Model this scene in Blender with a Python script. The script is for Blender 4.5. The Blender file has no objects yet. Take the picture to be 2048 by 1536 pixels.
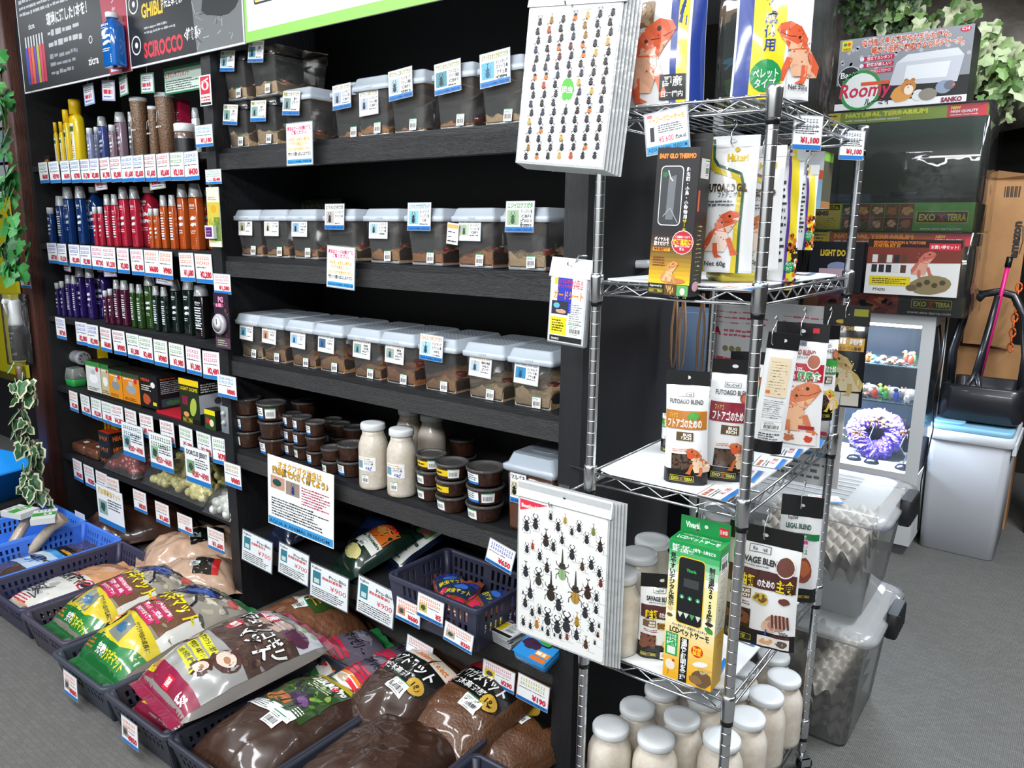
import bpy, math, random
from mathutils import Vector, Matrix
from mathutils.geometry import delaunay_2d_cdt as cdt
C = bpy.context.scene.collection
sc = bpy.context.scene
R = random.Random(7)
# ---------------------------------------------------------------- camera
CAM = Vector((0.4629, -1.3474, 1.4394)); YAW, PIT, ROL, FPX = -0.6408, 0.1984, 0.0132, 1531.17
_fw = Vector((math.sin(YAW)*math.cos(PIT), math.cos(YAW)*math.cos(PIT), -math.sin(PIT)))
_r0 = Vector((math.cos(YAW), -math.sin(YAW), 0)); _u0 = _r0.cross(_fw)
_rt = math.cos(ROL)*_r0 + math.sin(ROL)*_u0; _up = -math.sin(ROL)*_r0 + math.cos(ROL)*_u0
cd = bpy.data.cameras.new('camera'); cam = bpy.data.objects.new('camera', cd); C.objects.link(cam)
cd.sensor_width = 36; cd.lens = FPX/2048*36; cd.clip_start = .02
m = Matrix((_rt, _up, -_fw)).transposed().to_4x4(); m.translation = CAM; cam.matrix_world = m
sc.camera = cam
sc.view_settings.view_transform = 'Standard'; sc.view_settings.look = 'None'
sc.view_settings.exposure = EXPO = -.5; sc.view_settings.gamma = 1
sc.cycles.transparent_max_bounces = 32; sc.cycles.max_bounces = 7; sc.cycles.diffuse_bounces = 3
sc.cycles.glossy_bounces = 4; sc.cycles.transmission_bounces = 6
sc.cycles.sample_clamp_indirect = 4; sc.cycles.caustics_reflective = False; sc.cycles.caustics_refractive = False
# ---------------------------------------------------------------- light
w = bpy.data.worlds.new('world'); sc.world = w; w.use_nodes = True
w.node_tree.nodes['Background'].inputs[0].default_value = (.72, .8, .92, 1)
w.node_tree.nodes['Background'].inputs[1].default_value = WORLD = .5
def area(name, loc, sx, sy, power, rot=(0, 0, 0), col=(1, .98, .95)):
    d = bpy.data.lights.new(name, 'AREA'); d.shape = 'RECTANGLE'; d.size = sx; d.size_y = sy; d.energy = power; d.color = col
    o = bpy.data.objects.new(name, d); C.objects.link(o); o.location = loc; o.rotation_euler = rot; return o
area('ceiling_or_fill_lamp', (-2.6, -1.3, 2.75), 1.2, .3, 40, col=(.93, .97, 1))
area('ceiling_or_fill_lamp', (-.9, -1.15, 2.75), 1.2, .3, 46, col=(.96, .98, 1))
area('ceiling_or_fill_lamp', (1.0, -.9, 2.75), .3, 1.2, 40, col=(.96, .98, 1))
area('ceiling_or_fill_lamp', (1.2, 1.2, 2.75), .3, 1.6, 150, col=(.9, .95, 1))
area('ceiling_or_fill_lamp', (-.1, 2.3, 2.8), 1.2, .3, 30, col=(.9, .95, 1))  # added fill light, brightens the rock at the top of the back wall
area('ceiling_or_fill_lamp', (-2.4, -2.7, 2.6), 2.4, .3, 80, (math.radians(35), 0, 0), (.95, .98, 1))  # added fill light behind the camera, tilted to brighten the shelf interiors
area('ceiling_or_fill_lamp', (.3, -2.8, 2.6), 2.4, .3, 110, (math.radians(35), 0, 0), (.97, .98, 1))  # second added fill light behind the camera, also brightens the rack's chrome
area('ceiling_or_fill_lamp', (-4.2, -.6, 2.6), 1.0, .3, 24, col=(.9, .95, 1))
# ---------------------------------------------------------------- pixels to points
def at(px, py, ax, val):
    d = (px-1024)/FPX*_rt - (py-768)/FPX*_up + _fw
    return CAM + d*((val-CAM[ax])/d[ax])
# ---------------------------------------------------------------- materials
_M = {}
def lin(h):
    h = h.lstrip('#'); o = []
    for i in (0, 2, 4):
        c = int(h[i:i+2], 16)/255; o.append(c/12.92 if c <= .04045 else ((c+.055)/1.055)**2.4)
    return (*o, 1)
def mat(h, rough=.5, metal=0, coat=0, key='', bump=0, bs=60, noise=0, ns=8, h2=None, stretch=None, alpha=None, emit=0, sss=0):
    k = (h, rough, metal, coat, key, bump, bs, noise, ns, h2, stretch, alpha, emit)
    if k in _M: return _M[k]
    m = bpy.data.materials.new(key or 'm'+h.lstrip('#')); m.use_nodes = True; nt = m.node_tree; b = nt.nodes['Principled BSDF']
    b.inputs['Base Color'].default_value = lin(h); b.inputs['Roughness'].default_value = rough; b.inputs['Metallic'].default_value = metal
    if coat: b.inputs['Coat Weight'].default_value = coat; b.inputs['Coat Roughness'].default_value = .08
    if emit: b.inputs['Emission Color'].default_value = lin(h); b.inputs['Emission Strength'].default_value = emit
    if noise or bump:
        tc = nt.nodes.new('ShaderNodeTexCoord'); mp = nt.nodes.new('ShaderNodeMapping'); nt.links.new(tc.outputs['Object'], mp.inputs[0])
        if stretch: mp.inputs['Scale'].default_value = stretch
    if noise:
        n = nt.nodes.new('ShaderNodeTexNoise'); n.inputs['Scale'].default_value = ns; n.inputs['Detail'].default_value = 6; n.inputs['Roughness'].default_value = .65
        nt.links.new(mp.outputs[0], n.inputs[0]); r = nt.nodes.new('ShaderNodeValToRGB')
        r.color_ramp.elements[0].position = .5-noise/2; r.color_ramp.elements[1].position = .5+noise/2
        r.color_ramp.elements[0].color = lin(h); r.color_ramp.elements[1].color = lin(h2 or h)
        nt.links.new(n.outputs[0], r.inputs[0]); nt.links.new(r.outputs[0], b.inputs['Base Color'])
    if bump:
        n = nt.nodes.new('ShaderNodeTexNoise'); n.inputs['Scale'].default_value = bs; n.inputs['Detail'].default_value = 4
        nt.links.new(mp.outputs[0], n.inputs[0]); bp = nt.nodes.new('ShaderNodeBump'); bp.inputs['Strength'].default_value = bump; bp.inputs['Distance'].default_value = .004
        nt.links.new(n.outputs[0], bp.inputs['Height']); nt.links.new(bp.outputs[0], b.inputs['Normal'])
    _M[k] = m; return m
def film(h='#ffffff', clear=.85, rough=.08, key='clear_plastic', bump=0, bs=25):
    """thin clear or milky plastic: mostly see-through, a trace of its own colour and a shiny skin"""
    k = ('film', h, clear, rough, bump, bs)
    if k in _M: return _M[k]
    m = bpy.data.materials.new(key); m.use_nodes = True; nt = m.node_tree; b = nt.nodes['Principled BSDF']; out = nt.nodes['Material Output']; L = nt.links.new
    b.inputs['Base Color'].default_value = lin(h); b.inputs['Roughness'].default_value = max(rough, .3)
    tr = nt.nodes.new('ShaderNodeBsdfTransparent'); mx = nt.nodes.new('ShaderNodeMixShader'); m2 = nt.nodes.new('ShaderNodeMixShader')
    gl = nt.nodes.new('ShaderNodeBsdfGlossy'); gl.inputs['Roughness'].default_value = rough
    fr = nt.nodes.new('ShaderNodeFresnel'); fr.inputs[0].default_value = 1.5
    mx.inputs[0].default_value = 1-clear; L(tr.outputs[0], mx.inputs[1]); L(b.outputs[0], mx.inputs[2])
    L(fr.outputs[0], m2.inputs[0]); L(mx.outputs[0], m2.inputs[1]); L(gl.outputs[0], m2.inputs[2]); L(m2.outputs[0], out.inputs[0])
    if bump:
        n = nt.nodes.new('ShaderNodeTexNoise'); n.inputs['Scale'].default_value = bs; tc = nt.nodes.new('ShaderNodeTexCoord'); L(tc.outputs['Object'], n.inputs[0])
        bp = nt.nodes.new('ShaderNodeBump'); bp.inputs['Strength'].default_value = bump; bp.inputs['Distance'].default_value = .01
        L(n.outputs[0], bp.inputs['Height']); L(bp.outputs[0], b.inputs['Normal']); L(bp.outputs[0], gl.inputs['Normal']); L(bp.outputs[0], fr.inputs['Normal'])
    _M[k] = m; return m
def col(c): return mat(c, .45) if isinstance(c, str) else c
STEEL = mat('#dadcdf', .24, 1, key='chrome_steel'); DSTEEL = mat('#8d9094', .3, 1, key='dull_steel')
WHITE = mat('#dfe1e3', .45, key='white_card'); BLACKP = mat('#101114', .35, key='black_plastic')
CLEAR = film(clear=.95); LAMI = film('#dfe6ee', .6, .12, 'laminate')
# ---------------------------------------------------------------- mesh builder
class MB:
    gl = 0
    def __init__(s): s.v = []; s.f = []; s.m = []; s.sm = []; s.mats = []
    def add(s, vs, fs, mt, M=None, sm=False):
        mt = mat(mt, .28, coat=.9, bump=.3, bs=16) if s.gl and isinstance(mt, str) else col(mt)
        if mt not in s.mats: s.mats.append(mt)
        i = s.mats.index(mt); o = len(s.v)
        s.v += [tuple(M @ Vector(p)) for p in vs] if M else [tuple(p) for p in vs]
        for f in fs: s.f.append([a+o for a in f]); s.m.append(i); s.sm.append(sm)
        return s
    def loft(s, rings, mt, M=None, sm=True, cap=(1, 1), close=True):
        n = len(rings[0]); vs = [p for r in rings for p in r]; fs = []
        for k in range(len(rings)-1):
            for i in range(n if close else n-1):
                j = (i+1) % n; fs.append((k*n+i, k*n+j, (k+1)*n+j, (k+1)*n+i))
        s.add(vs, fs, mt, M, sm)
        o = len(s.v)-len(vs)
        for c, base, rev in ((cap[0], 0, 1), (cap[1], (len(rings)-1)*n, 0)):
            if c:
                f = [o+base+i for i in range(n)]; s.f.append(f[::-1] if rev else f); s.m.append(s.mats.index(col(mt))); s.sm.append(False)
        return s
    def box(s, x0, y0, z0, x1, y1, z1, mt, M=None):
        vs = [(x, y, z) for z in (z0, z1) for y in (y0, y1) for x in (x0, x1)]
        return s.add(vs, [(0, 2, 3, 1), (4, 5, 7, 6), (0, 1, 5, 4), (2, 6, 7, 3), (0, 4, 6, 2), (1, 3, 7, 5)], mt, M)
    def rbox(s, w, d, z0, z1, mt, r=.004, c=.002, M=None, tw=1, n=3, cap=(1, 1)):
        """rounded upright box centred on x,y; tw = top scale"""
        q = lambda k, z, e: [(x*k, y*k, z) for x, y in rrect(w-2*e, d-2*e, max(r-e, .0005), n)]
        return s.loft([q(1, z0, c), q(1, z0+c, 0), q(tw, z1-c, 0), q(tw, z1, c)], mt, M, True, cap)
    def lathe(s, prof, mt, n=24, M=None, cap=(1, 1), sq=None):
        rings = []
        for r, z in prof:
            rings.append([(r*math.cos(2*math.pi*i/n), r*math.sin(2*math.pi*i/n), z) for i in range(n)])
        return s.loft(rings, mt, M, True, cap)
    def tube(s, pts, r, mt, n=6, M=None, cap=(1, 1)):
        pts = [Vector(p) for p in pts]; rings = []; pu = None
        for i, p in enumerate(pts):
            t = ((pts[min(i+1, len(pts)-1)]-p).normalized() + (p-pts[max(i-1, 0)]).normalized())
            t = t.normalized() if t.length > 1e-6 else Vector((0, 0, 1))
            u = (pu - t*pu.dot(t)) if pu else t.orthogonal()
            u = u.normalized() if u.length > 1e-6 else t.orthogonal().normalized(); pu = u; vv = t.cross(u)
            rr = r[i] if isinstance(r, (list, tuple)) else r
            rings.append([p + rr*(math.cos(2*math.pi*k/n)*u + math.sin(2*math.pi*k/n)*vv) for k in range(n)])
        return s.loft(rings, mt, M, True, cap)
    def grid(s, fn, nu, nv, mt, M=None, sm=True, closeu=False):
        vs = [fn(i/nu, j/nv) for j in range(nv+1) for i in range(nu+1)]
        fs = [(j*(nu+1)+i, j*(nu+1)+i+1, (j+1)*(nu+1)+i+1, (j+1)*(nu+1)+i) for j in range(nv) for i in range(nu)]
        return s.add(vs, fs, mt, M, sm)
    def ball(s, c, rx, ry, rz, mt, n=10, M=None):
        c = Vector(c)
        return s.loft([[c+Vector((rx*math.sin(a)*math.cos(2*math.pi*i/n), ry*math.sin(a)*math.sin(2*math.pi*i/n), -rz*math.cos(a))) for i in range(n)]
                       for a in [max(.02, math.pi*k/(n//2+1)) for k in range(n//2+2)]], mt, M)
    def mesh(s, name):
        me = bpy.data.meshes.new(name); me.from_pydata(s.v, [], s.f)
        for m in s.mats: me.materials.append(m)
        me.polygons.foreach_set('material_index', s.m); me.polygons.foreach_set('use_smooth', s.sm); me.update(); return me
def rrect(w, d, r, n=3):
    o = []
    for cx, cy, a0 in ((w/2-r, d/2-r, 0), (-w/2+r, d/2-r, 90), (-w/2+r, -d/2+r, 180), (w/2-r, -d/2+r, 270)):
        for k in range(n+1):
            a = math.radians(a0+90*k/n); o.append((cx+r*math.cos(a), cy+r*math.sin(a)))
    return o
def thing(name, label, cat, loc=(0, 0, 0), rz=0, group=None, rot=None):
    o = bpy.data.objects.new(name, None); C.objects.link(o); o.location = loc; o.rotation_euler = rot or (0, 0, rz)
    o.empty_display_size = .02; o['label'] = label; o['category'] = cat
    if group: o['group'] = group
    return o
def part(name, mb, parent, label=None, loc=None, rot=None, kind=None):
    me = mb if isinstance(mb, bpy.types.Mesh) else mb.mesh(name)
    o = bpy.data.objects.new(name, me); C.objects.link(o); o.parent = parent
    if loc: o.location = loc
    if rot: o.rotation_euler = rot
    if label: o['label'] = label
    if kind: o['kind'] = kind
    return o
def solo(name, mb, label, cat, loc=(0, 0, 0), rz=0, group=None, rot=None, kind=None):
    me = mb if isinstance(mb, bpy.types.Mesh) else mb.mesh(name)
    o = bpy.data.objects.new(name, me); C.objects.link(o); o.location = loc; o.rotation_euler = rot or (0, 0, rz)
    o['label'] = label; o['category'] = cat
    if group: o['group'] = group
    if kind: o['kind'] = kind
    return o
def struct(name, mb, loc=(0, 0, 0), parent=None):
    o = part(name, mb, parent); o.location = loc
    if not parent: o['kind'] = 'structure'
    return o
def clone(root, label, loc, rz=0, group=None, rot=None):
    r = root.copy(); C.objects.link(r); r.location = loc; r.rotation_euler = rot or (0, 0, rz); r['label'] = label
    if group: r['group'] = group
    for ch in list(root.children):
        c = ch.copy(); C.objects.link(c); c.parent = r
        for g in list(ch.children):
            d = g.copy(); C.objects.link(d); d.parent = c
    return r
ORD = ['first', 'second', 'third', 'fourth', 'fifth', 'sixth', 'seventh', 'eighth', 'ninth', 'tenth', 'eleventh', 'twelfth', 'thirteenth', 'fourteenth', 'fifteenth', 'sixteenth', 'seventeenth', 'eighteenth', 'nineteenth', 'twentieth', 'twenty-first', 'twenty-second', 'twenty-third', 'twenty-fourth']
# ---------------------------------------------------------------- print
_T = {}
def tmesh(txt, bold):
    k = (txt, bold)
    if k not in _T:
        cu = bpy.data.curves.new('t', 'FONT'); cu.body = txt; cu.size = 1; cu.resolution_u = 2; cu.offset = bold; cu.fill_mode = 'FRONT'
        o = bpy.data.objects.new('t', cu); me = bpy.data.meshes.new_from_object(o)
        vs = [(v.co.x, v.co.y) for v in me.vertices]; fs = [list(p.vertices) for p in me.polygons]
        xs = [v[0] for v in vs] or [0, 1]; B = lambda q: (min(q), max(q)) if q else (0, 1)
        if bold > 0:                                # a thickened stroke may shoot out a spike: fall back to the plain letter
            v0, f0, a0, z0 = tmesh(txt, 0); b0, b1 = B([v[1] for v in v0]); y0, y1 = B([v[1] for v in vs])
            if min(xs) < a0-.1 or max(xs) > z0+.1+2*bold or y0 < b0-.1-bold or y1 > b1+.1+bold: vs, fs, xs = v0, f0, [a0, z0]
        _T[k] = (vs, fs, min(xs), max(xs)); bpy.data.objects.remove(o); bpy.data.meshes.remove(me); bpy.data.curves.remove(cu)
    return _T[k]
def flat(x, y, l): return (x, -l*.00025-.0002, y)       # print facing -Y, x to the right, y up
def up(x, y, l): return (x, y, l*.00025+.0002)          # print facing up
class Art:
    def __init__(s, mb, mp=flat, step=None, ox=0, oy=0, rot=0, sc=1):
        s.mb = mb; s.mp = mp; s.step = step; s.o = (ox, oy); s.c = math.cos(rot)*sc; s.n = math.sin(rot)*sc
    def P(s, x, y, l): return s.mp(s.o[0]+x*s.c-y*s.n, s.o[1]+x*s.n+y*s.c, l)
    def poly(s, pts, c, l=1):
        xs, ys = [p[0] for p in pts], [p[1] for p in pts]; st = s.step
        if st and max(max(xs)-min(xs), max(ys)-min(ys)) > st*1.3:      # fine triangles, so that the print follows the curved surface
            B = []
            for (x0, y0), (x1, y1) in zip(pts, pts[1:]+pts[:1]):
                n = max(1, int(math.hypot(x1-x0, y1-y0)/st+.99)); B += [Vector((x0+(x1-x0)*i/n, y0+(y1-y0)*i/n)) for i in range(n)]
            G = [Vector((min(xs)+st*(i+.5), min(ys)+st*(j+.5))) for i in range(int((max(xs)-min(xs))/st)) for j in range(int((max(ys)-min(ys))/st))]
            v, _, f, *_r = cdt(B+G, [(i, (i+1) % len(B)) for i in range(len(B))], [], 1, 1e-7)
            if f: return s.mb.add([s.P(p.x, p.y, l) for p in v], [list(q) for q in f], c)
        s.mb.add([s.P(x, y, l) for x, y in pts], [list(range(len(pts)))], c)
    def rect(s, x0, y0, x1, y1, c, l=1, rad=0):
        if rad:
            q = rrect(x1-x0, y1-y0, rad, 3); cx, cy = (x0+x1)/2, (y0+y1)/2
            if not s.step: return s.poly([(cx+a, cy+b) for a, b in q], c, l)
        st = s.step or 9; nx = max(1, int((x1-x0)/st+.99)); ny = max(1, int((y1-y0)/st+.99))
        vs = [s.P(x0+(x1-x0)*i/nx, y0+(y1-y0)*j/ny, l) for j in range(ny+1) for i in range(nx+1)]
        s.mb.add(vs, [(j*(nx+1)+i, j*(nx+1)+i+1, (j+1)*(nx+1)+i+1, (j+1)*(nx+1)+i) for j in range(ny) for i in range(nx)], c, sm=bool(s.step))
    def quadp(s, a, b, c2, d, c, l=1):
        """bilinear patch a,b,c,d counter-clockwise"""
        st = s.step or 9; L = max(math.dist(a, b), math.dist(d, c2)); H = max(math.dist(a, d), math.dist(b, c2)); nx = max(1, int(L/st+.99)); ny = max(1, int(H/st+.99)); vs = []
        for j in range(ny+1):
            for i in range(nx+1):
                u, v = i/nx, j/ny; x = (a[0]*(1-u)+b[0]*u)*(1-v)+(d[0]*(1-u)+c2[0]*u)*v; y = (a[1]*(1-u)+b[1]*u)*(1-v)+(d[1]*(1-u)+c2[1]*u)*v; vs.append(s.P(x, y, l))
        s.mb.add(vs, [(j*(nx+1)+i, j*(nx+1)+i+1, (j+1)*(nx+1)+i+1, (j+1)*(nx+1)+i) for j in range(ny) for i in range(nx)], c, sm=bool(s.step))
    def disc(s, x, y, rx, c, l=1, ry=None, n=16, a=0, jit=0):
        ry = ry or rx; ca, sa = math.cos(a), math.sin(a); pts = []
        for i in range(n):
            t = 2*math.pi*i/n; k = 1+R.uniform(-jit, jit); u, v = rx*k*math.cos(t), ry*k*math.sin(t); pts.append((x+u*ca-v*sa, y+u*sa+v*ca))
        if s.step and max(rx, ry) > s.step:
            vs = [s.P(x, y, l)]; fs = []
            for q in (.5, 1): vs += [s.P(x+(p[0]-x)*q, y+(p[1]-y)*q, l) for p in pts]
            for i in range(n): j = (i+1) % n; fs += [(0, 1+i, 1+j), (1+i, 1+n+i, 1+n+j, 1+j)]
            s.mb.add(vs, fs, c)
        else: s.poly(pts, c, l)
    def ring(s, x, y, r, t, c, l=1, n=24, a0=0, a1=360):
        for i in range(n):
            a, b = math.radians(a0+(a1-a0)*i/n), math.radians(a0+(a1-a0)*(i+1)/n)
            s.poly([(x+(r-t)*math.cos(a), y+(r-t)*math.sin(a)), (x+r*math.cos(a), y+r*math.sin(a)), (x+r*math.cos(b), y+r*math.sin(b)), (x+(r-t)*math.cos(b), y+(r-t)*math.sin(b))], c, l)
    def line(s, pts, w, c, l=1):
        for (x0, y0), (x1, y1) in zip(pts, pts[1:]):
            d = math.hypot(x1-x0, y1-y0) or 1; nx, ny = -(y1-y0)/d*w/2, (x1-x0)/d*w/2
            s.poly([(x0-nx, y0-ny), (x1-nx, y1-ny), (x1+nx, y1+ny), (x0+nx, y0+ny)], c, l)
    def text(s, t, x, y, h, c, l=2, al='l', w=None, bold=.02, out=None, ow=.07, rot=0, sl=0):
        """h = cap height; w = squeeze or stretch to this width"""
        if any(ord(q) > 0x2fff for q in t): bold = min(bold, .03); ow = min(ow, .085)
        for b, cc, dl in (((ow, out, -.5),) if out else ())+((bold, c, 0),):
            vs, fs, a, z = tmesh(t, b); a0, z0 = tmesh(t, bold)[2:]; k = h/.73; kx = w/(z0-a0) if w else k; W = (z0-a0)*kx
            dx = {'l': 0, 'c': -W/2, 'r': -W}[al]; cr, sr = math.cos(rot), math.sin(rot); P = []
            for u, v in vs:
                px, py = dx+(u-a0)*kx+sl*v*k, v*k; P.append(s.P(x+px*cr-py*sr, y+px*sr+py*cr, l+dl))
            s.mb.add(P, fs, cc)
    def vtext(s, t, x, y, h, c, l=2, bold=.02, out=None, gap=1.18, w=None):
        for i, ch in enumerate(t):
            if ch == 'ー': s.rect(x-h*.06, y-h*.95-i*h*gap, x+h*.06, y-h*.1-i*h*gap, c, l)
            elif ch != ' ': s.text(ch, x, y-h-i*h*gap, h*.85, c, l, 'c', w, bold, out)
    def dash(s, x0, y0, x1, y1, n, c, l=2, fill=.55, seed=None, al='l'):
        """lines of print too small to read"""
        q = random.Random(seed if seed is not None else R.random()); p = (y1-y0)/n
        for i in range(n):
            yy = y1-(i+1)*p; xe = x1-(x1-x0)*q.uniform(0, .3); x = x0 if al == 'l' else x0+(x1-xe)/2
            xe = xe if al == 'l' else xe-(x1-xe)*.0
            while x < xe:
                g = p*q.uniform(.5, 1.6); s.rect(x, yy+p*(1-fill)*q.uniform(.3, .7), min(x+g, xe), yy+p*fill+p*.2*q.random(), c, l); x += g+p*q.uniform(.12, .35)
    def bars(s, x0, y0, x1, y1, l=2, cap='#1f8f5f'):
        """barcode sticker"""
        s.rect(x0, y0, x1, y1, '#f4f5f3', l); w, h = x1-x0, y1-y0; s.rect(x0, y1-h*.07, x1, y1, cap, l+1)
        x = x0+w*.12
        while x < x1-w*.14:
            b = w*R.choice((.02, .03, .045)); s.rect(x, y0+h*.2, x+b, y0+h*.58, '#2b2d30', l+1); x += b+w*R.choice((.02, .035))
        s.dash(x0+w*.1, y0+h*.64, x0+w*.8, y0+h*.86, 2, '#55585c', l+1); s.dash(x0+w*.15, y0+h*.06, x1-w*.15, y0+h*.16, 1, '#55585c', l+1)
    def pellets(s, x0, y0, x1, y1, c, n=40, r=.004, bg='#3a2a20', l=2, el=1.6, c2=None):
        s.rect(x0, y0, x1, y1, bg, l, rad=min(x1-x0, y1-y0)*.12)
        for i in range(n):
            s.disc(R.uniform(x0+r, x1-r), R.uniform(y0+r, y1-r), r*el, R.choice((c, c2 or c)), l+1+(i % 9)*.2, r, 8, R.uniform(0, 3))
    def beetle(s, x, y, h, c='#26262a', kind=0, l=2, c2=None, fat=.2):
        """seen from above, head up; kind 0 stag with jaws, 1 horned, 2 plain, 3 long double horn"""
        c2 = c2 or c; w = h*fat
        s.disc(x, y-h*.22, w, c2, l, h*.26, 12); s.line([(x, y-h*.46), (x, y)], h*.012, '#111214', l+.5)
        s.disc(x, y+h*.08, w*.95, c, l+.3, h*.1, 10); s.disc(x, y+h*.2, w*.55, c, l+.3, h*.07, 8)
        for sg in (-1, 1):
            for yy, dx, dy in ((.08, .36, .2), (-.05, .4, -.06), (-.2, .36, -.3)):
                s.line([(x+sg*w*.7, y+h*yy), (x+sg*h*dx*.75, y+h*(yy+dy*.35)), (x+sg*h*dx*.8, y+h*(yy+dy))], h*.03, c, l)
            if kind == 0: s.line([(x+sg*w*.3, y+h*.24), (x+sg*w*.95, y+h*.36), (x+sg*w*.8, y+h*.46), (x+sg*w*.35, y+h*.52)], h*.05, c, l)
            if kind == 3: s.line([(x+sg*w*.6, y+h*.12), (x+sg*w*.5, y+h*.24)], h*.04, c, l)
        if kind in (1, 3):
            e = .5 if kind == 1 else .85; s.poly([(x-w*.3, y+h*.16), (x+w*.3, y+h*.16), (x+w*.05, y+h*e), (x-w*.05, y+h*e)], c, l+.4)
            if kind == 1: s.line([(x, y+h*e), (x-w*.5, y+h*(e+.1))], h*.05, c, l); s.line([(x, y+h*e), (x+w*.5, y+h*(e+.1))], h*.05, c, l)
    def dragon(s, x, y, h, c='#d9683f', c2='#e8b48c', l=2, fl=1):
        """bearded dragon, head raised to the right (fl=-1: to the left)"""
        Q = lambda pts: [(x+fl*a*h, y+b*h) for a, b in pts]
        s.poly(Q([(-.42, 0), (.1, -.02), (.2, .25), (.16, .5), (-.06, .62), (-.32, .45), (-.46, .2)]), c2, l)
        s.poly(Q([(-.46, .2), (-.32, .45), (-.1, .62), (-.28, .2), (-.42, .0)]), c, l+.3)
        s.poly(Q([(-.14, .5), (.18, .46), (.36, .68), (.46, .84), (.4, .95), (.2, 1), (-.02, .9), (-.18, .68)]), c, l+.4)
        s.poly(Q([(-.1, .52), (.2, .47), (.36, .7), (.16, .62)]), c2, l+.6)
        s.line(Q([(.46, .83), (.22, .72), (.06, .72)]), h*.012, '#6b2a18', l+.8); s.disc(x+fl*.2*h, y+.86*h, h*.035, '#2a1510', l+.9); s.disc(x+fl*.0*h, y+.7*h, h*.03, '#4a2015', l+.9)
        s.poly(Q([(.12, .3), (.24, .34), (.34, .06), (.46, -.06), (.26, -.1), (.22, .05)]), c, l+.7)
        s.poly(Q([(-.2, .2), (-.08, .2), (-.06, -.08), (.06, -.14), (-.14, -.16), (-.2, -.02)]), c, l+.7)
        for i in range(26):
            a, b = R.uniform(-.35, .3), R.uniform(.25, .9)
            if abs(a) < .3-.2*abs(b-.6): s.disc(x+fl*a*h, y+b*h, h*.018, R.choice((c2, '#b84a2c')), l+.75, n=6)
def scribble(a, x0, y0, x1, y1, c, l=2):
    """a line of hand-sized title print in blocky strokes"""
    h = y1-y0; x = x0
    while x < x1-h*.5:
        q = R.random(); a.rect(x, y0+h*.4*q, x+h*.75, y0+h*.4*q+h*.16, c, l); a.rect(x+h*.3, y0, x+h*.46, y1, c, l); a.rect(x+h*.05, y1-h*.2, x+h*.7, y1-h*.06, c, l); x += h*.95
# ---------------------------------------------------------------- surfaces for soft bags
def pillow(w, L, h, wr=.006, seed=0, e=2.6, sag=0):
    """top of a filled bag lying down: returns height(x,y), 0 at the seam"""
    q = random.Random(seed); ph = [q.uniform(0, 6.28) for _ in range(8)]
    def z(x, y):
        u, v = min(1, abs(2*x/w)), min(1, abs(2*y/L)); k = (1-u**e)*(1-v**e)
        k = max(k, 0)**.55
        n = math.sin(x*31+ph[0]+2*math.sin(y*17+ph[1]))*math.sin(y*23+ph[2])+.5*math.sin(x*71+y*43+ph[3])+.35*math.sin(y*97-x*61+ph[4])
        rg = sum(max(0, 1-abs(math.sin(x*a+y*b+ph[i]+.8*math.sin(y*c+ph[i+1])))*7) for i, (a, b, c) in enumerate(((6, 11, 15), (14, -7, 9), (-9, 5, 21))))
        return h*k+(n*.45+rg*.5)*wr*(k**.5)-sag*(x/w)**2
    return z
# ================================================================ the room
BW = mat('#17181b', .5, key='black_stained_wood', noise=.7, ns=5, h2='#1f2023', stretch=(1, 6, 6), bump=.35, bs=40)
BWD = mat('#0d0e11', .6, key='black_painted_board', noise=.6, ns=3, h2='#14151a')
BWV = mat('#17181b', .5, key='black_stained_upright', noise=.7, ns=5, h2='#212226', stretch=(8, 8, .7), bump=.35, bs=40)
FAS = mat('#191a1d', .38, key='black_stained_beam', noise=.8, ns=7, h2='#3a3a3a', stretch=(1, 8, 14), bump=.8, bs=55)
def carpet():
    m = mat('#4a4845', .95, key='grey_carpet_tile'); nt = m.node_tree; b = nt.nodes['Principled BSDF']; L = nt.links.new
    tc = nt.nodes.new('ShaderNodeTexCoord'); br = nt.nodes.new('ShaderNodeTexBrick'); br.inputs['Scale'].default_value = 16; br.inputs['Mortar Size'].default_value = .012
    br.inputs['Color1'].default_value = lin('#7b7a77'); br.inputs['Color2'].default_value = lin('#848380'); br.inputs['Mortar'].default_value = lin('#6e6d6b')
    w1 = nt.nodes.new('ShaderNodeTexWave'); w1.inputs['Scale'].default_value = 70; w1.inputs['Distortion'].default_value = 3; w1.inputs['Detail'].default_value = 2
    n = nt.nodes.new('ShaderNodeTexNoise'); n.inputs['Scale'].default_value = 260
    mx = nt.nodes.new('ShaderNodeMixRGB'); mx.blend_type = 'MULTIPLY'; mx.inputs[0].default_value = .45
    m2 = nt.nodes.new('ShaderNodeMixRGB'); m2.blend_type = 'MULTIPLY'; m2.inputs[0].default_value = .6
    for q in (br, w1, n): L(tc.outputs['Object'], q.inputs[0])
    L(br.outputs[0], mx.inputs[1]); L(w1.outputs[0], mx.inputs[2]); L(mx.outputs[0], m2.inputs[1]); L(n.outputs[0], m2.inputs[2]); L(m2.outputs[0], b.inputs['Base Color'])
    bp = nt.nodes.new('ShaderNodeBump'); bp.inputs['Strength'].default_value = .5; bp.inputs['Distance'].default_value = .003; L(n.outputs[0], bp.inputs['Height']); L(bp.outputs[0], b.inputs['Normal']); return m
struct('floor', MB().box(-7, -3.2, -.06, 2.2, 5, 0, carpet()))
DW = mat('#2a2724', .9, key='dark_wall', noise=.6, ns=3, h2='#1d1b19')
struct('wall_back', MB().box(-7, 4.2, 0, 2.2, 4.3, 2.9, DW)); struct('wall_left', MB().box(-7.1, -3.2, 0, -7, 4.2, 2.9, DW)); struct('wall_right', MB().box(2.2, -3.2, 0, 2.3, 4.2, 2.9, DW))
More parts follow.
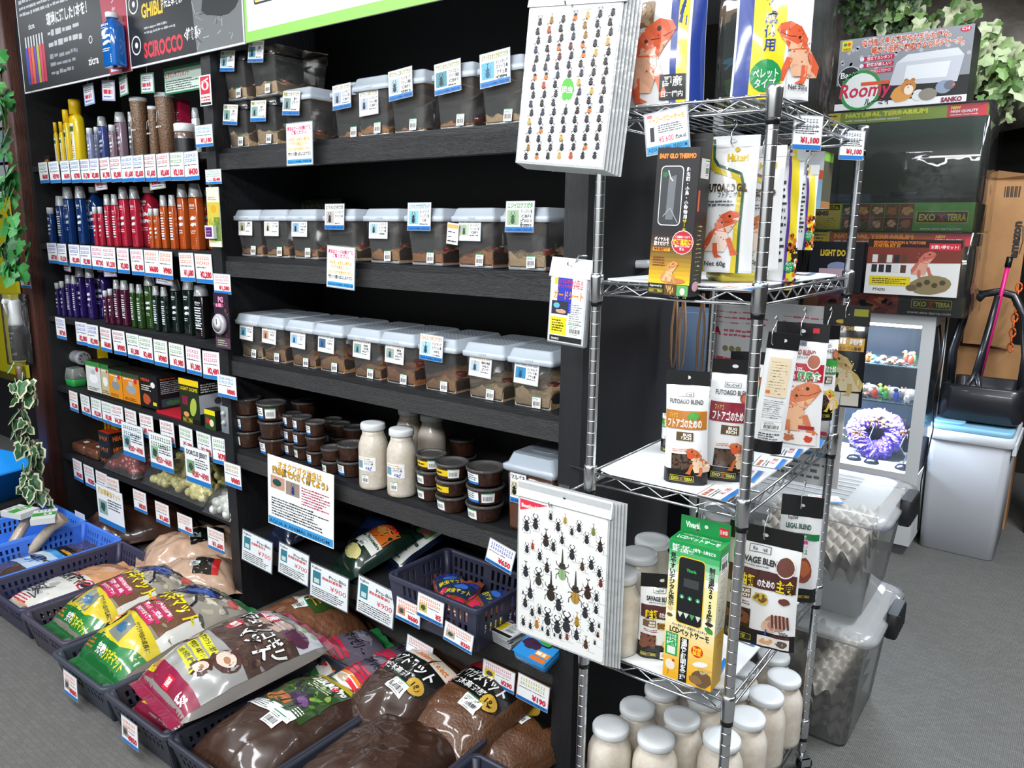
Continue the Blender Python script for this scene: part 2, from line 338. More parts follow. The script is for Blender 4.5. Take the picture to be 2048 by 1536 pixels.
struct('ceiling', MB().box(-7, -3.2, 2.9, 2.2, 4.2, 3, mat('#cfd2d2', .9)))
struct('wall_front', MB().box(-7, -3.3, 0, 2.2, -3.2, 2.9, mat('#b9bab6', .9)))
# moulded artificial rock along the top of the back wall
ROCK = mat('#a39a92', .9, key='moulded_rock', noise=.5, ns=4, h2='#5e564e', bump=1, bs=9)
def rockf(x0, x1, z0, z1, y, dp, sd):
    q = random.Random(sd); ph = [q.uniform(0, 6) for _ in range(6)]
    def f(u, v):
        x = x0+(x1-x0)*u; z = z0+(z1-z0)*v
        d = math.sin(x*3.1+ph[0]+math.sin(z*4+ph[1])*1.4)+.7*math.sin(z*5.3+x*2+ph[2])+.35*math.sin(x*11+ph[3])*math.sin(z*13+ph[4])+.15*math.sin(x*27+z*31)
        return (x, y-dp*(.6+.4*d)*math.sin(math.pi*min(1, v*.9+.1))**.5, z)
    return f
g = MB().grid(rockf(-1.6, 2.1, 2.02, 2.88, 4.15, .62, 3), 60, 20, ROCK)
struct('wall_rock', g)
# dark wood pillar at the left end of the shelving, pillar by the bin
PW = mat('#5c3226', .5, key='dark_red_brown_wood', noise=.8, ns=4, h2='#2c1612', stretch=(9, 9, .9), bump=.5, bs=30)
p = at(27, 439, 1, .15).x, -3.4055
struct('trim_1', MB().rbox(p[1]-p[0], .14, 0, 2.88, PW, r=.01, c=.003), ((p[0]+p[1])/2, .22, 0))
struct('trim_2', MB().rbox(.16, .16, 0, 2.3, PW, r=.012), (.44, 3.12, 0))
# ---------------------------------------------------------------- black wooden shelving: two bays
YF = .198; YB = .62
ZL = [1.69, 1.352, 1.024, .694, .362]; ZM = [1.677, 1.322, .974, .632, .305]; BT = .018
sh = thing('wooden_shelving', 'tall black wooden shelf bay holding bottled additives, boxed lamps and bags, at the left', 'shelving', (-2.65, .4, 0))
def sp(name, par, x0, y0, z0, x1, y1, z1, mt): return part(name, MB().box(x0-par.location.x, y0-par.location.y, z0, x1-par.location.x, y1-par.location.y, z1, mt), par)
for z in ZL: sp('shelf_board', sh, -3.372, YF, z-.024, -1.986, YB, z-.0012, BW)
sp('back_panel', sh, -3.375, YB, 0, -1.93, YB+.015, 2.3, BWD); sp('side_panel', sh, -3.402, YF, 0, -3.372, YB, 2.3, BW)
sh2 = thing('wooden_shelving', 'tall black wooden shelf bay with thick rough beams holding beetle cases and mushroom jars', 'shelving', (-1.2, .4, 0))
for z in ZM:
    sp('shelf_board', sh2, -1.93, YF+.004, z, -.536, YB, z+BT-.0012, BW); sp('front_beam', sh2, -1.93, YF, z-.052, -.536, YF+.032, z, FAS)
sp('upright', sh2, -1.985, YF-.012, 0, -1.93, YB, 2.3, BWV); sp('upright', sh2, -.535, YF-.012, 0, -.472, YF+.05, 2.3, BWV)
sp('side_panel', sh2, -.495, YF+.05, 0, -.478, .72, 2.3, BWD); sp('back_panel', sh2, -1.93, YB, 0, -.495, YB+.015, 2.3, BWD)
sp('top_panel', sh2, -1.93, YF+.03, 2.02, -.535, YF+.045, 2.3, BWD)
# ---------------------------------------------------------------- chrome wire rack
RX, RY = -.3315, .611
rk = thing('wire_rack', 'five-tier chrome wire rack with grooved posts standing right of the black shelving', 'shelf rack', (RX/2, RY/2, 0))
def rp(name, mb): return part(name, mb, rk, loc=(-RX/2-0, -RY/2, 0))
prof = []
z = .062
while z < 1.66:
    prof += [(.0104, z), (.0104, z+.0004), (.0104, z+.0240), (.0104, z+.0244), (.0098, z+.0246), (.0098, z+.0252)]; z += .0254
prof += [(.0104, z), (.0104, z+.004), (.004, z+.006)]
post = MB().lathe(prof, STEEL, 20).mesh('post')
col_ = MB().lathe([(.0112, -.004), (.013, 0), (.014, .045), (.0137, .052), (.0112, .053)], STEEL, 20).mesh('collar')
ring = MB().lathe([(.0108, -.012), (.0122, -.012), (.0126, .002), (.0108, .002)], BLACKP, 20).mesh('sleeve_ring')
ZR = [1.6255, 1.296, .8964, .49, .1011]
def castermb():
    b = MB(); b.lathe([(.006, .045), (.006, .064), (.012, .064)], STEEL, 12); b.box(-.008, -.012, .04, .02, .012, .048, STEEL)
    for s in (-1, 1): b.box(-.004, s*.011-.001, .018, .024, s*.011+.001, .045, STEEL)
    M = Matrix.Translation((.012, 0, .022)) @ Matrix.Rotation(math.pi/2, 4, 'X'); b.lathe([(.004, -.009), (.02, -.009), (.022, -.005), (.022, .005), (.02, .009), (.004, .009)], BLACKP, 20, M); return b.mesh('caster')
cst = castermb()
for x in (0, RX):
    for y in (0, RY):
        part('post', post, rk, loc=(x-RX/2, y-RY/2, 0)); part('caster', cst, rk, loc=(x-RX/2, y-RY/2, 0), rot=(0, 0, R.uniform(0, 6)))
        for z in ZR:
            c = part('collar', col_, rk, loc=(x-RX/2, y-RY/2, z+.006)); part('sleeve_ring', ring, c, loc=(0, 0, 0))
def wshelf():
    b = MB(); ex, ey = -RX/2-.006, RY/2-.006
    for z in (.042, .018):
        for s in (-1, 1):
            b.tube([(-ex+.008, s*(RY/2), z), (ex-.008, s*(RY/2), z)], .0028, STEEL, 8); b.tube([(s*(-RX/2), -ey+.008, z), (s*(-RX/2), ey-.008, z)], .0028, STEEL, 8)
    for s in (-1, 1):                                       # zigzag trusses
        n = 8; pts = [(-ex+.02+(2*ex-.04)*i/n, s*(RY/2-.004), .039 if i % 2 else .021) for i in range(n+1)]; b.tube(pts, .0018, STEEL, 6)
        n = 16; pts = [(s*(-RX/2-.004), -ey+.02+(2*ey-.04)*i/n, .039 if i % 2 else .021) for i in range(n+1)]; b.tube(pts, .0018, STEEL, 6)
    for i in range(13): x = -ex+.02+(2*ex-.04)*i/12; b.tube([(x, -RY/2, .045), (x, RY/2, .045)], .0014, STEEL, 5)
    for y in (-.2, 0, .2): b.tube([(-ex, y, .04), (ex, y, .04)], .0022, STEEL, 6)
    return b.mesh('wire_shelf')
ws = wshelf(); ZS = [z+.047 for z in ZR]
for z in ZR: part('wire_shelf', ws, rk, loc=(0, 0, z))
# white liner sheets on the tiers
for k, lab in ((1, 'second'), (2, 'third'), (3, 'fourth')):
    b = MB(); o = [(RX+.02, .02-.012), (RX+.05, -.004), (-.075, -.004), (-.02, .03), (-.012, .55), (-.05, RY-.01), (RX+.02, RY-.01)]
    b.loft([[(x, y, 0) for x, y in o], [(x, y, .0035) for x, y in o]], mat('#e3e6e8', .6, key='liner_sheet', bump=.1, bs=90), sm=False)
    solo('shelf_liner', b, f'white corrugated liner sheet covering the {lab} tier from the top of the chrome rack', 'shelf liner', (0, 0, ZS[k]+.0005))
# ================================================================ makers
BLUE = '#1f78c8'; RED = '#c8283c'; PINK = '#e0708c'; INK = '#33363c'
SHOP = 'AQUA & ANIMAL FREEDOM'
def pricetag(w, h, tc, price, title=None, style=0, photo=None, shop=None):
    """laminated shelf ticket, top edge centre at the origin"""
    b = MB(); b.box(-w/2-.002, 0, -h-.002, w/2+.002, .0008, .002, LAMI); a = Art(b, lambda x, y, l: (x, -l*.0002-.0002, y-h), ox=0)
    a.rect(-w/2, 0, w/2, h, '#f1f3f5', 0); a.rect(-w/2, 0, w/2 if style != 2 else w*.1, h*.13, BLUE, 1)
    if shop: a.text(shop, -w*.47, h*.025, h*.075, '#12406e', 2, w=w*.9)
    x0 = -w*.44
    if photo:
        a.rect(-w*.44, h*.25, -w*.12, h*.62, photo, 1); a.disc(-w*.28, h*.44, w*.1, '#3b4a48', 2, h*.11, jit=.2); x0 = -w*.08
    if title: a.text(title, 0, h*.78, h*.13, tc, 2, 'c', w=w*.86, bold=.04)
    else:
        for k in (0, 1): scribble(a, -w*.42, h*(.8-.17*k), w*.42, h*(.92-.17*k), tc, 2)
    if style == 1: a.dash(x0, h*.45, w*.44, h*.72, 4, INK, 2)
    elif style == 0: a.dash(x0, h*.5, w*.44, h*.58, 1, '#6b6f75', 2)
    if price: a.text(price, w*.44, h*.19, h*.17 if style == 1 else h*.21, RED, 3, 'r', w=min(w*.68, h*.16*len(price)), bold=.05)
    return b.mesh('price_tag')
def fcase(w=.112, h=.125, d=.19, lh=.03, twx=1.16, seed=0, sub=.045, tint='#b8733a', solid=False):
    """clear insect case with lid, front face toward -Y, base centre at the origin front edge"""
    q = random.Random(seed); bm_ = MB()
    ring = lambda k, z, e=0: [(x*k, y*(1+(k-1)*.6)+d/2, z) for x, y in rrect(w-2*e, d-2*e, .006, 2)]
    bm_.loft([ring(.96, .004), ring(1, .012), ring(twx, h)], CLEAR, cap=(1, 0))
    bm_.loft([ring(1, .0), ring(1.02, .003), ring(1.0, .007)], film('#b8bcc0', .45, key='case_foot'), cap=(1, 0))
    for sx in (-1, 1):
        for yy in (.03, d-.03): bm_.box(sx*w*.36-.008, yy-.006, -.0, sx*w*.36+.008, yy+.006, .004, film('#b8bcc0', .4, key='case_foot'))
    lid = MB(); W, D = w*twx, d*(1+(twx-1)*.6); lm = film('#d6e2ee', .3, .3, 'milky_lid')
    lr = lambda e, z: [(x, y+d/2, z) for x, y in rrect(W+.012-2*e, D+.012-2*e, .008, 2)]
    lid.loft([lr(0, h-.008), lr(-.002, h-.006), lr(-.002, h+.006), lr(.002, h+.008), lr(.008, h+lh-.003), lr(.012, h+lh)], lm, cap=(0, 1))
    for i in range(7):
        for j in range(10):
            x, y = (i-3)*W*.11, d/2+(j-4.5)*D*.075; lid.box(x-.002, y-.002, h+lh, x+.002, y+.002, h+lh+.0005, '#6e7a86')
    lid.box(-.012, -D*.03-.012, h, .012, -D*.03-.006, h+.004, lm)
    s = MB(); ph = [q.uniform(0, 6) for _ in range(4)]
    def top(x, y):
        return sub*(.78+.22*math.sin(x*40+ph[0])*math.sin(y*30+ph[1]))+.006*math.sin(x*130+ph[2])*math.sin(y*120+ph[3])+q.uniform(-.003, .003)+sub*.25*(y/d)
    n = 14; k = .975; SD = mat(tint, .95, key='wood_shavings', noise=.6, ns=90, h2={'#b8733a': '#e0ac70', '#c9a06c': '#ecd2a8', '#a0602c': '#d8935a'}.get(tint, tint), bump=1, bs=220)
    def sg(u, v): x, y = (u-.5)*w*k, d*(.5+(v-.5)*k); return (x*(1+.05*sub/.05), y, top(x, y))
    s.grid(sg, n, n, SD)
    for e, (ax, vv) in enumerate((('v', 0), ('v', 1), ('u', 0), ('u', 1))):
        pts = [s.v[(vv*n)*(n+1)+i] if ax == 'v' else s.v[i*(n+1)+vv*n] for i in range(n+1)]
        vs = list(pts)+[(p[0]*.97, p[1] if ax == 'u' else p[1], .006) for p in pts]; s.add(vs, [(i, i+1, n+2+i, n+1+i) for i in range(n)], SD)
    return bm_.mesh('case_body'), lid.mesh('case_lid'), s.mesh('wood_shavings')
def nlabel(w, h, title, tc, body=('インドネシア', 'スマトラ島', 'CBF1'), photo='#8fb3c4', bug='#1d2c38', foot=True):
    """white name card, centre at the origin, facing -Y"""
    b = MB(); b.box(-w/2-.0015, 0, -h/2-.0015, w/2+.0015, .0007, h/2+.0015, LAMI); a = Art(b)
    a.rect(-w/2, -h/2, w/2, h/2, '#f2f3f4', 0)
    if foot: a.rect(-w/2, -h/2, w/2, -h*.34, BLUE, 1); a.text(SHOP, -w*.45, -h*.47, h*.08, '#123f70', 2, w=w*.9)
    a.text(title, 0, h*.3, h*.14, tc, 2, 'c', w=w*.9, bold=.03)
    a.rect(-w*.45, -h*.28, -w*.02, h*.22, photo, 1); a.beetle(-w*.24, -h*.05, h*.42, bug, R.choice((0, 0, 1)), 2)
    for i, t in enumerate(body): a.text(t, w*.24, h*(.12-.15*i), h*.1, INK, 2, 'c', w=min(w*.4, .1*h*len(t)*1.0))
    a.dash(w*.03, -h*.31, w*.44, -h*.22, 1, '#55585c', 2); return b.mesh('name_label')
def barm(w=.026, h=.03):
    b = MB(); a = Art(b); a.bars(-w/2, -h/2, w/2, h/2, 0); return b.mesh('barcode_sticker')
BAR = barm()
def cup(r=.05, h=.05, fill='#2a1a14', n=28):
    c = MB(); c.lathe([(r*.8, .001), (r*.83, 0.004), (r*.97, h-.006), (r*.98, h-.003)], mat('#2b1913', .25, coat=.6, key='soil_filled_cup', noise=.6, ns=60, h2='#4a2e22'), n, cap=(1, 0))
    l = MB(); F = film('#d0d0d0', .9, .06, 'clear_lid'); l.lathe([(r*.98, h-.006), (r*1.04, h-.005), (r*1.05, h), (r*1.0, h+.003), (r*.93, h+.002), (r*.9, h-.003), (r*.5, h-.0025)], F, n, cap=(0, 1)); l.lathe([(r*.95, h-.003), (r*.5, h-.0035)], '#2b1b15', n, cap=(0, 1))
    return c.mesh('cup'), l.mesh('cup_lid')
def jarparts(r=.05, h=.165):
    j = MB(); JM = mat('#b8a994', .3, coat=.5, key='mushroom_mycelium', noise=.7, ns=38, h2='#e2ddd3')
    j.lathe([(r*.9, 0), (r*.98, .003), (r, .012), (r, h*.6), (r*.97, h*.68), (r*.86, h*.76), (r*.76, h*.81), (r*.72, h*.84), (r*.72, h*.9)], JM, 28)
    l = MB(); LM = film('#eef1f4', .12, .35, 'milky_white_lid'); l.lathe([(r*.73, h*.895), (r*.8, h*.9), (r*.83, h*.912), (r*.83, h*.975), (r*.79, h*.995), (r*.5, h*.998), (r*.1, h*.993)], mat('#d6dadc', .35, key='milky_white_lid'), 28, cap=(0, 1)); return j.mesh('jar'), l.mesh('jar_lid')
def crimp(b, x0, x1, y, z, dy, mt):
    b.box(x0, min(y, y+dy), z-.001, x1, max(y, y+dy), z+.001, mt)
def bag(w, L, h, mt, seed=0, wr=.006, ends=None, e=2.6, ss=40, bot=True):
    """filled bag lying on its back, long side along Y, base centre at the origin; returns (mesh builder, height function)"""
    f = pillow(w, L, h, wr, seed, e); b = MB()
    def tp(u, v):
        x, y = (u-.5)*w, (v-.5)*L; t = f(x, y); pin = 1-.1*abs(2*v-1)**6
        return (x*pin, y, .012+t)
    b.grid(tp, ss, int(ss*1.4), mt)
    if bot:
        def bt(u, v):
            x, y = (.5-u)*w, (v-.5)*L; k = max(0, (1-abs(2*x/w)**4)*(1-abs(2*y/L)**4)); pin = 1-.1*abs(2*v-1)**6; return (x*pin, y, .012-.012*k**.3)
        b.grid(bt, 12, 16, mt)
    q = random.Random(seed)
    for s, on in ((-1, 1), (1, 1)):
        cm = ends or mt; k = .9; n = 14
        b.grid(lambda u, v: ((u-.5)*w*k, s*(L/2+v*.028*1), .012+.004*math.sin(u*19+seed)*v), n, 2, cm)
    def mp(x, y, l):
        pin = 1-.1*abs(2*y/L)**6; return (x*pin, y, .012+f(x, y)+.0016+l*.0004)
    return b, mp
def pouch(w, h, d, art, body='#e9eaea', top='#141416', bot='#141416', th=.028, bh=.03, back=None, hole=True):
    """stand-up pouch: base centre at the origin, front faces -Y; art(Art, w, h) prints on the front"""
    b = MB(); bm = mat(body, .3, coat=.3, key='pouch_foil'); tm = mat(top, .32, coat=.2); bt = mat(bot, .32, coat=.2)
    def fr(x, y):
        v = max(0, min(1, y/(h-th))); u = abs(2*x/w); k = (1-u**2.6) if u < 1 else 0
        return (d/2)*(math.cos(v*math.pi/2)**.6*.75+.25*math.sin(v*math.pi)) * max(k, 0)**.5 + .0015*math.sin(x*140+y*60)*max(k, 0)
    def W(y): v = y/h; return 1-.04*math.sin(v*math.pi)+.02*(1-v)
    def side(s):
        return lambda u, v: ((-s)*(u-.5)*w*W(v*(h-th)) if s > 0 else (u-.5)*w*W(v*(h-th)), s*(fr((u-.5)*w, v*(h-th))+.0004), v*(h-th))
    for s in (-1, 1):
        b.grid(side(s), 12, 18, bm)
        b.grid((lambda s: lambda u, v: ((u-.5)*w*W(v*bh)*(-s), s*(fr((u-.5)*w, v*bh)+.001), v*bh))(s), 12, 3, bt)
    b.loft([[(x, y, h-th) for x, y in ((-w/2, -.0012), (w/2, -.0012), (w/2, .0012), (-w/2, .0012))], [(x, y, h) for x, y in ((-w/2, -.0012), (w/2, -.0012), (w/2, .0012), (-w/2, .0012))]], tm, sm=False)
    b.add([((-.5+i/12)*w*W(0), s*fr((-.5+i/12)*w, 0), .0008) for s in (-1, 1) for i in range(13)], [(i, i+1, 14+i, 13+i) for i in range(12)], bt)
    mp = lambda x, y, l: (x*W(y), -fr(x, min(y, h-th))-.0018-l*.0003, y)
    b.gl = 1; a = Art(b, mp, step=w/10)
    if hole: a.disc(0, h-th*.45, .006, '#d8dadc', 1, .0035)
    art(a, w, h); return b.mesh('pouch')
def exo(a, x, y, w, l=2):
    """gecko trademark patch of the terrarium maker"""
    a.rect(x-w/2, y-w*.13, x+w/2, y+w*.13, '#b9b41e', l, rad=w*.03); a.rect(x-w*.48, y-w*.11, x+w*.48, y+w*.11, '#14160f', l+1, rad=w*.02)
    a.text('EXO', x-w*.12, y-w*.07, w*.14, '#cfc82a', l+2, 'r', w=w*.32, bold=.03); a.text('TERRA', x+w*.1, y-w*.07, w*.14, '#cfc82a', l+2, 'l', w=w*.36, bold=.03)
    a.disc(x-.01*w, y, w*.022, '#d8451e', l+2, w*.075, 8, -.3); a.line([(x-w*.08, y+w*.06), (x, y+w*.02), (x+w*.07, y+w*.07)], w*.02, '#d8451e', l+2); a.line([(x-w*.07, y-w*.08), (x-w*.01, y-w*.03), (x+w*.05, y-w*.08)], w*.02, '#d8451e', l+2)
def cbox(w, d, h, c, side=None):
    """carton, base centre at the origin, front toward -Y"""
    b = MB(); b.box(-w/2, -d/2, 0, w/2, d/2, h, c); return b
def front(b, w, d): return Art(b, lambda x, y, l: (x-w/2, -d/2-.0002-l*.0002, y))
def rside(b, w, d): return Art(b, lambda x, y, l: (w/2+.0002+l*.0002, x-d/2, y))
def shook(b, x, y, z, L=.045, r=.0012, a=0, R_=.008):
    pts = []
    for k in range(9): t = math.radians(200-k*27.5); pts.append((R_*math.cos(t), 0, -R_+R_*math.sin(t)))
    lo = -L+R_
    for k in range(9): t = math.radians(0-k*27.5) if 0 else math.radians(160+k*25); pts.append((R_*.9*math.cos(t)*1, 0, lo+R_*math.sin(t)))
    M = Matrix.Translation((x, y, z)) @ Matrix.Rotation(a, 4, 'Z'); b.tube(pts, r, STEEL, 6, M)
# ================================================================ left bay
PL = lambda x, y, o, s: (o[0]+x/s, o[1]+y/s)
A1 = ((0, 0), 3.938); A2 = ((0, 340), 4.042); A3 = ((0, 660), 3.84)
def X(cr, x, y=600, Y=YF): return at(*PL(x, y, *cr), 1, Y).x
def Zp(cr, x, y, Y=YF): return at(*PL(x, y, *cr), 1, Y).z
def MW(cr, x0, x1, Y): p = at(*PL((x0+x1)/2, 600, *cr), 1, Y); return (x1-x0)/cr[1]*((p-CAM).dot(_fw))/FPX
CUPF = film('#dfe6ea', .62, .06, 'clear_cup_cap')
def zbottle(w, h, c, kind, pr=0, dim=None):
    b = MB(); d = w*.62; m_ = mat(c, .12, coat=.8, key='tinted_bottle')
    t = thing('additive_bottle', 'x', 'bottle'); cw = w*.5
    if kind == 'XL':
        ch = h*.1; H = h-ch; r = lambda k, z: [(x*k, y*k, z) for x, y in rrect(w, d, w*.2, 4)]
        b.loft([r(.94, 0), r(1, .006), r(1, H*.72), r(.97, H*.8), r(.8, H*.88), r(.5, H*.94), r(.42, H)], m_)
        part('bottle', b, t); c2 = MB(); c2.lathe([(w*.22, H), (w*.24, H+.002), (w*.24, h-.002), (w*.22, h)], WHITE, 20); part('cap', c2, t)
    else:
        ch = h*(.2 if kind != 's' else .17); H = h-ch; r = lambda k, z: [(x*k, y*k, z) for x, y in rrect(w, d, w*.12, 3)]
        b.loft([r(.95, 0), r(1, .004), r(1, H*.95), r(.9, H*.985), r(.5, H)], m_); part('bottle', b, t)
        if kind == 's': c2 = MB(); c2.lathe([(w*.4, H-.002), (w*.4, h-.002), (w*.37, h)], mat('#d4d9dc', .3), 18); part('cap', c2, t)
        else:
            c2 = MB(); c2.lathe([(w*.3, H), (w*.3, H+ch*.5), (w*.28, H+ch*.55)], WHITE, 18); part('cap', c2, t)
            c3 = MB(); c3.lathe([(w*.46, H-.001), (w*.36, h-.001), (w*.34, h)], CUPF, 20, cap=(0, 1)); part('measuring_cup', c3, t)
    pm = MB(); a = Art(pm, lambda x, y, l: (x, -d/2-.0006-l*.0002, y)); f = w/.06; W_ = '#dfe6ee'
    a.text('zicra', 0, H*.82, H*.055, W_, 1, 'c', w=w*.6, bold=.03); a.dash(-w*.25, H*.77, w*.25, H*.8, 1, W_, 1)
    if pr == 0:
        for k, yy in enumerate((.6, .48)): a.disc(0, H*yy, w*.3, W_, 1, H*.035, 10, .15, jit=.15); a.poly([(w*.24, H*yy), (w*.4, H*(yy+.05)), (w*.36, H*(yy-.04))], W_, 1)
    else:
        for k in range(9): a.rect(-w*.36+w*.02*(k % 3), H*(.7-.06*k), w*(.36-.08*(k % 2)), H*(.7-.06*k)+H*.028, W_, 1)
        a.ring(0, H*.45, w*.2, w*.02, W_, 1)
    a.dash(-w*.3, H*.3, w*.3, H*.38, 2, W_, 1)
    for k in range(4): a.disc(w*.3, H*(.08+.045*k), w*.035, W_, 1, n=6)
    part('printed_label', pm, t); return t
_zb = {}
def putbottle(cr, x0, x1, yt, zsh, c, kind, label, grp, pr=0, Y=.28):
    X0, X1 = X(cr, x0, yt+150, Y), X(cr, x1, yt+150, Y); zt = Zp(cr, (x0+x1)/2, yt, Y); w = max(.026, min(MW(cr, x0, x1, Y)/(.9 if kind == 'XL' else 1.02), .13)); h = max(.08, zt-zsh)
    w_, h_ = round(w/.006)*.006, round(h/.01)*.01; k = (w_, h_, c, kind, pr)
    if k in _zb: o = clone(_zb[k], label, ((X0+X1)/2, Y, zsh), 0)
    else: o = _zb[k] = zbottle(w_, h_, c, kind, pr); o.location = ((X0+X1)/2, Y, zsh); o['label'] = label
    o['group'] = grp; return o
SZ = {'s': 'small', 'm': 'medium', 'L': 'tall', 'XL': 'large round-shouldered'}
rowA = [('blue', '#12356e', [(385, 450, 295, 's'), (457, 530, 205, 'm'), (510, 600, 130, 'L'), (612, 700, 130, 'L'), (700, 840, 145, 'XL')]),
        ('red', '#b3243c', [(755, 798, 300, 's'), (800, 842, 300, 's'), (846, 902, 205, 'm'), (904, 962, 205, 'm'), (962, 1042, 125, 'L'), (1046, 1136, 125, 'L'), (1130, 1290, 130, 'XL')]),
        ('orange', '#b4501e', [(1208, 1248, 305, 's'), (1250, 1292, 305, 's'), (1294, 1358, 195, 'm'), (1362, 1430, 195, 'm'), (1430, 1522, 108, 'L'), (1526, 1640, 105, 'L'), (1640, 1750, 150, 'XL')])]
rowB = [('violet', '#2a1a5e', [(455, 490, 905, 's'), (493, 530, 905, 's'), (535, 585, 842, 'm'), (580, 628, 845, 'm'), (612, 690, 780, 'L'), (692, 772, 785, 'L'), (772, 900, 790, 'XL')]),
        ('maroon', '#4a1830', [(842, 880, 970, 's'), (884, 920, 970, 's'), (920, 980, 892, 'm'), (978, 1050, 900, 'm')]),
        ('olive green', '#2c4a1c', [(1052, 1100, 912, 'm'), (1102, 1166, 918, 'm'), (1168, 1262, 850, 'L')]),
        ('dark green', '#16241f', [(1236, 1298, 936, 'm'), (1300, 1366, 945, 'm'), (1376, 1472, 875, 'L'), (1476, 1580, 882, 'L')])]
for row, zsh, nm in ((rowA, ZL[1], 'second'), (rowB, ZL[2], 'third')):
    for cn, c, L in row:
        cnt = {}
        for i, (x0, x1, yt, kd) in enumerate(L):
            tot = sum(1 for q in L if q[3] == kd); cnt[kd] = cnt.get(kd, 0)+1
            lab = f"{SZ[kd]} {cn} additive bottle on the left bay's {nm} shelf" + ('' if tot == 1 else (', the left of two' if cnt[kd] == 1 else ', the right of two'))
            putbottle(A2, x0, x1, yt, zsh, c, kd, lab, f'{cn} additive bottles', pr=1 if kd == 'm' else 0, Y={'s': .236, 'm': .25, 'L': .275, 'XL': .33}[kd])
# black bottle with red print at the right end of the third shelf
o = zbottle(.06, .2, '#141012', 'm', 1); o.location = (X(A2, 1640, 1200, .26), .26, ZL[2]); o['label'] = "black bottle with clear cap and red accents at right end of third shelf"; 
# --- top shelf of the left bay
YS = '#e8c81a'
def ybottle(w, h):
    t = thing('conditioner_bottle', 'x', 'bottle'); b = MB(); d = w*.55; r = lambda k, z: [(x*k, y*k, z) for x, y in rrect(w, d, w*.2, 4)]; H = h*.78
    b.loft([r(.95, 0), r(1, .005), r(1, H*.85), r(.93, H*.93), r(.7, H*.98), r(.5, H)], mat(YS, .3, coat=.4)); part('bottle', b, t)
    c = MB(); c.lathe([(w*.3, H-.002), (w*.3, h-.003), (w*.27, h)], mat('#f0c81c', .35), 20); part('cap', c, t)
    l = MB(); a = Art(l, lambda x, y, l: (x, -d/2-.0006-l*.0002, y)); a.rect(-w*.3, H*.12, w*.22, H*.82, '#f0f1ec', 0); a.rect(-w*.28, H*.66, w*.2, H*.76, '#2f5f3f', 1); a.line([(-w*.12, H*.4), (0, H*.62)], w*.05, '#2b3f7a', 1); a.dash(-w*.26, H*.28, w*.18, H*.4, 3, '#c8742a', 1); a.dash(-w*.26, H*.15, w*.18, H*.26, 3, '#4a5a9a', 1); part('printed_label', l, t); return t
for i, (x0, x1, yt, yy, lab) in enumerate(((530, 680, 790, .3, 'large yellow conditioner bottle on the top shelf, tallest of the yellow ones'), (487, 560, 865, .27, 'medium yellow conditioner bottle left of the large yellow bottle'), (455, 500, 960, .25, 'small yellow conditioner bottle beside the medium one, second from left'), (412, 455, 965, .25, 'small yellow conditioner bottle standing leftmost on the top shelf'))):
    w = MW(A1, x0, x1, yy)/1.0; o = ybottle(w, Zp(A1, x0+20, yt, yy)-ZL[0]); o.location = ((X(A1, x1, 1000, yy)+X(A1, x0, 1000, yy))/2, yy, ZL[0]); o['label'] = lab; o['group'] = 'yellow conditioner bottles'
for x0, x1, yt, c, kd, yy, lab in ((685, 745, 1000, '#8d94b8', 's', .25, 'small clear bottle with blue printed cap right of the yellow bottles'), (748, 790, 1000, '#8d94b8', 's', .29, 'small clear bottle with cap half hidden behind its taller neighbour'), (768, 855, 910, '#4a5590', 'm', .3, 'medium pale blue bottle with blue printed measuring cap, top shelf'),
        (862, 918, 975, '#8a7580', 's', .25, 'small pale pink bottle with clear cap on the top shelf'), (908, 1000, 890, '#8f7886', 'm', .28, 'medium pale pink bottle with large clear cap on the top shelf'), (1010, 1062, 875, '#6a6468', 'm', .26, 'slim bottle with grey cap and black label left of the pellet tube'), (1512, 1578, 860, '#d8dde0', 'm', .3, 'white spray bottle at right end of the top shelf')):
    putbottle(A1, x0, x1, yt, ZL[0], c, kd, lab, 'small bottles on the top shelf', Y=yy)
def pellettube(w, h, taper=1, cap='#c8ccd0'):
    t = thing('pellet_tube', 'x', 'jar'); b = MB(); b.lathe([(w*.4, 0), (w*.44, .004), (w*.5*taper, h*.93), (w*.5*taper, h*.94)], mat('#8a6a50', .2, coat=.8, key='pellets_in_tube', noise=.5, ns=130, h2='#5c4433', bump=.8, bs=150), 20); part('tube', b, t)
    c = MB(); c.lathe([(w*.5*taper, h*.935), (w*.52*taper, h*.94), (w*.52*taper, h)], mat(cap, .25), 20); part('cap', c, t)
    l = MB(); l.lathe([(w*.415, h*.04), (w*.5*(.8+.2*taper)*.92, h*.42)], mat('#c0284a', .3), 20, Matrix.Translation((.0, -.0015, 0)), cap=(0, 0)); l2 = MB(); a = Art(l2, lambda x, y, l: (x, -w*.5-.001, y)); a.line([(-w*.2, h*.55), (-w*.1, h*.7), (w*.1, h*.72), (w*.15, h*.6)], .0015, '#e8ecef'); a.text('zicra', 0, h*.46, h*.04, '#e8ecef', 1, 'c', w=w*.6); part('printed_label', l2, t); return t
for x0, x1, yt, tp, lab in ((1040, 1170, 775, 1.15, 'tall flared clear tube of brown pellets, the left of two on the top shelf'), (1165, 1262, 840, .8, 'small clear bottle of brown pellets with silver cap between the tall tubes'), (1240, 1385, 742, 1.1, 'tall flared clear tube of brown pellets in front of the red carton')):
    w = MW(A1, x0, x1, .27)/max(1, tp); o = pellettube(w, Zp(A1, x0+30, yt, .27)-ZL[0], tp); o.location = ((X(A1, x1, 1000, .27)+X(A1, x0, 1000, .27))/2, .27, ZL[0]); o['label'] = lab; o['group'] = 'pellet tubes on the top shelf'
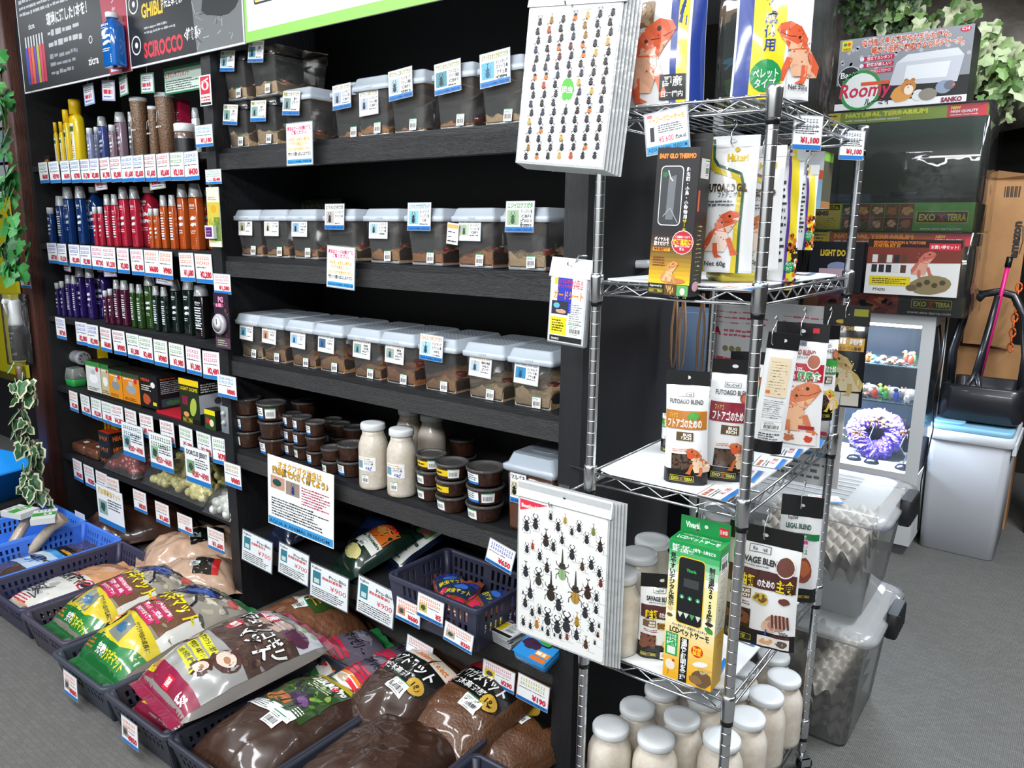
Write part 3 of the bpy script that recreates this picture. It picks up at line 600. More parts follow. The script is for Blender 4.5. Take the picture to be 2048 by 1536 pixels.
b = MB(); b.box(-.03, -.02, 0, .03, .02, .21, mat('#a31c40', .4)); a = Art(b, lambda x, y, l: (x, -.0204-l*.0002, y)); a.dash(-.022, .1, .022, .17, 8, '#e7c9d0', 1)
solo('carton', b, 'crimson carton standing behind the tall pellet tube on the top shelf', 'box', (X(A1, 1425, 900, .33), .33, ZL[0]))
t = thing('food_jar', 'clear jar with white lid and dark label near right end of the top shelf', 'jar', (X(A1, 1455, 1000, .27), .27, ZL[0]))
b = MB(); b.lathe([(.035, 0), (.038, .004), (.038, .075), (.034, .085)], mat('#6e5c52', .2, coat=.8), 24); part('jar', b, t); b = MB(); b.lathe([(.036, .083), (.038, .085), (.038, .11), (.034, .113)], WHITE, 24); part('lid', b, t)
b = MB(); b.lathe([(.0385, .015), (.0385, .06)], mat('#1a1c20', .4), 24, cap=(0, 0)); part('printed_label', b, t)
# small card with an orange shrimp on the top shelf, left end
b = MB(); b.box(-.03, 0, 0, .03, .002, .05, '#2a2622'); a = Art(b); a.disc(0, .025, .02, '#d8742a', 1, .01, jit=.3); a.dash(-.025, .004, .025, .014, 2, '#e8b83a', 1); solo('shrimp_card', b, 'small dark card with an orange shrimp leaning at left end of the top shelf', 'card', (X(A1, 360, 1200, .25), .25, ZL[0]))
# --- shelf edge tickets
tcs = ['#4a4ac8', '#e0608c', '#e87830', '#5aa84a', '#c83c4c', '#4a8ac8']
def tagrow(cr, xs, ytop, wd, cols, prices, row, style=0, hgt=1.0, Y=YF-.004):
    """xs left edges; ytop = (y at first, y at last)"""
    n = len(xs)
    for i, x in enumerate(xs):
        f = (x-xs[0])/(xs[-1]-xs[0]); yy = ytop[0]+(ytop[1]-ytop[0])*f; wp = wd[0]+(wd[1]-wd[0])*f
        p0 = at(*PL(x, yy, *cr), 1, Y); p1 = at(*PL(x+wp, yy+4, *cr), 1, Y); w = p1.x-p0.x-.004; me = pricetag(w, w*hgt, tcs[cols[i % len(cols)]], prices[i % len(prices)], style=style)
        side = f'{ORD[i]} from the left' if i <= n//2 else f'{ORD[n-1-i]} from the right'
        solo('price_tag', me, f'price ticket reading {prices[i % len(prices)]} on the {row} shelf edge, {side}', 'price tag', (p0.x+w/2, Y-.0006*(i % 2), p0.z), 0, f'price tickets on the {row} shelf edge', rot=(R.uniform(-.03, .03), R.uniform(-.02, .02), R.uniform(-.05, .05)))
tagrow(A1, [300, 383, 468, 545, 620, 693, 770, 857, 948, 1030, 1120, 1225, 1330, 1440], (1283, 1200), (72, 125), [3, 5, 5, 5, 0, 0, 4, 4, 5, 5, 4, 4, 3, 5], ['¥680', '¥390', '¥690', '¥780', '¥1,780', '¥2,080', '¥1,780', '¥2,080', '¥1,600', '¥2,600', '¥1,600', '¥2,600', '¥2,100', '¥430'], 'top left')
tagrow(A2, [380, 460, 555, 645, 738, 830, 940, 1050, 1165, 1280, 1440, 1575], (590, 678), (74, 135), [0, 0, 0, 0, 1, 1, 1, 1, 2, 2, 2, 2], ['¥730', '¥1,230', '¥2,080', '¥2,980', '¥730', '¥1,230', '¥2,080', '¥2,980', '¥680', '¥980', '¥1,680', '¥2,280'], 'second left')
tagrow(A2, [445, 612, 700, 805, 905, 1018, 1122, 1240, 1365, 1500, 1640], (1188, 1458), (80, 130), [0, 0, 0, 4, 4, 3, 3, 3, 3, 1, 1], ['¥730', '¥2,080', '¥2,980', '¥680', '¥980', '¥1,380', '¥2,480', '¥980', '¥1,980', '¥1,380', '¥2,480'], 'third left')
tagrow(A3, [525, 612, 695, 780, 850, 955, 1072, 1228, 1370, 1505, 1630], (463, 815), (72, 122), [2, 3, 3, 3, 4, 4, 4, 4, 3, 3, 3], ['¥2,280', '¥2,200', '¥2,500', '¥3,080', '¥4,380', '¥4,380', '¥1,980', '¥2,980', '¥1,380', '¥1,780', '¥780'], 'fourth left', 0)
tagrow(A3, [553, 638, 733, 815], (985, 1118), (76, 92), [4, 4, 2, 2], ['¥580', '¥580', '¥980', '¥980'], 'fifth left')
# --- single tickets and cards: (crop, x0, x1, ytop, ybottom, title colour, price, style, plane, label)
def card(cr, x0, x1, y0, y1, tc, price, style, Y, label, title=None, photo=None, grp=None, yaw=0, shop=None):
    p0 = at(*PL(x0, y0, *cr), 1, Y); p1 = at(*PL(x1, y0+(x1-x0)*.12, *cr), 1, Y); p2 = at(*PL(x0, y1, *cr), 1, Y)
    w = p1.x-p0.x; h = abs(p0.z-p2.z); return solo('price_tag' if price else 'info_card', pricetag(w, h, tc, price, title, style, photo, shop), label, 'price tag' if price else 'card', (p0.x+w/2, Y, p0.z), 0, grp, rot=(0, 0, yaw))
for a_ in ((A3, 1020, 1115, 1218, 1368, '#e87830', '¥830', 0, .19, 'ticket reading ¥830 hanging below the red jelly bag'), (A3, 1190, 1290, 1310, 1462, '#e87830', '¥1,680', 0, .19, 'ticket reading ¥1,680 hanging below the yellow jelly bag'), (A3, 1360, 1470, 1400, 1530, '#e87830', '¥830', 0, .19, 'ticket reading ¥830 hanging left of the white bag'),
           (((0, 980), 2.763), 1145, 1233, 203, 312, '#e87830', '¥1,680', 0, .19, 'ticket reading ¥1,680 hanging below the white bag'), (A2, 1660, 1785, 2, 112, '#2f9a6a', '¥2,480', 0, .16, 'ticket reading ¥2,480 on the middle upright above the fish card'), (A1, 1535, 1670, 995, 1160, '#3aa0d0', '¥1,180', 0, .15, 'ticket reading ¥1,180 on the middle upright at top shelf height'),
           (A2, 1725, 1858, 838, 990, '#e0608c', '¥1,380', 0, .165, 'ticket reading ¥1,380 on the middle upright above the round thermometer'), (A3, 1668, 1808, 338, 500, '#3aa0d0', '¥880', 0, .165, 'ticket reading ¥880 on the middle upright above the blister packs'), (A3, 1720, 1843, 1008, 1180, '#c8a030', '¥880', 0, .165, 'ticket reading ¥880 with grey photo beside the yellow jelly bag'),
           (A3, 575, 645, 1385, 1480, '#8a8f95', '¥580', 0, .12, 'small ticket reading ¥580 clipped to the blue crate corner'), (((0, 400), 3.84), 150, 228, 552, 665, '#3a7ac8', '¥1,280', 0, .09, 'ticket reading ¥1,280 stuck on the dark wooden pillar')):
    card(*a_)
card(A3, 930, 1090, 700, 945, '#4a90a8', '¥280〜¥980', 1, .178, 'tall ticket with blue photo hanging over the heating boxes', photo='#7fb0b8')
card(A3, 1140, 1312, 775, 1035, '#3a8a5a', '¥250〜¥680', 1, .178, 'tall ticket with green photo hanging over the red jelly bag', photo='#86b89a')
card(A3, 1415, 1600, 880, 1145, '#4a4f55', '¥280〜¥980', 1, .178, 'tall ticket headed DORCUS JERRY hanging over the yellow jelly bag', title='DORCUS JERRY', photo='#79a878')
card(A3, 735, 930, 1175, 1450, '#d8b020', None, 1, .15, 'large white card with red headline propped over the dark soil bag', title='超お得昆虫マット', photo='#8fb39a')
# dangling shelf-talker cards
for i, (cr, x0, x1, y0, y1, c, lab) in enumerate(((A1, 645, 740, 672, 838, '#8fa4d0', 'pale blue dangling card, leftmost under the dark signboard'), (A1, 803, 900, 640, 805, '#a8a0c8', 'lilac dangling card, second from left under the dark signboard'), (A1, 912, 1022, 603, 765, '#4f8f68', 'green edged dangling card, third from left under the dark signboard'), (A1, 1105, 1208, 585, 745, '#5f9a78', 'green edged dangling card, fourth from left under the signboard'),
        (A2, 762, 855, 58, 165, '#b8a0a8', 'small grey dangling card under the top shelf tickets, the left one'), (A2, 1205, 1322, 35, 158, '#a8a890', 'small grey dangling card under the top shelf tickets, the right one'), (A2, 492, 580, 715, 815, '#8a7a98', 'small dangling card over the violet bottles, leftmost'), (A2, 832, 928, 748, 858, '#8a82a8', 'small dangling card over the large violet bottle'), (A2, 1268, 1385, 802, 922, '#9a8fa8', 'small dangling card over the dark green bottles'))):
    p0 = at(*PL(x0, y0, *cr), 1, .215); p1 = at(*PL(x1, y0, *cr), 1, .215); p2 = at(*PL(x0, y1, *cr), 1, .215); w, h = p1.x-p0.x, p0.z-p2.z; b = MB(); b.box(-w/2, 0, -h, w/2, .001, 0, c)
    a = Art(b); a.rect(-w*.42, -h*.92, w*.42, -h*.08, '#d9dcdf', 0); a.dash(-w*.36, -h*.4, w*.36, -h*.14, 3, '#5a5f68', 1); a.dash(-w*.36, -h*.7, w*.36, -h*.46, 1, RED, 1, fill=.8); a.dash(-w*.36, -h*.86, w*.36, -h*.72, 1, '#4a6ab0', 1); b.tube([(0, .0005, 0), (0, .0005, .03)], .001, WHITE, 5)
    solo('dangling_card', b, lab, 'card', (p0.x+w/2, .215, p0.z), 0, 'dangling cards in the left bay', rot=(0, R.uniform(-.1, .1), R.uniform(-.2, .2)))
# green hand-written card + red eye sticker card
p0 = at(*PL(1285, 545, *A1), 1, .25); p1 = at(*PL(1600, 520, *A1), 1, .25); b = MB(); W_ = p1.x-p0.x; b.box(0, 0, -.09, W_, .002, 0, '#2f7a52'); a = Art(b); a.rect(.006, -.084, W_-.006, -.01, '#cfe0d4', 0); a.text('ビタミンサプリメント', .012, -.034, .016, '#b02a3a', 1, w=W_*.6); a.dash(.012, -.08, W_-.02, -.042, 5, '#3a4048', 1)
solo('info_card', b, 'green bordered hand-written card high in the left bay under the signboard', 'card', (p0.x, .25, p0.z))
p0 = at(*PL(1565, 600, *A1), 1, .165); p1 = at(*PL(1655, 585, *A1), 1, .165); w_ = p1.x-p0.x; h_ = p0.z-at(*PL(1575, 840, *A1), 1, .165).z; b = MB(); b.box(0, 0, -h_, w_, .001, 0, '#eceef0'); a = Art(b); a.rect(w_*.1, -h_*.62, w_*.9, -h_*.04, '#c8243c', 0); a.disc(w_*.5, -h_*.34, w_*.32, '#f0f0f0', 1, w_*.22); a.disc(w_*.5, -h_*.34, w_*.16, '#c8243c', 2); a.poly([(w_*.2, -h_*.2), (w_*.8, -h_*.1), (w_*.8, -h_*.15), (w_*.25, -h_*.25)], '#f0f0f0', 1); a.dash(w_*.1, -h_*.86, w_*.9, -h_*.66, 2, '#c8243c', 1); a.rect(w_*.06, -h_*.97, w_*.94, -h_*.89, '#1a1c20', 1)
solo('warning_sticker', b, 'white sticker with a red eye symbol on the middle upright', 'sticker', (p0.x, .165, p0.z))
# hanging fish pack and round thermometer pack on the upright
p0 = at(*PL(1663, 140, *A2), 1, .15); p2 = at(*PL(1700, 620, *A2), 1, .15); w_ = .072; h_ = p0.z-p2.z; t = thing('hanging_pack', 'clear hanging pack with goldfish picture and purple digital thermometer on the upright', 'pack', (p0.x+w_/2, .15, p0.z))
b = MB(); b.box(-w_/2, 0, -h_, w_/2, .003, 0, '#d9ddc8'); a = Art(b); a.rect(-w_/2, -h_*.9, w_/2, -h_*.25, '#c9b84a', 0); a.rect(0, -h_*.9, w_/2, -h_*.5, '#6d8a3a', 1); a.disc(0, -h_*.36, .016, '#f0a020', 2, .012, jit=.1)
for i in range(30): a.line([(R.uniform(-.03, .03), -h_*R.uniform(.5, .88)), (R.uniform(-.03, .03), -h_*R.uniform(.5, .88))], .0012, R.choice(('#e8d040', '#8fae4a', '#3f6a2a')), 2.5)
a.dash(-.028, -h_*.22, .028, -h_*.15, 2, '#c8a84a', 1); part('backing_card', b, t); b = MB(); b.box(-w_*.48, -.014, -h_*.86, w_*.2, -.002, -h_*.64, '#d8dadc'); a = Art(b, lambda x, y, l: (x, -.0145-l*.0002, y)); a.rect(-w_*.42, -h_*.83, w_*.08, -h_*.67, '#5a2468', 0); a.dash(-w_*.36, -h_*.8, w_*.02, -h_*.7, 2, '#a878c0', 1); part('thermometer', b, t, 'white digital thermometer with purple screen')
b = MB(); b.tube([(0, .002, 0), (0, -.01, .002), (0, -.012, .02), (0, .01, .022), (0, .025, .022)], .0012, STEEL, 5); part('hook', b, t)
p0 = at(*PL(1700, 990, *A2), 1, .15); w_ = .085; h_ = p0.z-at(*PL(1740, 1440, *A2), 1, .15).z; t = thing('thermometer_pack', 'dark purple hanging pack with round white dial thermometer on the upright', 'pack', (p0.x+w_/2, .16, p0.z))
b = MB(); b.box(-w_/2, 0, -h_, w_/2, .003, 0, '#2e2030'); a = Art(b); a.text('PG', 0, -h_*.16, .018, '#e08ab0', 1, 'c', bold=.06); a.dash(-.03, -h_*.26, .03, -h_*.18, 1, '#e08ab0', 1, fill=.8); a.rect(-w_/2, -h_*.98, w_/2, -h_*.8, '#5a4450', 0); a.dash(-.03, -h_*.95, .03, -h_*.83, 3, '#b8c0a8', 1)
for i in range(14): a.disc(R.uniform(-.04, .04), -h_*R.uniform(.02, .98), .006, R.choice(('#6a3050', '#3f5a30', '#803a48')), .5, jit=.4)
part('backing_card', b, t); b = MB(); M = Matrix.Translation((0, -.001, -h_*.55)) @ Matrix.Rotation(math.pi/2, 4, 'X'); b.lathe([(.034, 0), (.036, .012), (.03, .018)], mat('#bdbac4', .2, coat=.6), 28, M); b.lathe([(.026, .0185), (.001, .019)], '#e6e8ea', 28, M); b.box(-.001, -.022, -h_*.55, .001, -.0205, -h_*.55+.02, '#2a2a30'); part('dial', b, t)
# --- fourth shelf: boxed lamps
def bx(name, lab, cr, x0, x1, yt, zsh, d, c, Y, art=None, sart=None, cat='box', yaw=0, h=None):
    X0, X1 = X(cr, x0, yt+200, Y), X(cr, x1, yt+200, Y); w = X1-X0; h = h or Zp(cr, x0, yt, Y)-zsh; b = cbox(w, d, h, c)
    if art: art(front(b, w, d), w, h)
    if sart: sart(rside(b, w, d), d, h)
    return solo(name, b, lab, cat, ((X0+X1)/2, Y+d/2, zsh), yaw)
def lampart(bg, top, lamp, word=None):
    def f(a, w, h):
        a.rect(0, 0, w, h, bg, 0); a.rect(0, h*.86, w, h, top, 1); a.disc(w*.5, h*.5, w*.3, lamp, 1, h*.15); a.rect(w*.38, h*.62, w*.62, h*.75, '#b8bcc0', 2); a.rect(0, 0, w, h*.1, '#1d1f1c', 1); a.dash(w*.1, h*.78, w*.9, h*.85, 1, '#f0f0f0', 2); a.dash(w*.1, h*.14, w*.9, h*.24, 2, '#3a2a20', 2); a.disc(w*.78, h*.8, w*.09, '#c8283c', 3)
        if word: a.text(word, w*.08, h*.87, h*.07, '#f08a2a', 3, w=w*.84)
    return f
bx('lamp_box', 'white and red boxed reptile lamp, leftmost carton on the fourth shelf', A3, 672, 780, 235, ZL[3], .09, '#1c2a1f', .215, lampart('#d8dcd8', '#3a8a3a', '#f4f6f8'))
bx('lamp_box', 'narrow green and white boxed lamp between white and orange cartons', A3, 786, 845, 262, ZL[3], .09, '#1c2018', .215, lampart('#c8b890', '#2a7a3a', '#eef0e8'))
bx('lamp_box', 'orange boxed heat lamp with green top edge, left of two on fourth shelf', A3, 847, 945, 300, ZL[3], .1, '#1c2018', .215, lampart('#e09020', '#2a5a3a', '#8a8f90'))
bx('lamp_box', 'orange boxed heat lamp with silver bulb, right of two on fourth shelf', A3, 950, 1078, 325, ZL[3], .1, '#2a2018', .215, lampart('#e0861c', '#2a4a34', '#9aa0a0'))
def blk(a, w, h): a.rect(0, 0, w, h, '#17171a', 0); a.text('MEGA', w*.1, h*.8, h*.09, '#e0502a', 1, w=w*.5); a.disc(w*.75, h*.72, w*.12, '#e8eaec', 1, h*.09); a.disc(w*.35, h*.25, w*.22, '#b8502a', 1, h*.16, jit=.15); a.rect(w*.7, h*.1, w*.9, h*.2, '#e8d020', 1); a.dash(w*.1, h*.5, w*.7, h*.7, 3, '#e8e0d0', 1)
def blks(a, w, h): a.dash(w*.1, h*.45, w*.9, h*.85, 7, '#b8bcc0', 1); a.rect(w*.1, h*.06, w*.95, h*.3, '#2f4a5a', 1); a.disc(w*.5, h*.17, w*.25, '#3a7a4a', 2, h*.07, jit=.3); a.text('Basking Sun', w*.1, h*.88, h*.05, '#e06a2a', 1, w=w*.5)
bx('lamp_box', 'black boxed basking lamp with white bulb picture on the red tray', A3, 1082, 1215, 335, ZL[3]+.012, .13, '#17171a', .215, blk, blks)
def ldo(a, w, h): a.rect(0, 0, w, h, '#1d2a16', 0); a.rect(0, h*.86, w, h, '#e8c81a', 1); a.text('LIGHT DOME', w*.06, h*.74, h*.08, '#e8c81a', 2, w=w*.88); a.rect(w*.12, h*.4, w*.42, h*.6, '#7a1f3a', 2); a.disc(w*.68, h*.38, w*.16, '#a8b84a', 2, h*.22, a=-.3); a.disc(w*.3, h*.18, w*.14, '#d89a5a', 2, h*.06); a.rect(0, 0, w, h*.1, '#0f120c', 1); exo(a, w*.35, h*.05, w*.5, 2)
def lds(a, w, h): a.rect(0, h*.25, w, h*.68, '#b8bcc4', 1); a.disc(w*.6, h*.5, w*.12, '#4a4f55', 2, h*.08); a.dash(w*.06, h*.72, w*.94, h*.94, 4, '#d8d8d0', 1)
bx('lamp_box', 'black and yellow light dome carton on the fourth shelf near the upright', A3, 1385, 1532, 375, ZL[3]-.0+.0, .13, '#17181a', .21, ldo, lds, h=.17)
def syb(a, w, h): a.rect(0, 0, w, h, '#2a4a1c', 0); a.rect(0, h*.75, w, h, '#e8d81a', 1); a.disc(w*.3, h*.45, w*.18, '#b82a2a', 2); a.disc(w*.65, h*.35, w*.2, '#e8e0b0', 2)
bx('lamp_box', 'small yellow topped lamp box in front of the light dome carton', A3, 1582, 1662, 625, ZL[3], .05, '#1c2018', .2, syb, h=.075)
for i, (x, yy) in enumerate(((1725, .185), (1775, .2))):
    t = thing('blister_pack', ('clear blister pack with silver suction cups hanging at fourth shelf end, front one', 'clear blister pack with silver suction cups hanging right behind the front one')[i], 'pack', (X(A3, x, 650, yy), yy, ZL[3]+.11)); b = MB(); b.rbox(.045, .004, -.1, 0, film('#c0c8cc', .5, .1), r=.0015, c=.001); part('blister', b, t); b = MB()
    for z in (-.025, -.06): b.lathe([(.012, -.004), (.008, .004), (.004, .008)], mat('#aeb6ba', .15, coat=.6), 16, Matrix.Translation((0, -.006, z)) @ Matrix.Rotation(math.pi/2, 4, 'X'))
    part('suction_cup', b, t)
b = MB(); b.box(-.16, 0, 0, .03, .16, .012, '#b81c30'); solo('display_tray', b, 'red tray under the black boxed basking lamp', 'tray', (X(A3, 1370, 640, .215), .212, ZL[3]))
b = MB(); b.rbox(.08, .06, 0, .035, mat('#2f9a4a', .4), r=.01, tw=1.1); b.rbox(.088, .068, .035, .085, film('#c8d0cc', .6, .08), r=.01, tw=.8); solo('tortoise_dish_pack', b, 'green tray in clear wrap at left end of the fourth shelf', 'pack', (X(A3, 590, 450, .26), .26, ZL[3]))
b = MB(); M = Matrix.Rotation(math.pi/2, 4, 'Y'); b.lathe([(.03, -.05), (.032, -.045), (.028, -.03), (.032, -.02), (.028, -.01), (.032, 0), (.034, .03), (.03, .045)], mat('#9a9da2', .3, coat=.4), 24, M)
for k in range(8): b.ball((.046, .02*math.cos(k*.785), .02*math.sin(k*.785)), .002, .004, .004, '#2a2c30', 6)
solo('heater_reel', b, 'grey ribbed round heater lying on clear pack at left of the fourth shelf', 'heater', (X(A3, 610, 180, .3), .3, ZL[3]+.125))
for (x0, x1, y0, y1, tx, Y, lab) in ((712, 830, 80, 232, 'ス', .4, 'yellow banner with red characters at back of the fourth shelf'), (738, 895, 560, 830, '呼山', .4, 'yellow banner with red characters at back of the fifth shelf')):
    p0, p1 = at(*PL(x0, y0, *A3), 1, Y), at(*PL(x1, y1, *A3), 1, Y); i = 3 if tx == 'ス' else 4; w, h = p1.x-p0.x, ZL[i-1]-.0245-ZL[i]; p0.z = ZL[i]+h; b = MB(); b.box(0, 0, -h, w, .002, 0, '#e0c014'); Art(b).vtext(tx, w*.5, -h*.2, w*.5, '#b8301c', 1, bold=.04); solo('yellow_banner', b, lab, 'banner', (p0.x, Y, p0.z))
b = MB(); b.box(-.04, 0, 0, .04, .06, .05, '#a8142c'); solo('carton', b, 'red carton behind the black boxed basking lamp', 'box', (X(A3, 1375, 280, .4), .42, ZL[3]+.13))
b = MB(); b.box(-.12, 0, 0, .12, .12, .13, '#3a3a34'); solo('carton', b, 'dark plain carton at the back of the fourth shelf', 'box', (X(A3, 1370, 280, .4)-.02, .4, ZL[3]))
# --- fifth shelf
PKM = mat('#5a3526', .25, coat=.7, key='clear_wrapped_soil', noise=.6, ns=50, h2='#7a5038', bump=.5, bs=60)
for i, (x0, x1, lab) in enumerate(((542, 636, 'brown clear-wrapped soil block at left end of the fifth shelf'), (636, 732, 'brown clear-wrapped soil block left of the heating boxes'))):
    b = MB(); w = X(A3, x1, 950, .23)-X(A3, x0, 950, .23); b.rbox(w*.95, .09, 0, .05, PKM, r=.012, c=.008); b.rbox(.03, .02, .05, .0515, WHITE, r=.002, c=.0003); solo('soil_block', b, lab, 'pack', ((X(A3, x1, 950, .23)+X(A3, x0, 950, .23))/2, .28, ZL[4]), 0, 'wrapped soil blocks')
def hb(a, w, h): a.text('ヒーティング', w*.12, h*.3, h*.35, '#e0702a', 1, w=w*.7, bold=.04)
def hbs(a, w, h): a.text('HEATING TOP', w*.1, h*.3, h*.38, '#e0702a', 1, w=w*.8, bold=.05)
for k in range(3):
    b = cbox(.1, .16, .052, '#1c1d1f'); hb(front(b, .1, .16), .1, .052); hbs(rside(b, .1, .16), .16, .052)
    if k == 2: a = Art(b, lambda x, y, l: (x-.05, y-.08, .0523+l*.0002)); a.rect(0, 0, .1, .16, '#c83a1c', 0); a.rect(0, .06, .05, .16, '#e8c020', 1)
    solo('heating_box', b, ('black and orange heating unit box, bottom of its stack', 'black and orange heating unit box, middle of its stack', 'black and orange heating unit box, top of its stack with red lid')[k], 'box', (X(A3, 795, 1000, .22), .31, ZL[4]+.0525*k), R.uniform(-.03, .03), 'heating unit boxes')
def jelly(name, lab, x, y, z, rx, ry, rz, c, n, clear=.35, jc=None):
    t = thing(name, lab, 'bag', (x, y, z)); b = MB(); q = random.Random(name+str(n)); n = int(n*1.6)
    for i in range(n):
        u, v = q.uniform(-1, 1), q.uniform(-1, 1); k = max(0, 1-u*u*.8-v*v*.8); hh = rz*k**.5; r = .021
        b.ball((u*rx*.85, v*ry*.85, q.uniform(r, max(r+.001, hh*1.6))), r, r, r*.9, mat(c, .3, coat=.5), 8)
    part('jelly_cups', b, t, kind='stuff')
    f = MB(); ph = n
    f.grid(lambda u, v: ((u-.5)*2.15*rx, (v-.5)*2.15*ry, .004+rz*1.75*max(0, (1-abs(2*u-1)**3)*(1-abs(2*v-1)**3))**.5+.005*math.sin(u*23+ph+3*math.sin(v*11))*math.sin(v*19)), 26, 20, film('#ffffff', .95, .1, 'clear_bag', bump=.8, bs=22)); part('clear_bag', f, t); return t
jelly('jelly_bag', 'clear bag of dark red jelly cups on the fifth shelf', X(A3, 1060, 1150, .3)+.02, .33, ZL[4], .13, .12, .055, '#8a2a2c', 70)
jelly('jelly_bag', 'clear bag of pale yellow jelly cups on the fifth shelf', X(A3, 1480, 1250, .3), .34, ZL[4], .22, .13, .095, '#ece49a', 170)
jelly('jelly_bag', 'clear bag of white jelly cups at right end of the fifth shelf', -2.06, .26, ZL[4], .085, .08, .055, '#dfe2dc', 40)
# --- signboards above
def board(lab, px, Y, w, h, art, roll=0, c='#1b1c20'):
    p = at(*px, 1, Y); b = MB(); b.box(0, 0, 0, w, .006, h, '#dfe2e4'); a = Art(b); a.rect(.006, .006, w-.006, h-.006, c, 0); art(a, w, h); return solo('signboard', b, lab, 'sign', tuple(p), 0, rot=(0, roll, 0))
def sgA(a, w, h):
    W_ = '#e6e8ea'; a.text('「生命力のある水」を作ります！', .03, h*.8, .038, W_, 1, w=w*.5, bold=.03)
    a.dash(.03, h*.57, w*.62, h*.76, 4, '#b8bcc2', 1); a.text('環境に適した1本を！', w*.3, h*.46, .036, W_, 1, w=w*.38, bold=.03); a.dash(w*.3, h*.28, w*.66, h*.44, 2, '#b8bcc2', 1); a.dash(w*.3, h*.08, w*.6, h*.26, 3, '#8a8f98', 1)
    for i, c in enumerate(('#2a4ab0', '#d83a5a', '#e06a2a', '#6a3ab0', '#a8b82a', '#d83a6a', '#c82a4a')): a.rect(.05+i*.026, h*.06, .072+i*.026, h*.34, c, 1); a.rect(.055+i*.026, h*.34, .067+i*.026, h*.42, '#d0d4d8', 1)
    a.text('zicra', .1, h*.47, .022, W_, 1); a.text('zicra', w*.655, h*.1, .03, W_, 1); a.ring(w*.69, h*.27, .014, .004, W_, 1)
    a.quadp((w*.83, 0), (w, 0), (w, h), (w*.76, h), '#a82f44', 1); a.text('簡単に！', w*.8, h*.78, .045, '#e8c0c8', 2, w=w*.16); a.line([(w*.79, h*.7), (w*.88, h*.66), (w*.95, h*.74), (w, h*.72)], .004, W_, 2); a.disc(w*.62, h*.9, .06, '#4f8a4a', 1, .05, jit=.2); a.disc(w*.62, h*.96, .03, '#c87a3a', 2, .03, jit=.2); a.vtext('スペシャル', w*.9, h*.66, .03, '#e0b0b8', 2); a.rect(w*.84, .01, w*.93, h*.2, '#cfd8e4', 2); a.disc(w*.88, h*.1, .02, '#4a8a5a', 3, jit=.3)
zA = 1.996
pL, pR = at(50, 188, 1, .17), at(262, 138, 1, .17)
board('dark signboard headed in white script with a rainbow of bottles, above the left bay', (50, 188), .17, pR.x-pL.x, .52, sgA)
def sgB(a, w, h):
    W_ = '#e6e8ea'; a.text('陸ガメ用総合栄養食 ジョジョ', .02, h*.84, .032, W_, 1, w=w*.45, bold=.02)
    for i, t in enumerate(('素材はもちろん、ミネラルバランスや食感など、', '人工フードのメリット・デメリットをとことん追求した', '嗜好性抜群の総合栄養食です。')): a.text(t, .02, h*(.74-.095*i), .026, W_, 1, w=w*(.5, .54, .32)[i])
    a.dash(.11, h*.43, w*.45, h*.49, 2, '#a8acb2', 1); a.text('GHIBLI', .1, h*.3, .045, '#e8c020', 1, w=w*.2, bold=.035); a.text('<完全草食系>', w*.34, h*.33, .03, W_, 1, w=w*.2)
    a.dash(.11, h*.19, w*.45, h*.25, 2, '#a8acb2', 1); a.text('SCIROCCO', .1, h*.05, .05, '#d8283c', 1, w=w*.36, bold=.035); a.text('<雑食系>', w*.52, h*.1, .03, W_, 1, w=w*.14)
    for yy in (.4, .14): a.ring(.05, h*yy, .032, .005, W_, 1); a.disc(.052, h*yy, .01, W_, 1)
    a.quadp((w*.62, .006), (w-.006, .006), (w-.006, h-.006), (w*.55, h-.006), '#6b6e70', .5)
    for i in range(90): x, y = w*R.uniform(.62, .97), h*R.uniform(.05, .95); a.line([(x, y), (x+R.uniform(-.05, .05), y+R.uniform(-.03, .05))], .003, R.choice(('#a8acae', '#3a3c3e', '#8a8e90')), 1.5)
    a.disc(w*.8, h*.68, .085, '#9a9c9a', 2, .085, jit=.05); a.disc(w*.78, h*.52, .09, '#222426', 3, .045, jit=.1); a.disc(w*.83, h*.28, .11, '#1d1f21', 3, .05, jit=.1); a.line([(w*.72, h*.55), (w*.76, h*.35), (w*.8, h*.3)], .03, '#222426', 3); a.line([(w*.9, h*.55), (w*.93, h*.42)], .025, '#222426', 3)
pL2 = pR.x+.004; board('dark signboard with GHIBLI in yellow and SCIROCCO in red beside a black and white tortoise', (262, 138), .168, at(490, 92, 1, .168).x-pL2, .52, sgB)
def sgC(a, w, h):
    a.rect(0, 0, w, h, '#8cc85a', .5); a.rect(.012, .03, w, h, '#e9ebee', 1)
    for i, c in enumerate(('#2a2a30', '#b8507a', '#2a3a30', '#2a3a9a', '#b8507a', '#3a7a4a', '#8a4a2a', '#2a3a9a')):
        x = .05+i*.185; a.rect(x, .1, x+.095, h, c, 2, rad=.008); a.rect(x+.005, .106, x+.09, h, '#eef0ee', 3, rad=.006); a.rect(x+.006, .108, x+.025, h, '#e8c41a', 4); a.dragon(x+.045, .14, .09, R.choice(('#d8702a', '#c88a3a', '#c8502a')), '#e8c088', 5); a.text('NET', x+.03, .112, .008, INK, 5)
board('white signboard with green border showing food pouches, above the middle bay', (492, 86), .165, at(1075, -25, 1, .165).x-at(492, 86, 1, .165).x, .4, sgC, c='#e9ebee')
# blue bottle fixed in front of the signboards
p = at(232, 135, 1, .139); hB = at(228, 24, 1, .139).z-p.z; t = zbottle(.09, hB, '#1464b8', 'XL'); t.name = 'display_bottle'; t.location = p; t['label'] = 'big blue water conditioner bottle with white cap mounted on the signboards'; t['group'] = ''
del t['group']
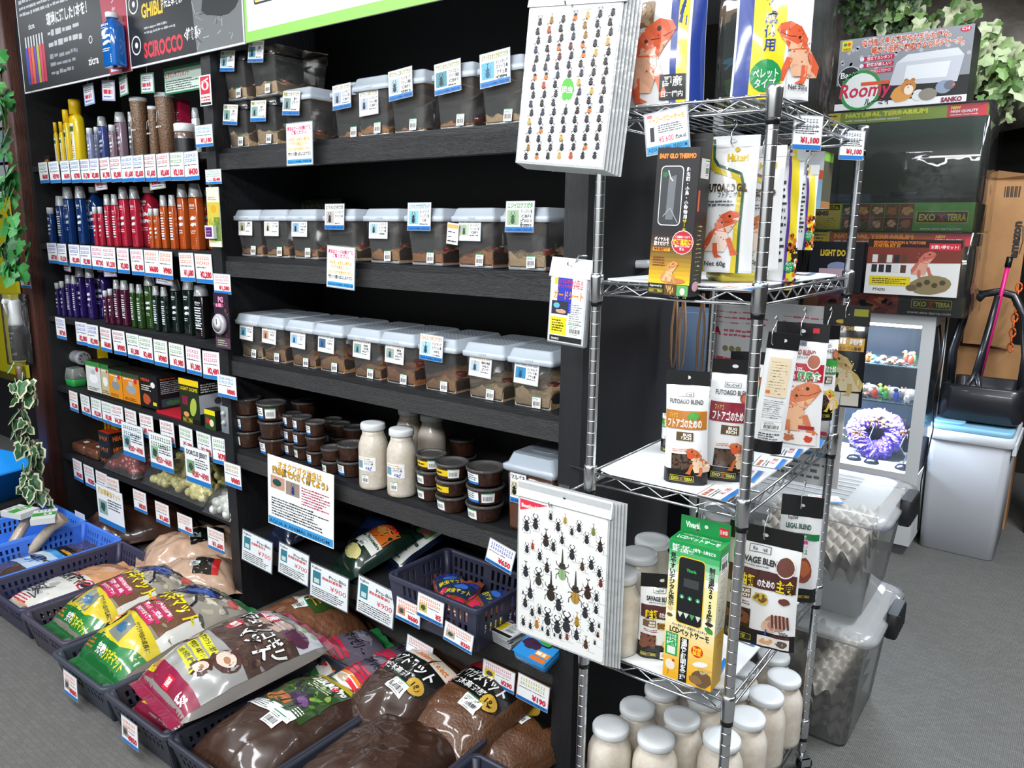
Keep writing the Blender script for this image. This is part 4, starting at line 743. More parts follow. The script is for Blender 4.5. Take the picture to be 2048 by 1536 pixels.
# ================================================================ middle bay
B1 = ((400, 0), 2.926); B2 = ((440, 380), 2.695); B4 = ((460, 760), 2.926); B5 = ((460, 1040), 2.926)
CASES = {}
def icase(x, z, key, lab, grp, title, tc, body, photo, lw=.078, lh_=.062, lz=.092, roll=0, foot=False, w=.113, h=.125, d=.19, lh=.028, sub=.045, tint='#b8733a', y=.232, dark=False, bx_=.018, lx=-.008, bug='#1d2c38', tw=1.16, jl=True):
    k = (w, h, d, lh, sub, tint, dark, key)
    if k not in CASES: CASES[k] = fcase(w, h, d, lh, tw, key, sub, tint)
    bd, ld, sb = CASES[k]; t = thing('insect_case', lab, 'insect case', (x+w/2, y, z), 0, grp)
    part('case_body', bd, t); part('case_lid', DLID if dark else ld, t, 'dark clear lid' if dark else None); part('wood_shavings', sb, t)
    yo = -w*(tw-1)*.45*lz/h-.0015; part('name_label', nlabel(lw, lh_, title, tc, body, photo, bug, foot), t, loc=(lx, yo-(.014 if foot else .003), lz), rot=(-.06, roll, 0))
    part('barcode_sticker', BAR, t, loc=(bx_, -.006, .022), rot=(-.08, R.uniform(-.04, .04), 0))
    if jl:
        b = MB(); b.lathe([(.014, 0), (.018, .016), (.017, .018)], mat('#7a1f1c', .25, coat=.8), 14); part('jelly_cup', b, t, loc=(w*.2, d*.35, sub*.8))
    return t
_d = MB(); _d.loft([[(x, y+.095, z) for x, y in rrect(.14, .215, .008, 2)] for z in (.118, .142)]+[[(x, y+.095, .15) for x, y in rrect(.125, .2, .008, 2)]], film('#1a1c20', .45, .12, 'smoked_lid'), cap=(0, 1)); DLID = _d.mesh('case_lid')
z1 = ZM[0]+BT; OL = '#8a8a2a'
xs = [at(*PL(q, 850, *B1), 1, .23).x for q in (175, 335, 515)]
icase(xs[0], z1, 1, 'small insect case at far left of the top beam, bottom of its pair', 'insect cases on the top beam', '国産ヒラタクワガタ', OL, ('累代', '♂♀ペア'), '#7fa8a0', h=.118, tint='#c9a06c', sub=.06, dark=True, foot=True, lz=.105, roll=.1, w=.1)
icase(xs[1], z1, 2, 'small insect case second on the top beam, bottom of its pair', 'insect cases on the top beam', '国産ヒラタクワガタ', OL, ('累代', '♂♀ペア'), '#7fa8a0', h=.118, tint='#c9a06c', sub=.055, dark=True, foot=True, lz=.105, roll=.05, w=.1)
icase(xs[0]-.01, z1+.1535, 3, 'small insect case at far left of the top beam, stacked on another case', 'insect cases on the top beam', '国産ヒラタクワガタ', OL, ('累代', '♂♀ペア'), '#7fb0b8', h=.118, tint='#c9a06c', sub=.05, dark=True, foot=True, lz=.12, roll=.1, w=.1, y=.24)
icase(xs[1]-.01, z1+.1535, 4, 'insect case second on the top beam, stacked on another case', 'insect cases on the top beam', '国産ヒラタクワガタ', OL, ('累代', '♂♀ペア'), '#6fa0b0', h=.118, tint='#c9a06c', sub=.045, dark=True, foot=True, lz=.13, roll=.1, w=.11, y=.24)
b = MB(); b.box(0, 0, 0, .02, .2, .004, '#9a6a3a'); solo('wooden_stick', b, 'thin wooden stick lying on the upper insect case at left', 'slat', (xs[1]+.03, .26, z1+.3045), -.3)
for q, key, lab, ti, bod, ph, rl, lz, lw, kw in ((515, 5, 'insect case half behind the red-lettered notice on the top beam', '国産ヒラタクワガタ', ('累代', '♂♀ペア'), '#7f9a98', .08, .115, .08, dict(sub=.03)), (760, 6, 'narrow insect case third right of the notice, behind its neighbour, top beam', 'ギラファノコギリクワガタ', ('インドネシア', 'フローレス島', 'CBF1'), '#a8b4c4', -.05, .12, .078, dict(sub=.02, y=.26)), (935, 7, 'insect case with label low on its front, left of centre on the top beam', 'ギラファノコギリクワガタ', ('インドネシア', 'フローレス島産', 'CBF1'), '#b0b8c8', -.05, .09, .076, dict(foot=False, sub=.03)),
        (1135, 8, 'tall insect case with raised label, third from right on the top beam', 'ギラファノコギリクワガタ', ('インドネシア', 'フローレス島産', 'CBF1', '2021.6'), '#a8bccc', -.08, .125, .088, {'sub': .015}), (1400, 9, 'insect case labelled from the Philippines, second from right on the top beam', 'パラワンオオヒラタクワガタ', ('フィリピン', 'パラワン島産', 'CBF1'), '#4a8a96', -.08, .125, .088, {'sub': .02}), (1665, 10, 'insect case with blue beetle label at the right end of the top beam', 'スマトラオオヒラタクワガタ', ('インドネシア', 'スマトラ島', 'アチェ産', 'CBF4'), '#5fa8c8', -.08, .13, .092, {'sub': .03, 'tint': '#c9a06c'})):
    kw = dict(dict(foot=True), **kw); icase(at(*PL(q, 780, *B1), 1, .23).x, z1, key, lab, 'insect cases on the top beam', ti, OL, bod, ph, roll=rl, lz=lz, lw=lw, lh_=lw*.86, h=.13, bx_=.02, jl=key in (5, 9), lh=.03, bug='#1f5a7a' if key == 10 else '#24323c', **kw)
z2 = ZM[1]+BT
for x, key, pos, ti, tc, bod, ph, up_, tint, sub in ((-1.882, 11, 'leftmost on the second beam, blue titled label', '国産オオクワガタ', '#2a4ab0', ('徳島県', '♂♀ペア'), '#b8b49a', 0, '#b8733a', .035), (-1.74, 12, 'second from left on the second beam, orange titled label', 'アルキデスヒラタ', '#d88a4a', ('インドネシア', 'スマトラ島'), '#d0ccc4', 0, '#b8733a', .035), (-1.597, 13, 'third from left on the second beam', 'タイオウヒラタクワガタ', '#6a6a1c', ('インドネシア', 'タイオウ島', 'WILD'), '#8fb0c8', 0, '#b8733a', .03),
        (-1.42, 14, 'behind the lower notice on the second beam, label raised to its lid', 'カリマンタンヒラタクワガタ', '#4a4f30', ('インドネシア', 'カリマンタン島'), '#b8b0a8', 1, '#c9a06c', .045), (-1.24, 15, 'fourth from right on the second beam', 'スマトラオオヒラタクワガタ', '#5a5a1c', ('インドネシア', 'スマトラ島', 'ベンクール産', 'WILD'), '#a8c4cc', 0, '#b8733a', .045), (-1.073, 16, 'third from right on the second beam, label raised to its lid', 'ニジイロクワガタブラック', '#2a8aa0', ('オーストラリア', 'クィーンズランド産', 'CB'), '#7fc0d0', 1, '#a0602c', .04),
        (-.898, 17, 'second from right on the second beam, green beetle label', 'ニジイロクワガタ', '#3a9a6a', ('オーストラリア', 'クィーンズランド産', 'CBF1'), '#b8c4b0', 0, '#a0602c', .045), (-.733, 18, 'at the right end of the second beam, big green titled label', 'ニジイロクワガタ', '#3a9a4a', ('クィーンズランド産', 'CBF1', '♂2021.5', '♀2021.5'), '#9ab490', 1, '#c9a06c', .045)):
    icase(x, z2, key, 'insect case '+pos, 'insect cases on the second beam', ti, tc, bod, ph, lz=.132 if up_ else .1, foot=bool(up_), lw=.085 if up_ else .075, lh_=.073 if up_ else .058, tint=tint, sub=sub, w=.115, lh=.028, h=.127, bug='#2a5a3a' if key > 16 else '#1d2c38', lx=-.005 if up_ else -.012)
b = MB(); b.box(-.02, 0, -.028, .02, .0006, .028, '#dfe0dc'); a = Art(b); a.rect(-.018, .014, .018, .024, '#d8b060', 0); a.dash(-.016, -.024, .016, .01, 3, INK, 1, fill=.4); solo('paper_slip', b, 'hand-written paper slip taped on a case of the second beam', 'paper slip', (at(*PL(1255, 285, *B2), 1, .215).x, .214, z2+.088), 0, rot=(0, .1, 0))
z3 = ZM[2]+BT-.006
for x, key, pos, ti, tc, bod, ph, tint, sub in ((-1.903, 21, 'leftmost on the third beam', 'スマトラヒラタクワガタ', '#8a5a3a', ('インドネシア', 'アチェ産'), '#6fb0c8', '#c9a06c', .05), (-1.775, 22, 'second from left on the third beam, orange brown photo', 'スマトラオオヒラタ', '#8a8030', ('インドネシア', 'WILD'), '#c89a7a', '#b8733a', .05), (-1.622, 23, 'third from left on the third beam, orange titled label', 'ギラファノコギリ', '#e08a3a', ('インドネシア', '♂♀'), '#9ac0dc', '#b8733a', .045), (-1.482, 24, 'fourth from left on the third beam, dark blue beetle label', 'パプアキンイロクワガタ', '#5a5a4a', ('インドネシア', 'CBF2'), '#4a6a8a', '#b8733a', .055),
        (-1.318, 25, 'fifth from left on the third beam, yellow titled label', 'ミヤマクワガタ', '#e0a03a', ('静岡産', '伊豆市産', 'WILDペア'), '#8aa8a0', '#b8733a', .04), (-1.178, 26, 'in the middle right of the third beam, heaped orange shavings', 'ミヤマクワガタ', '#e0903a', ('静岡産', '伊豆市産', 'WILDペア'), '#9aa8a0', '#a0602c', .06), (-1.02, 27, 'third from right on the third beam, label with blue foot', 'ウォレスノコギリクワガタ', '#e8903a', ('インドネシア', 'スラウェシ島', 'WF2'), '#a8d0d4', '#b8733a', .045), (-.855, 28, 'second from right on the third beam, label ending WILD', 'アマミノコギリクワガタ', '#d8b020', ('奄美大島産', 'WILD', '♂1ペア'), '#b8c4cc', '#c9a06c', .045), (-.703, 29, 'at the right end of the third beam, blue beetle on its label', 'スマトラオオヒラタクワガタ', '#2a2a30', ('インドネシア', 'スマトラ島', 'アチェ産'), '#3a8ab8', '#c9a06c', .055)):
    icase(x, z3, key, 'insect case '+pos, 'insect cases on the third beam', ti, tc, bod, ph, lz=.13 if key == 27 else .096, foot=key == 27, lw=.085 if key == 27 else .075, lh_=.07 if key == 27 else .058, tint=tint, sub=sub, w=.112, lh=.03, h=.127, roll=.03, y=.228, bug='#1f4a6a', lx=-.012)
# notices
def notice(w, h):
    b = MB(); b.box(-w/2-.003, 0, -h-.003, w/2+.003, .0012, .003, LAMI); a = Art(b, lambda x, y, l: (x, -l*.0002-.0003, y-h)); a.rect(-w/2, 0, w/2, h, '#f1f3f4', 0); a.rect(-w*.48, h*.02, w*.48, h*.13, '#3a9ad8', 1); a.text(SHOP, -w*.46, h*.045, h*.055, '#14406e', 2, w=w*.92)
    for i, (t, c, yy, f) in enumerate((('昆虫はケースを開けずに', '#d02a6a', .84, .92), ('ご覧ください。', '#d02a6a', .74, .6), ('中の生体を見たい希望は', '#d8b020', .57, .8), ('アクアの昆虫コーナー', '#d8b020', .46, .72), ('スタッフまでお声がけください', '#d8b020', .33, .92), ('絶対にケースを開けっぱなしにしないでください', INK, .22, .9))): a.text(t, 0, h*yy, h*.075, c, 2, 'c', w=w*f, bold=.04)
    return b.mesh('notice_card')
nm_ = None
for px, yw, rl, lab in (((598, 246), .165, .0, 'white notice in pink and yellow lettering hanging on the top beam'), ((682, 494), .165, .04, 'white notice in pink and yellow lettering hanging on the second beam')):
    p = at(*px, 1, yw); w = .118; nm_ = nm_ or notice(w, .118)
    solo('notice_card', nm_, lab, 'notice', tuple(p), 0, 'please do not open notices', rot=(-.03, rl, 0))
p0, p1, p2 = at(535, 907, 1, .165), at(668, 957, 1, .165), at(545, 1040, 1, .165); w, h = p1.x-p0.x, p0.z-p2.z+.01
b = MB(); b.box(0, 0, -h, w, .0012, 0, '#eef0f1'); a = Art(b, lambda x, y, l: (x, -l*.0002-.0003, y-h)); a.rect(.003, .004, w-.003, h*.12, '#3a9ad8', 1); a.text(SHOP, .008, h*.035, h*.05, '#14406e', 2, w=w*.92); a.text('オオクワガタ幼虫は', w*.5, h*.86, h*.08, '#d8a020', 2, 'c', w=w*.66, bold=.05, out='#6a5a20'); a.text('菌糸瓶で大きく育てよう♪', w*.5, h*.76, h*.08, '#d8a020', 2, 'c', w=w*.84, bold=.05, out='#6a5a20')
a.rect(w*.05, h*.54, w*.27, h*.72, '#c89a84', 1); a.disc(w*.15, h*.63, w*.07, '#1f4a4a', 2, h*.05); a.rect(w*.29, h*.52, w*.5, h*.71, '#9a8a80', 1); a.beetle(w*.4, h*.61, h*.16, '#2a3a7a'); a.dash(w*.53, h*.44, w*.95, h*.7, 7, '#b03a5a', 1); a.dash(w*.06, h*.15, w*.95, h*.42, 7, INK, 1)
solo('info_card', b, 'large white card about larvae with yellow heading hanging on the fourth beam', 'card', tuple(p0), 0, rot=(-.03, .02, 0))
# dark carton far back on the second shelf
b = MB(); b.box(-.16, 0, 0, .16, .05, .2, '#15171a'); a = Art(b); a.text('ピタッとランド', -.1, .16, .028, '#3a4a24', 1, w=.2); a.text('昆虫飼育セット', -.04, .19, .006, '#55603a', 1); solo('carton', b, 'black carton with dull green lettering at the back of the second beam', 'box', (at(625, 405, 1, .53).x, .53, z2))
b = MB(); b.box(-.008, 0, 0, .008, .015, .215, '#7a5a3a'); solo('wooden_stick', b, 'upright wooden stick at the back of the second beam left of the black carton', 'slat', (at(577, 400, 1, .5).x, .5, z2))
# --- fourth beam: cups, jars
z4 = ZM[3]+BT
CU = {}
def cups(px, py, r, h, n, lab, grp='soil cups on the fourth beam', lb=0, back=0, stk=()):
    p = at(*PL(px, py, *B4), 2, z4); dv = Vector((p.x-CAM.x, p.y-CAM.y, 0)).normalized(); c = p+dv*(r*.9+back)
    if (r, h) not in CU: CU[(r, h)] = cup(r, h)
    cm, lm = CU[(r, h)]; pos = ['bottom', 'middle', 'top'] if n == 3 else ['bottom', 'top']
    for k in range(n):
        t = thing('soil_cup', lab+('' if n == 1 else f', {pos[k]} of its stack'), 'cup', (c.x+R.uniform(-.003, .003), c.y+R.uniform(-.002, .002), z4+k*(h+.0035)), R.uniform(0, 6), grp)
        part('cup', cm, t); part('cup_lid', lm, t)
        if lb or stk:
            q = (stk[k] if stk else 'w')
            for j, ch in enumerate(q):
                b = MB(); wv = .5 if ch != 'y' else .9; a0 = -1.0-.0+j*1.0-.6
                Mx = lambda x, y, l: ((r*(.86+.12*(y+h*.5)/h)+.0008+l*.0002)*math.cos(a0+x/r), (r*(.86+.12*(y+h*.5)/h)+.0008+l*.0002)*math.sin(a0+x/r), y+h*.5)
                a = Art(b, Mx, step=r*.2); W2 = r*wv*.75
                if ch == 'b': a.rect(-W2, -h*.3, W2, h*.3, '#f0f1ef', 0); a.rect(-W2, h*.24, W2, h*.3, '#1f8f5f', 1); [a.rect(-W2*.7+i*W2*.2, -h*.18, -W2*.7+i*W2*.2+W2*.08, h*.08, '#2b2d30', 1) for i in range(7)]
                elif ch == 'y': a.rect(-W2, -h*.2, W2, h*.2, '#e8c81a', 0); a.dash(-W2*.6, -h*.1, W2*.6, h*.1, 1, '#3a2a1a', 1, fill=.7)
                else: a.rect(-W2*1.2, -h*.32, W2*1.2, h*.32, '#eef0f2', 0); a.rect(-W2*1.2, -h*.32, W2*1.2, -h*.18, BLUE, 1); a.dash(-W2, -h*.1, W2, h*.28, 3, '#4a5058', 1)
                part('paper_label' if ch != 'b' else 'barcode_sticker', b, t, rot=(0, 0, -t.rotation_euler.z-.15))
cups(118, 402, .048, .058, 3, 'large soil cup at far left of the fourth beam', stk=('b', 'w', ''))
cups(262, 452, .051, .06, 3, 'large soil cup second from left on the fourth beam', stk=('w', '', 'wb'))
cups(290, 320, .05, .075, 2, 'dark soil cup at the back left of the fourth beam', back=.08)
cups(450, 395, .048, .075, 2, 'dark soil cup behind the small cups on the fourth beam', back=.05, stk=('b', ''))
for q in ((372, 448, 3, 'small soil cup, left of the three front small columns', ('w', 'w', 'w')), (432, 470, 3, 'small soil cup, middle of the three front small columns', ('b', 'w', 'w')), (512, 505, 3, 'small soil cup, right of the three front small columns', ('w', '', 'w'))): cups(q[0], q[1], .034, .047, q[2], q[3], stk=q[4])
cups(605, 400, .034, .045, 2, 'small dark soil cup at the back behind the front columns', back=.04, stk=('w', ''))
cups(648, 415, .036, .045, 2, 'dark soil cup behind the low brown pair', back=.0)
cups(605, 555, .036, .04, 2, 'low soil cup, left of the pair beside the jars', stk=('b', ''))
cups(715, 575, .046, .05, 2, 'soil cup right of the low pair, beside the left jar', stk=('w', ''))
cups(735, 440, .04, .045, 2, 'dark soil cup behind the left jar', back=0)
cups(1180, 718, .044, .044, 3, 'soil cup in left stack of the three right of the jars', stk=('b', 'b', 'yb'))
cups(1300, 785, .047, .045, 3, 'soil cup in middle stack of the three right of the jars', stk=('b', 'y', 'yb'))
cups(1490, 840, .053, .047, 3, 'soil cup in right stack, beside the big brown box', stk=('b', 'wb', 'w'))
cups(1360, 590, .046, .055, 2, 'dark soil cup behind the three right stacks', back=.06)
jb, jl_ = jarparts(.046, .205)
def jlabel():
    b = MB(); a = Art(b, lambda x, y, l: ((.0468+l*.0002)*math.sin(x/.0465), -(.0468+l*.0002)*math.cos(x/.0465), y), step=.008); a.rect(-.034, .062, .03, .105, '#eef0ee', 0); a.dash(-.03, .097, .028, .103, 1, '#c8a040', 1); a.rect(-.032, .07, -.012, .094, '#6f98b0', 1)
    a.text('フィリピン', -.008, .089, .006, INK, 1, w=.03); a.text('パラワン島', -.008, .081, .006, INK, 1, w=.03); a.text('幼虫♂', -.002, .066, .009, '#2a4ab0', 1, w=.02, bold=.05); return b.mesh('paper_label')
JL = jlabel(); b = MB(); a = Art(b, lambda x, y, l: ((.0468+l*.0002)*math.sin(x/.0465), -(.0468+l*.0002)*math.cos(x/.0465), y), step=.006); a.bars(-.014, .022, .01, .05, 0); JBAR = b.mesh('barcode_sticker')
for px, py, bk, lab, lb in ((845, 645, 0, 'white mushroom jar, front left of the four on the fourth beam', 1), (1010, 690, 0, 'white mushroom jar, front right of the four on the fourth beam', 1), (1055, 545, .03, 'mushroom jar, back left of the four on the fourth beam', 0), (1185, 590, .02, 'browned mushroom jar, back right of the four on the fourth beam', 0)):
    p = at(*PL(px, py, *B4), 2, z4); dv = Vector((p.x-CAM.x, p.y-CAM.y, 0)).normalized(); c = p+dv*(.042+bk); t = thing('mushroom_jar', lab, 'jar', (c.x, c.y, z4), 0, 'mushroom jars'); part('jar', jb, t); part('jar_lid', jl_, t)
    if lb: part('paper_label', JL, t, rot=(0, 0, .3)); part('barcode_sticker', JBAR, t, rot=(0, 0, .25))
# big brown soil box with milky lid at right end of the fourth beam
w = .15; t = thing('soil_box', 'tall clear box of brown soil with milky lid at right end of the fourth beam', 'insect case', (-.64, .215, z4))
b = MB(); b.loft([[(x, y+.1, z) for x, y in rrect(w*k, .2, .008, 2)] for k, z in ((.88, .002), (.9, .01), (1.0, .17))], mat('#4a2c20', .3, coat=.7, key='soil_behind_plastic', noise=.6, ns=40, h2='#5c3a2a')); part('case_body', b, t)
b = MB(); lm = film('#c9d6e4', .36, .3, 'milky_lid'); b.loft([[(x, y+.1, z) for x, y in rrect(w+e, .205+e, .01, 2)] for e, z in ((.012, .165), (.02, .17), (.02, .182), (-.0, .186), (-.02, .212))], lm, cap=(0, 1)); b.rbox(.08, .1, .212, .216, '#7a858e', r=.02, c=.001, M=Matrix.Translation((0, .1, 0))); part('case_lid', b, t); part('name_label', nlabel(.05, .08, 'マルバネ', '#3a3f45', (), '#c8c4a8', '#1a1a1c', True), t, loc=(-.035, -.004, .12)); part('barcode_sticker', BAR, t, loc=(.03, -.004, .05))
# --- tickets along the bottom board
def wtag(px0, px1, ph, lab, tc, price, style=0, title=None, photo=None, Y=.172, yaw=.0, cr=B5, roll=0):
    p0, p1 = at(*PL(*px0, *cr), 1, Y), at(*PL(*px1, *cr), 1, Y); p2 = at(*PL(px0[0], px0[1]+ph, *cr), 1, Y); w = p1.x-p0.x; h = p0.z-p2.z
    return solo('price_tag', pricetag(w, h, tc, price, title, style, photo, shop=SHOP if style == 0 else None), lab, 'price tag', (p0.x+w/2, Y, (p0.z+p1.z)/2), 0, 'tickets along the bottom board', rot=(-.05, math.atan2(p0.z-p1.z, w)+roll, yaw))
for a_, b_, h_, pr, n in (((75, 55), (248, 137), 165, '¥700', 'leftmost'), ((290, 130), (462, 212), 165, '¥700', 'second from left'), ((475, 250), (692, 347), 180, '¥900', 'second from right'), ((755, 323), (966, 427), 200, '¥900', 'rightmost')):
    p0, p1 = at(*PL(*a_, *B5), 1, .16), at(*PL(*b_, *B5), 1, .16); w = p1.x-p0.x; h = p0.z-at(*PL(a_[0], a_[1]+h_, *B5), 1, .16).z
    b = MB(); b.box(-w/2-.004, 0, -h-.004, w/2+.004, .0015, .004, film('#c8d0d8', .8, .1, 'clear_card_sleeve')); a = Art(b, lambda x, y, l: (x, -l*.0002-.0004, y-h)); a.rect(-w/2, 0, w/2, h, '#e6edf0', 0); a.text('Fujikon', -w*.46, h*.88, h*.08, '#3a4048', 1, w=w*.25); a.text('Pro-Bio', 0, h*.76, h*.1, '#3a4a54', 1, 'l', w=w*.45); a.rect(-w*.44, h*.42, -w*.22, h*.82, '#2f7a8c', 1); a.rect(-w*.4, h*.46, -w*.26, h*.6, '#c8d8d0', 2); a.dash(-w*.18, h*.64, w*.44, h*.74, 1, '#c8646a', 1, fill=.8); a.text(pr, w*.46, h*.4, h*.15, '#d02040', 1, 'r', w=w*.42, bold=.06); a.dash(-w*.46, h*.04, w*.46, h*.34, 5, INK, 1)
    solo('price_tag', b, f'wide pale Pro-Bio ticket reading {pr} on the bottom board, {n} of four', 'price tag', (p0.x+w/2, .16, (p0.z+p1.z)/2), 0, 'Pro-Bio tickets', rot=(-.06, math.atan2(p0.z-p1.z, w), 0))
wtag((978, 447), (1115, 512), 120, 'ticket reading ¥680 left of the basket front, orange heading', '#e87830', '¥680', photo='#c88a6a', Y=.098)
wtag((1103, 422), (1252, 492), 130, 'ticket with yellow jar photo on the basket front, barcode beside it', '#e87830', '¥5', photo='#c8b860', Y=.092)
wtag((1262, 590), (1426, 682), 105, 'ticket reading ¥350 on the lower front of the basket', '#e87830', '¥350', photo='#b8a890', Y=.09)
wtag((1522, 105), (1672, 190), 135, 'ticket reading ¥650 on the fourth beam left of the beetle poster', '#3a4ac0', '¥650')
wtag((1040, 668), (1188, 752), 105, 'ticket reading ¥750 hanging under the bottom board', '#e0708c', '¥750')
wtag((1485, 812), (1668, 900), 115, 'ticket reading ¥290 under the pile of guard sheets', '#d0607c', '¥290', photo='#e0c020')
wtag((1690, 895), (1870, 985), 140, 'ticket reading ¥190 at right end of the bottom board, green heading', '#b8b83a', '¥190')
# --- basket and goods on the bottom board
z5 = ZM[4]+BT
def openbasket(w, d, h, c, slots, thick=.004, tp=.9, rim=.01, key='plastic', sides='lrfb'):
    """tapered crate open at the top with rows of slots; base centre at the origin"""
    b = MB(); m_ = mat(c, .42, key=key)
    b.loft([[(x, y, z) for x, y in rrect(w*k, d*k, .02, 3)] for k, z in ((tp, .0), (tp, .0035))], m_)
    rows = [.35, .45, .55, .65, .75, .85] if slots == 'many' else [.5, .62, .74]
    def wall(side):
        # a wall as strips between slots
        L = w if side in 'fb' else d
        def P(s, v, o=0):
            k = tp+(1-tp)*v; 
            x, y = {'f': (s*w/2, -d/2-o), 'b': (-s*w/2, d/2+o), 'l': (-w/2-o, -s*d/2), 'r': (w/2+o, s*d/2)}[side]; return (x*k, y*k, v*h)
        n = max(6, int(L/.011)); z0, z1_ = (.3, .86) if slots == 'many' else (.45, .82)
        gap = lambda i: slots and (i % 2 == 1) and .1 < i/n < .9 and not (.46 < i/n < .54)
        for i in range(n):
            s0, s1 = -.985+1.97*i/n, -.985+1.97*(i+1)/n
            segs = [(0, 1)] if not gap(i) else ([(0, z0), ((z0+z1_)/2-.03, (z0+z1_)/2+.03), (z1_, 1)])
            for a_, c_ in segs: b.add([P(s0, a_), P(s1, a_), P(s1, c_), P(s0, c_), P(s0, a_, -thick), P(s1, a_, -thick), P(s1, c_, -thick), P(s0, c_, -thick)], [(0, 1, 2, 3), (7, 6, 5, 4), (3, 2, 6, 7), (0, 4, 5, 1), (1, 5, 6, 2), (0, 3, 7, 4)], m_)
    for s in sides: wall(s)
    for sx in (-1, 1):
        for sy in (-1, 1): b.tube([(sx*(w/2-.012)*tp, sy*(d/2-.012)*tp, 0), (sx*(w/2-.012), sy*(d/2-.012), h)], .012, m_, 8)
    q = rrect(w+rim, d+rim, .022, 4); q2 = rrect(w-.012, d-.012, .018, 4)
    b.loft([[(x, y, h-.012) for x, y in q], [(x, y, h-.001) for x, y in q], [(x*.995, y*.995, h+.001) for x, y in q], [(x, y, h+.001) for x, y in q2], [(x, y, h-.01) for x, y in q2]], m_, cap=(0, 0)); return b
p = at(*PL(1436, 786, *B5), 1, .105)
bw, bd, bh = .345, .25, .13; cxb, cyb = p.x-bw/2*.92+.005, .1+bd/2
solo('slotted_basket', openbasket(bw, bd, bh, '#34364a', 'many', tp=.92), 'dark blue-grey slotted basket of mealworm packs sitting on the bottom board', 'basket', (cxb, cyb, z5+.0005), -.03)
def mbag(w, L, h, name, lab, loc, rz, body, draw, tilt=0, grp=None, seed=1, ends=None, cat='bag', wr=.005, ss=30, rx=0):
    bm_, mp = bag(w, L, h, body, seed, wr, ends, ss=ss)
    t = thing(name, lab, cat, loc, rz, grp, rot=(rx, tilt, rz)); part('bag_body', bm_, t); pm = MB(); pm.gl = 1; a = Art(pm, mp, step=.014)
    draw(a, w, L)
    if pm.v: part('printed_art', pm, t)
    return t
SOIL = mat('#2c1910', .4, coat=.7, key='soil_in_clear_bag', noise=.6, ns=110, h2='#422a1d', bump=.3, bs=26)
def meal(a, w, L):
    a.rect(-w*.44, -L*.1, w*.44, L*.42, '#23324f', 0); a.rect(-w*.44, L*.3, w*.44, L*.46, '#1f3ab8', 1); a.disc(0, L*.2, w*.22, '#3a6ac0', 2, L*.07); a.text('昆虫マット', -w*.38, L*.0, L*.1, '#d8c82a', 2, w=w*.76, bold=.05); a.disc(-w*.25, -L*.2, w*.17, '#c82a4a', 2); a.disc(w*.2, -L*.25, w*.17, '#c82a4a', 2)
RS = mat('#7a3a24', .28, coat=.7, key='red_brown_substrate', noise=.5, ns=60, h2='#92492e')
for dx, dy, dz, rz, lab in ((.02, -.015, .045, .35, 'blue and rust-brown mat pack lying in the basket, front one'), (.1, .02, .042, -.5, 'blue and rust-brown mat pack lying in the basket, right one'), (-.05, .04, .03, .9, 'blue topped mat pack at the back of the basket')):
    mbag(.1, .17, .03, 'mat_pack', lab, (cxb+dx-.02, cyb+dy, z5+dz), rz, RS, meal, grp='mat packs in the basket', seed=int(dx*100)+9, ss=16, rx=.12)
def palive(a, w, L):
    a.rect(-w*.45, -L*.1, w*.45, L*.47, '#14291c', 0); a.rect(-w*.36, L*.34, w*.36, L*.44, '#0f1510', 1); a.rect(-w*.4, L*.0, w*.4, L*.32, '#d8702a', 1); a.disc(w*.05, L*.2, w*.25, '#e8a050', 2, L*.07, jit=.2); a.text('PROTEIN', -w*.3, L*.29, L*.05, '#d82a2a', 2, w=w*.6, bold=.06); a.text('Olive Protein', -w*.4, -L*.05, L*.05, '#2a3a28', 3, w=w*.8, bold=.04); a.rect(-w*.42, -L*.16, w*.42, L*.02, '#d8dcd4', 2); a.bars(-.01, -L*.19, .03, -L*.09, 4); a.disc(0, -L*.3, w*.32, '#d8cf8a', 1, L*.1, jit=.1)
def bionic(a, w, L):
    a.rect(-w*.46, -L*.45, w*.46, L*.47, '#e6e8e4', 0); a.quadp((-w*.4, L*.05), (w*.4, L*.05), (w*.4, L*.42), (-w*.1, L*.42), '#4ab04a', 1); a.text('PRO-BIO', -w*.3, L*.36, L*.06, '#e8f0e0', 3, w=w*.66, bold=.04); a.beetle(-w*.1, L*.14, L*.3, '#1a1a1c', 3, 2); a.disc(w*.24, L*.12, w*.13, '#d87a8a', 2, L*.07, jit=.2); a.text('Bionic White', -w*.42, -L*.12, L*.07, '#2a4a38', 2, w=w*.84, bold=.04); a.dash(-w*.4, -L*.4, w*.4, -L*.18, 5, '#4a5058', 1)
DG = mat('#12281f', .25, coat=.7, key='dark_green_foil'); DB = mat('#141d33', .25, coat=.7)
def atS(px, py, z, cr=B5): return at(*PL(px, py, *cr), 2, z)
p = atS(720, 250, z5+.04); mbag(.17, .24, .06, 'jelly_pouch', 'dark green pouch of yellow jelly with beetle picture on the bottom board', (p.x+.01, p.y+.1, z5+.04), -.35, DG, palive, grp='Pro-Bio jelly pouches', seed=4, rx=.35)
p = atS(1040, 200, z5+.04); mbag(.16, .24, .04, 'jelly_pouch', 'white and green Bionic White pouch leaning left of the basket', (p.x-.02, p.y+.07, z5+.045), -.3, DB, bionic, grp='Pro-Bio jelly pouches', seed=5, rx=.4)
def redp(a, w, L): a.disc(0, 0, w*.3, '#8a3040', 1, L*.2, jit=.1); a.rect(-w*.3, L*.05, w*.15, L*.22, '#e0e4e0', 2); a.bars(-.01, L*.0, .02, L*.1, 3)
p = atS(240, 120, z5+.04); mbag(.15, .18, .05, 'jelly_pouch', 'dark blue pouch of red jelly at left end of the bottom board', (p.x, p.y+.13, z5+.03), -.2, DB, redp, grp='Pro-Bio jelly pouches', seed=6, rx=.25)
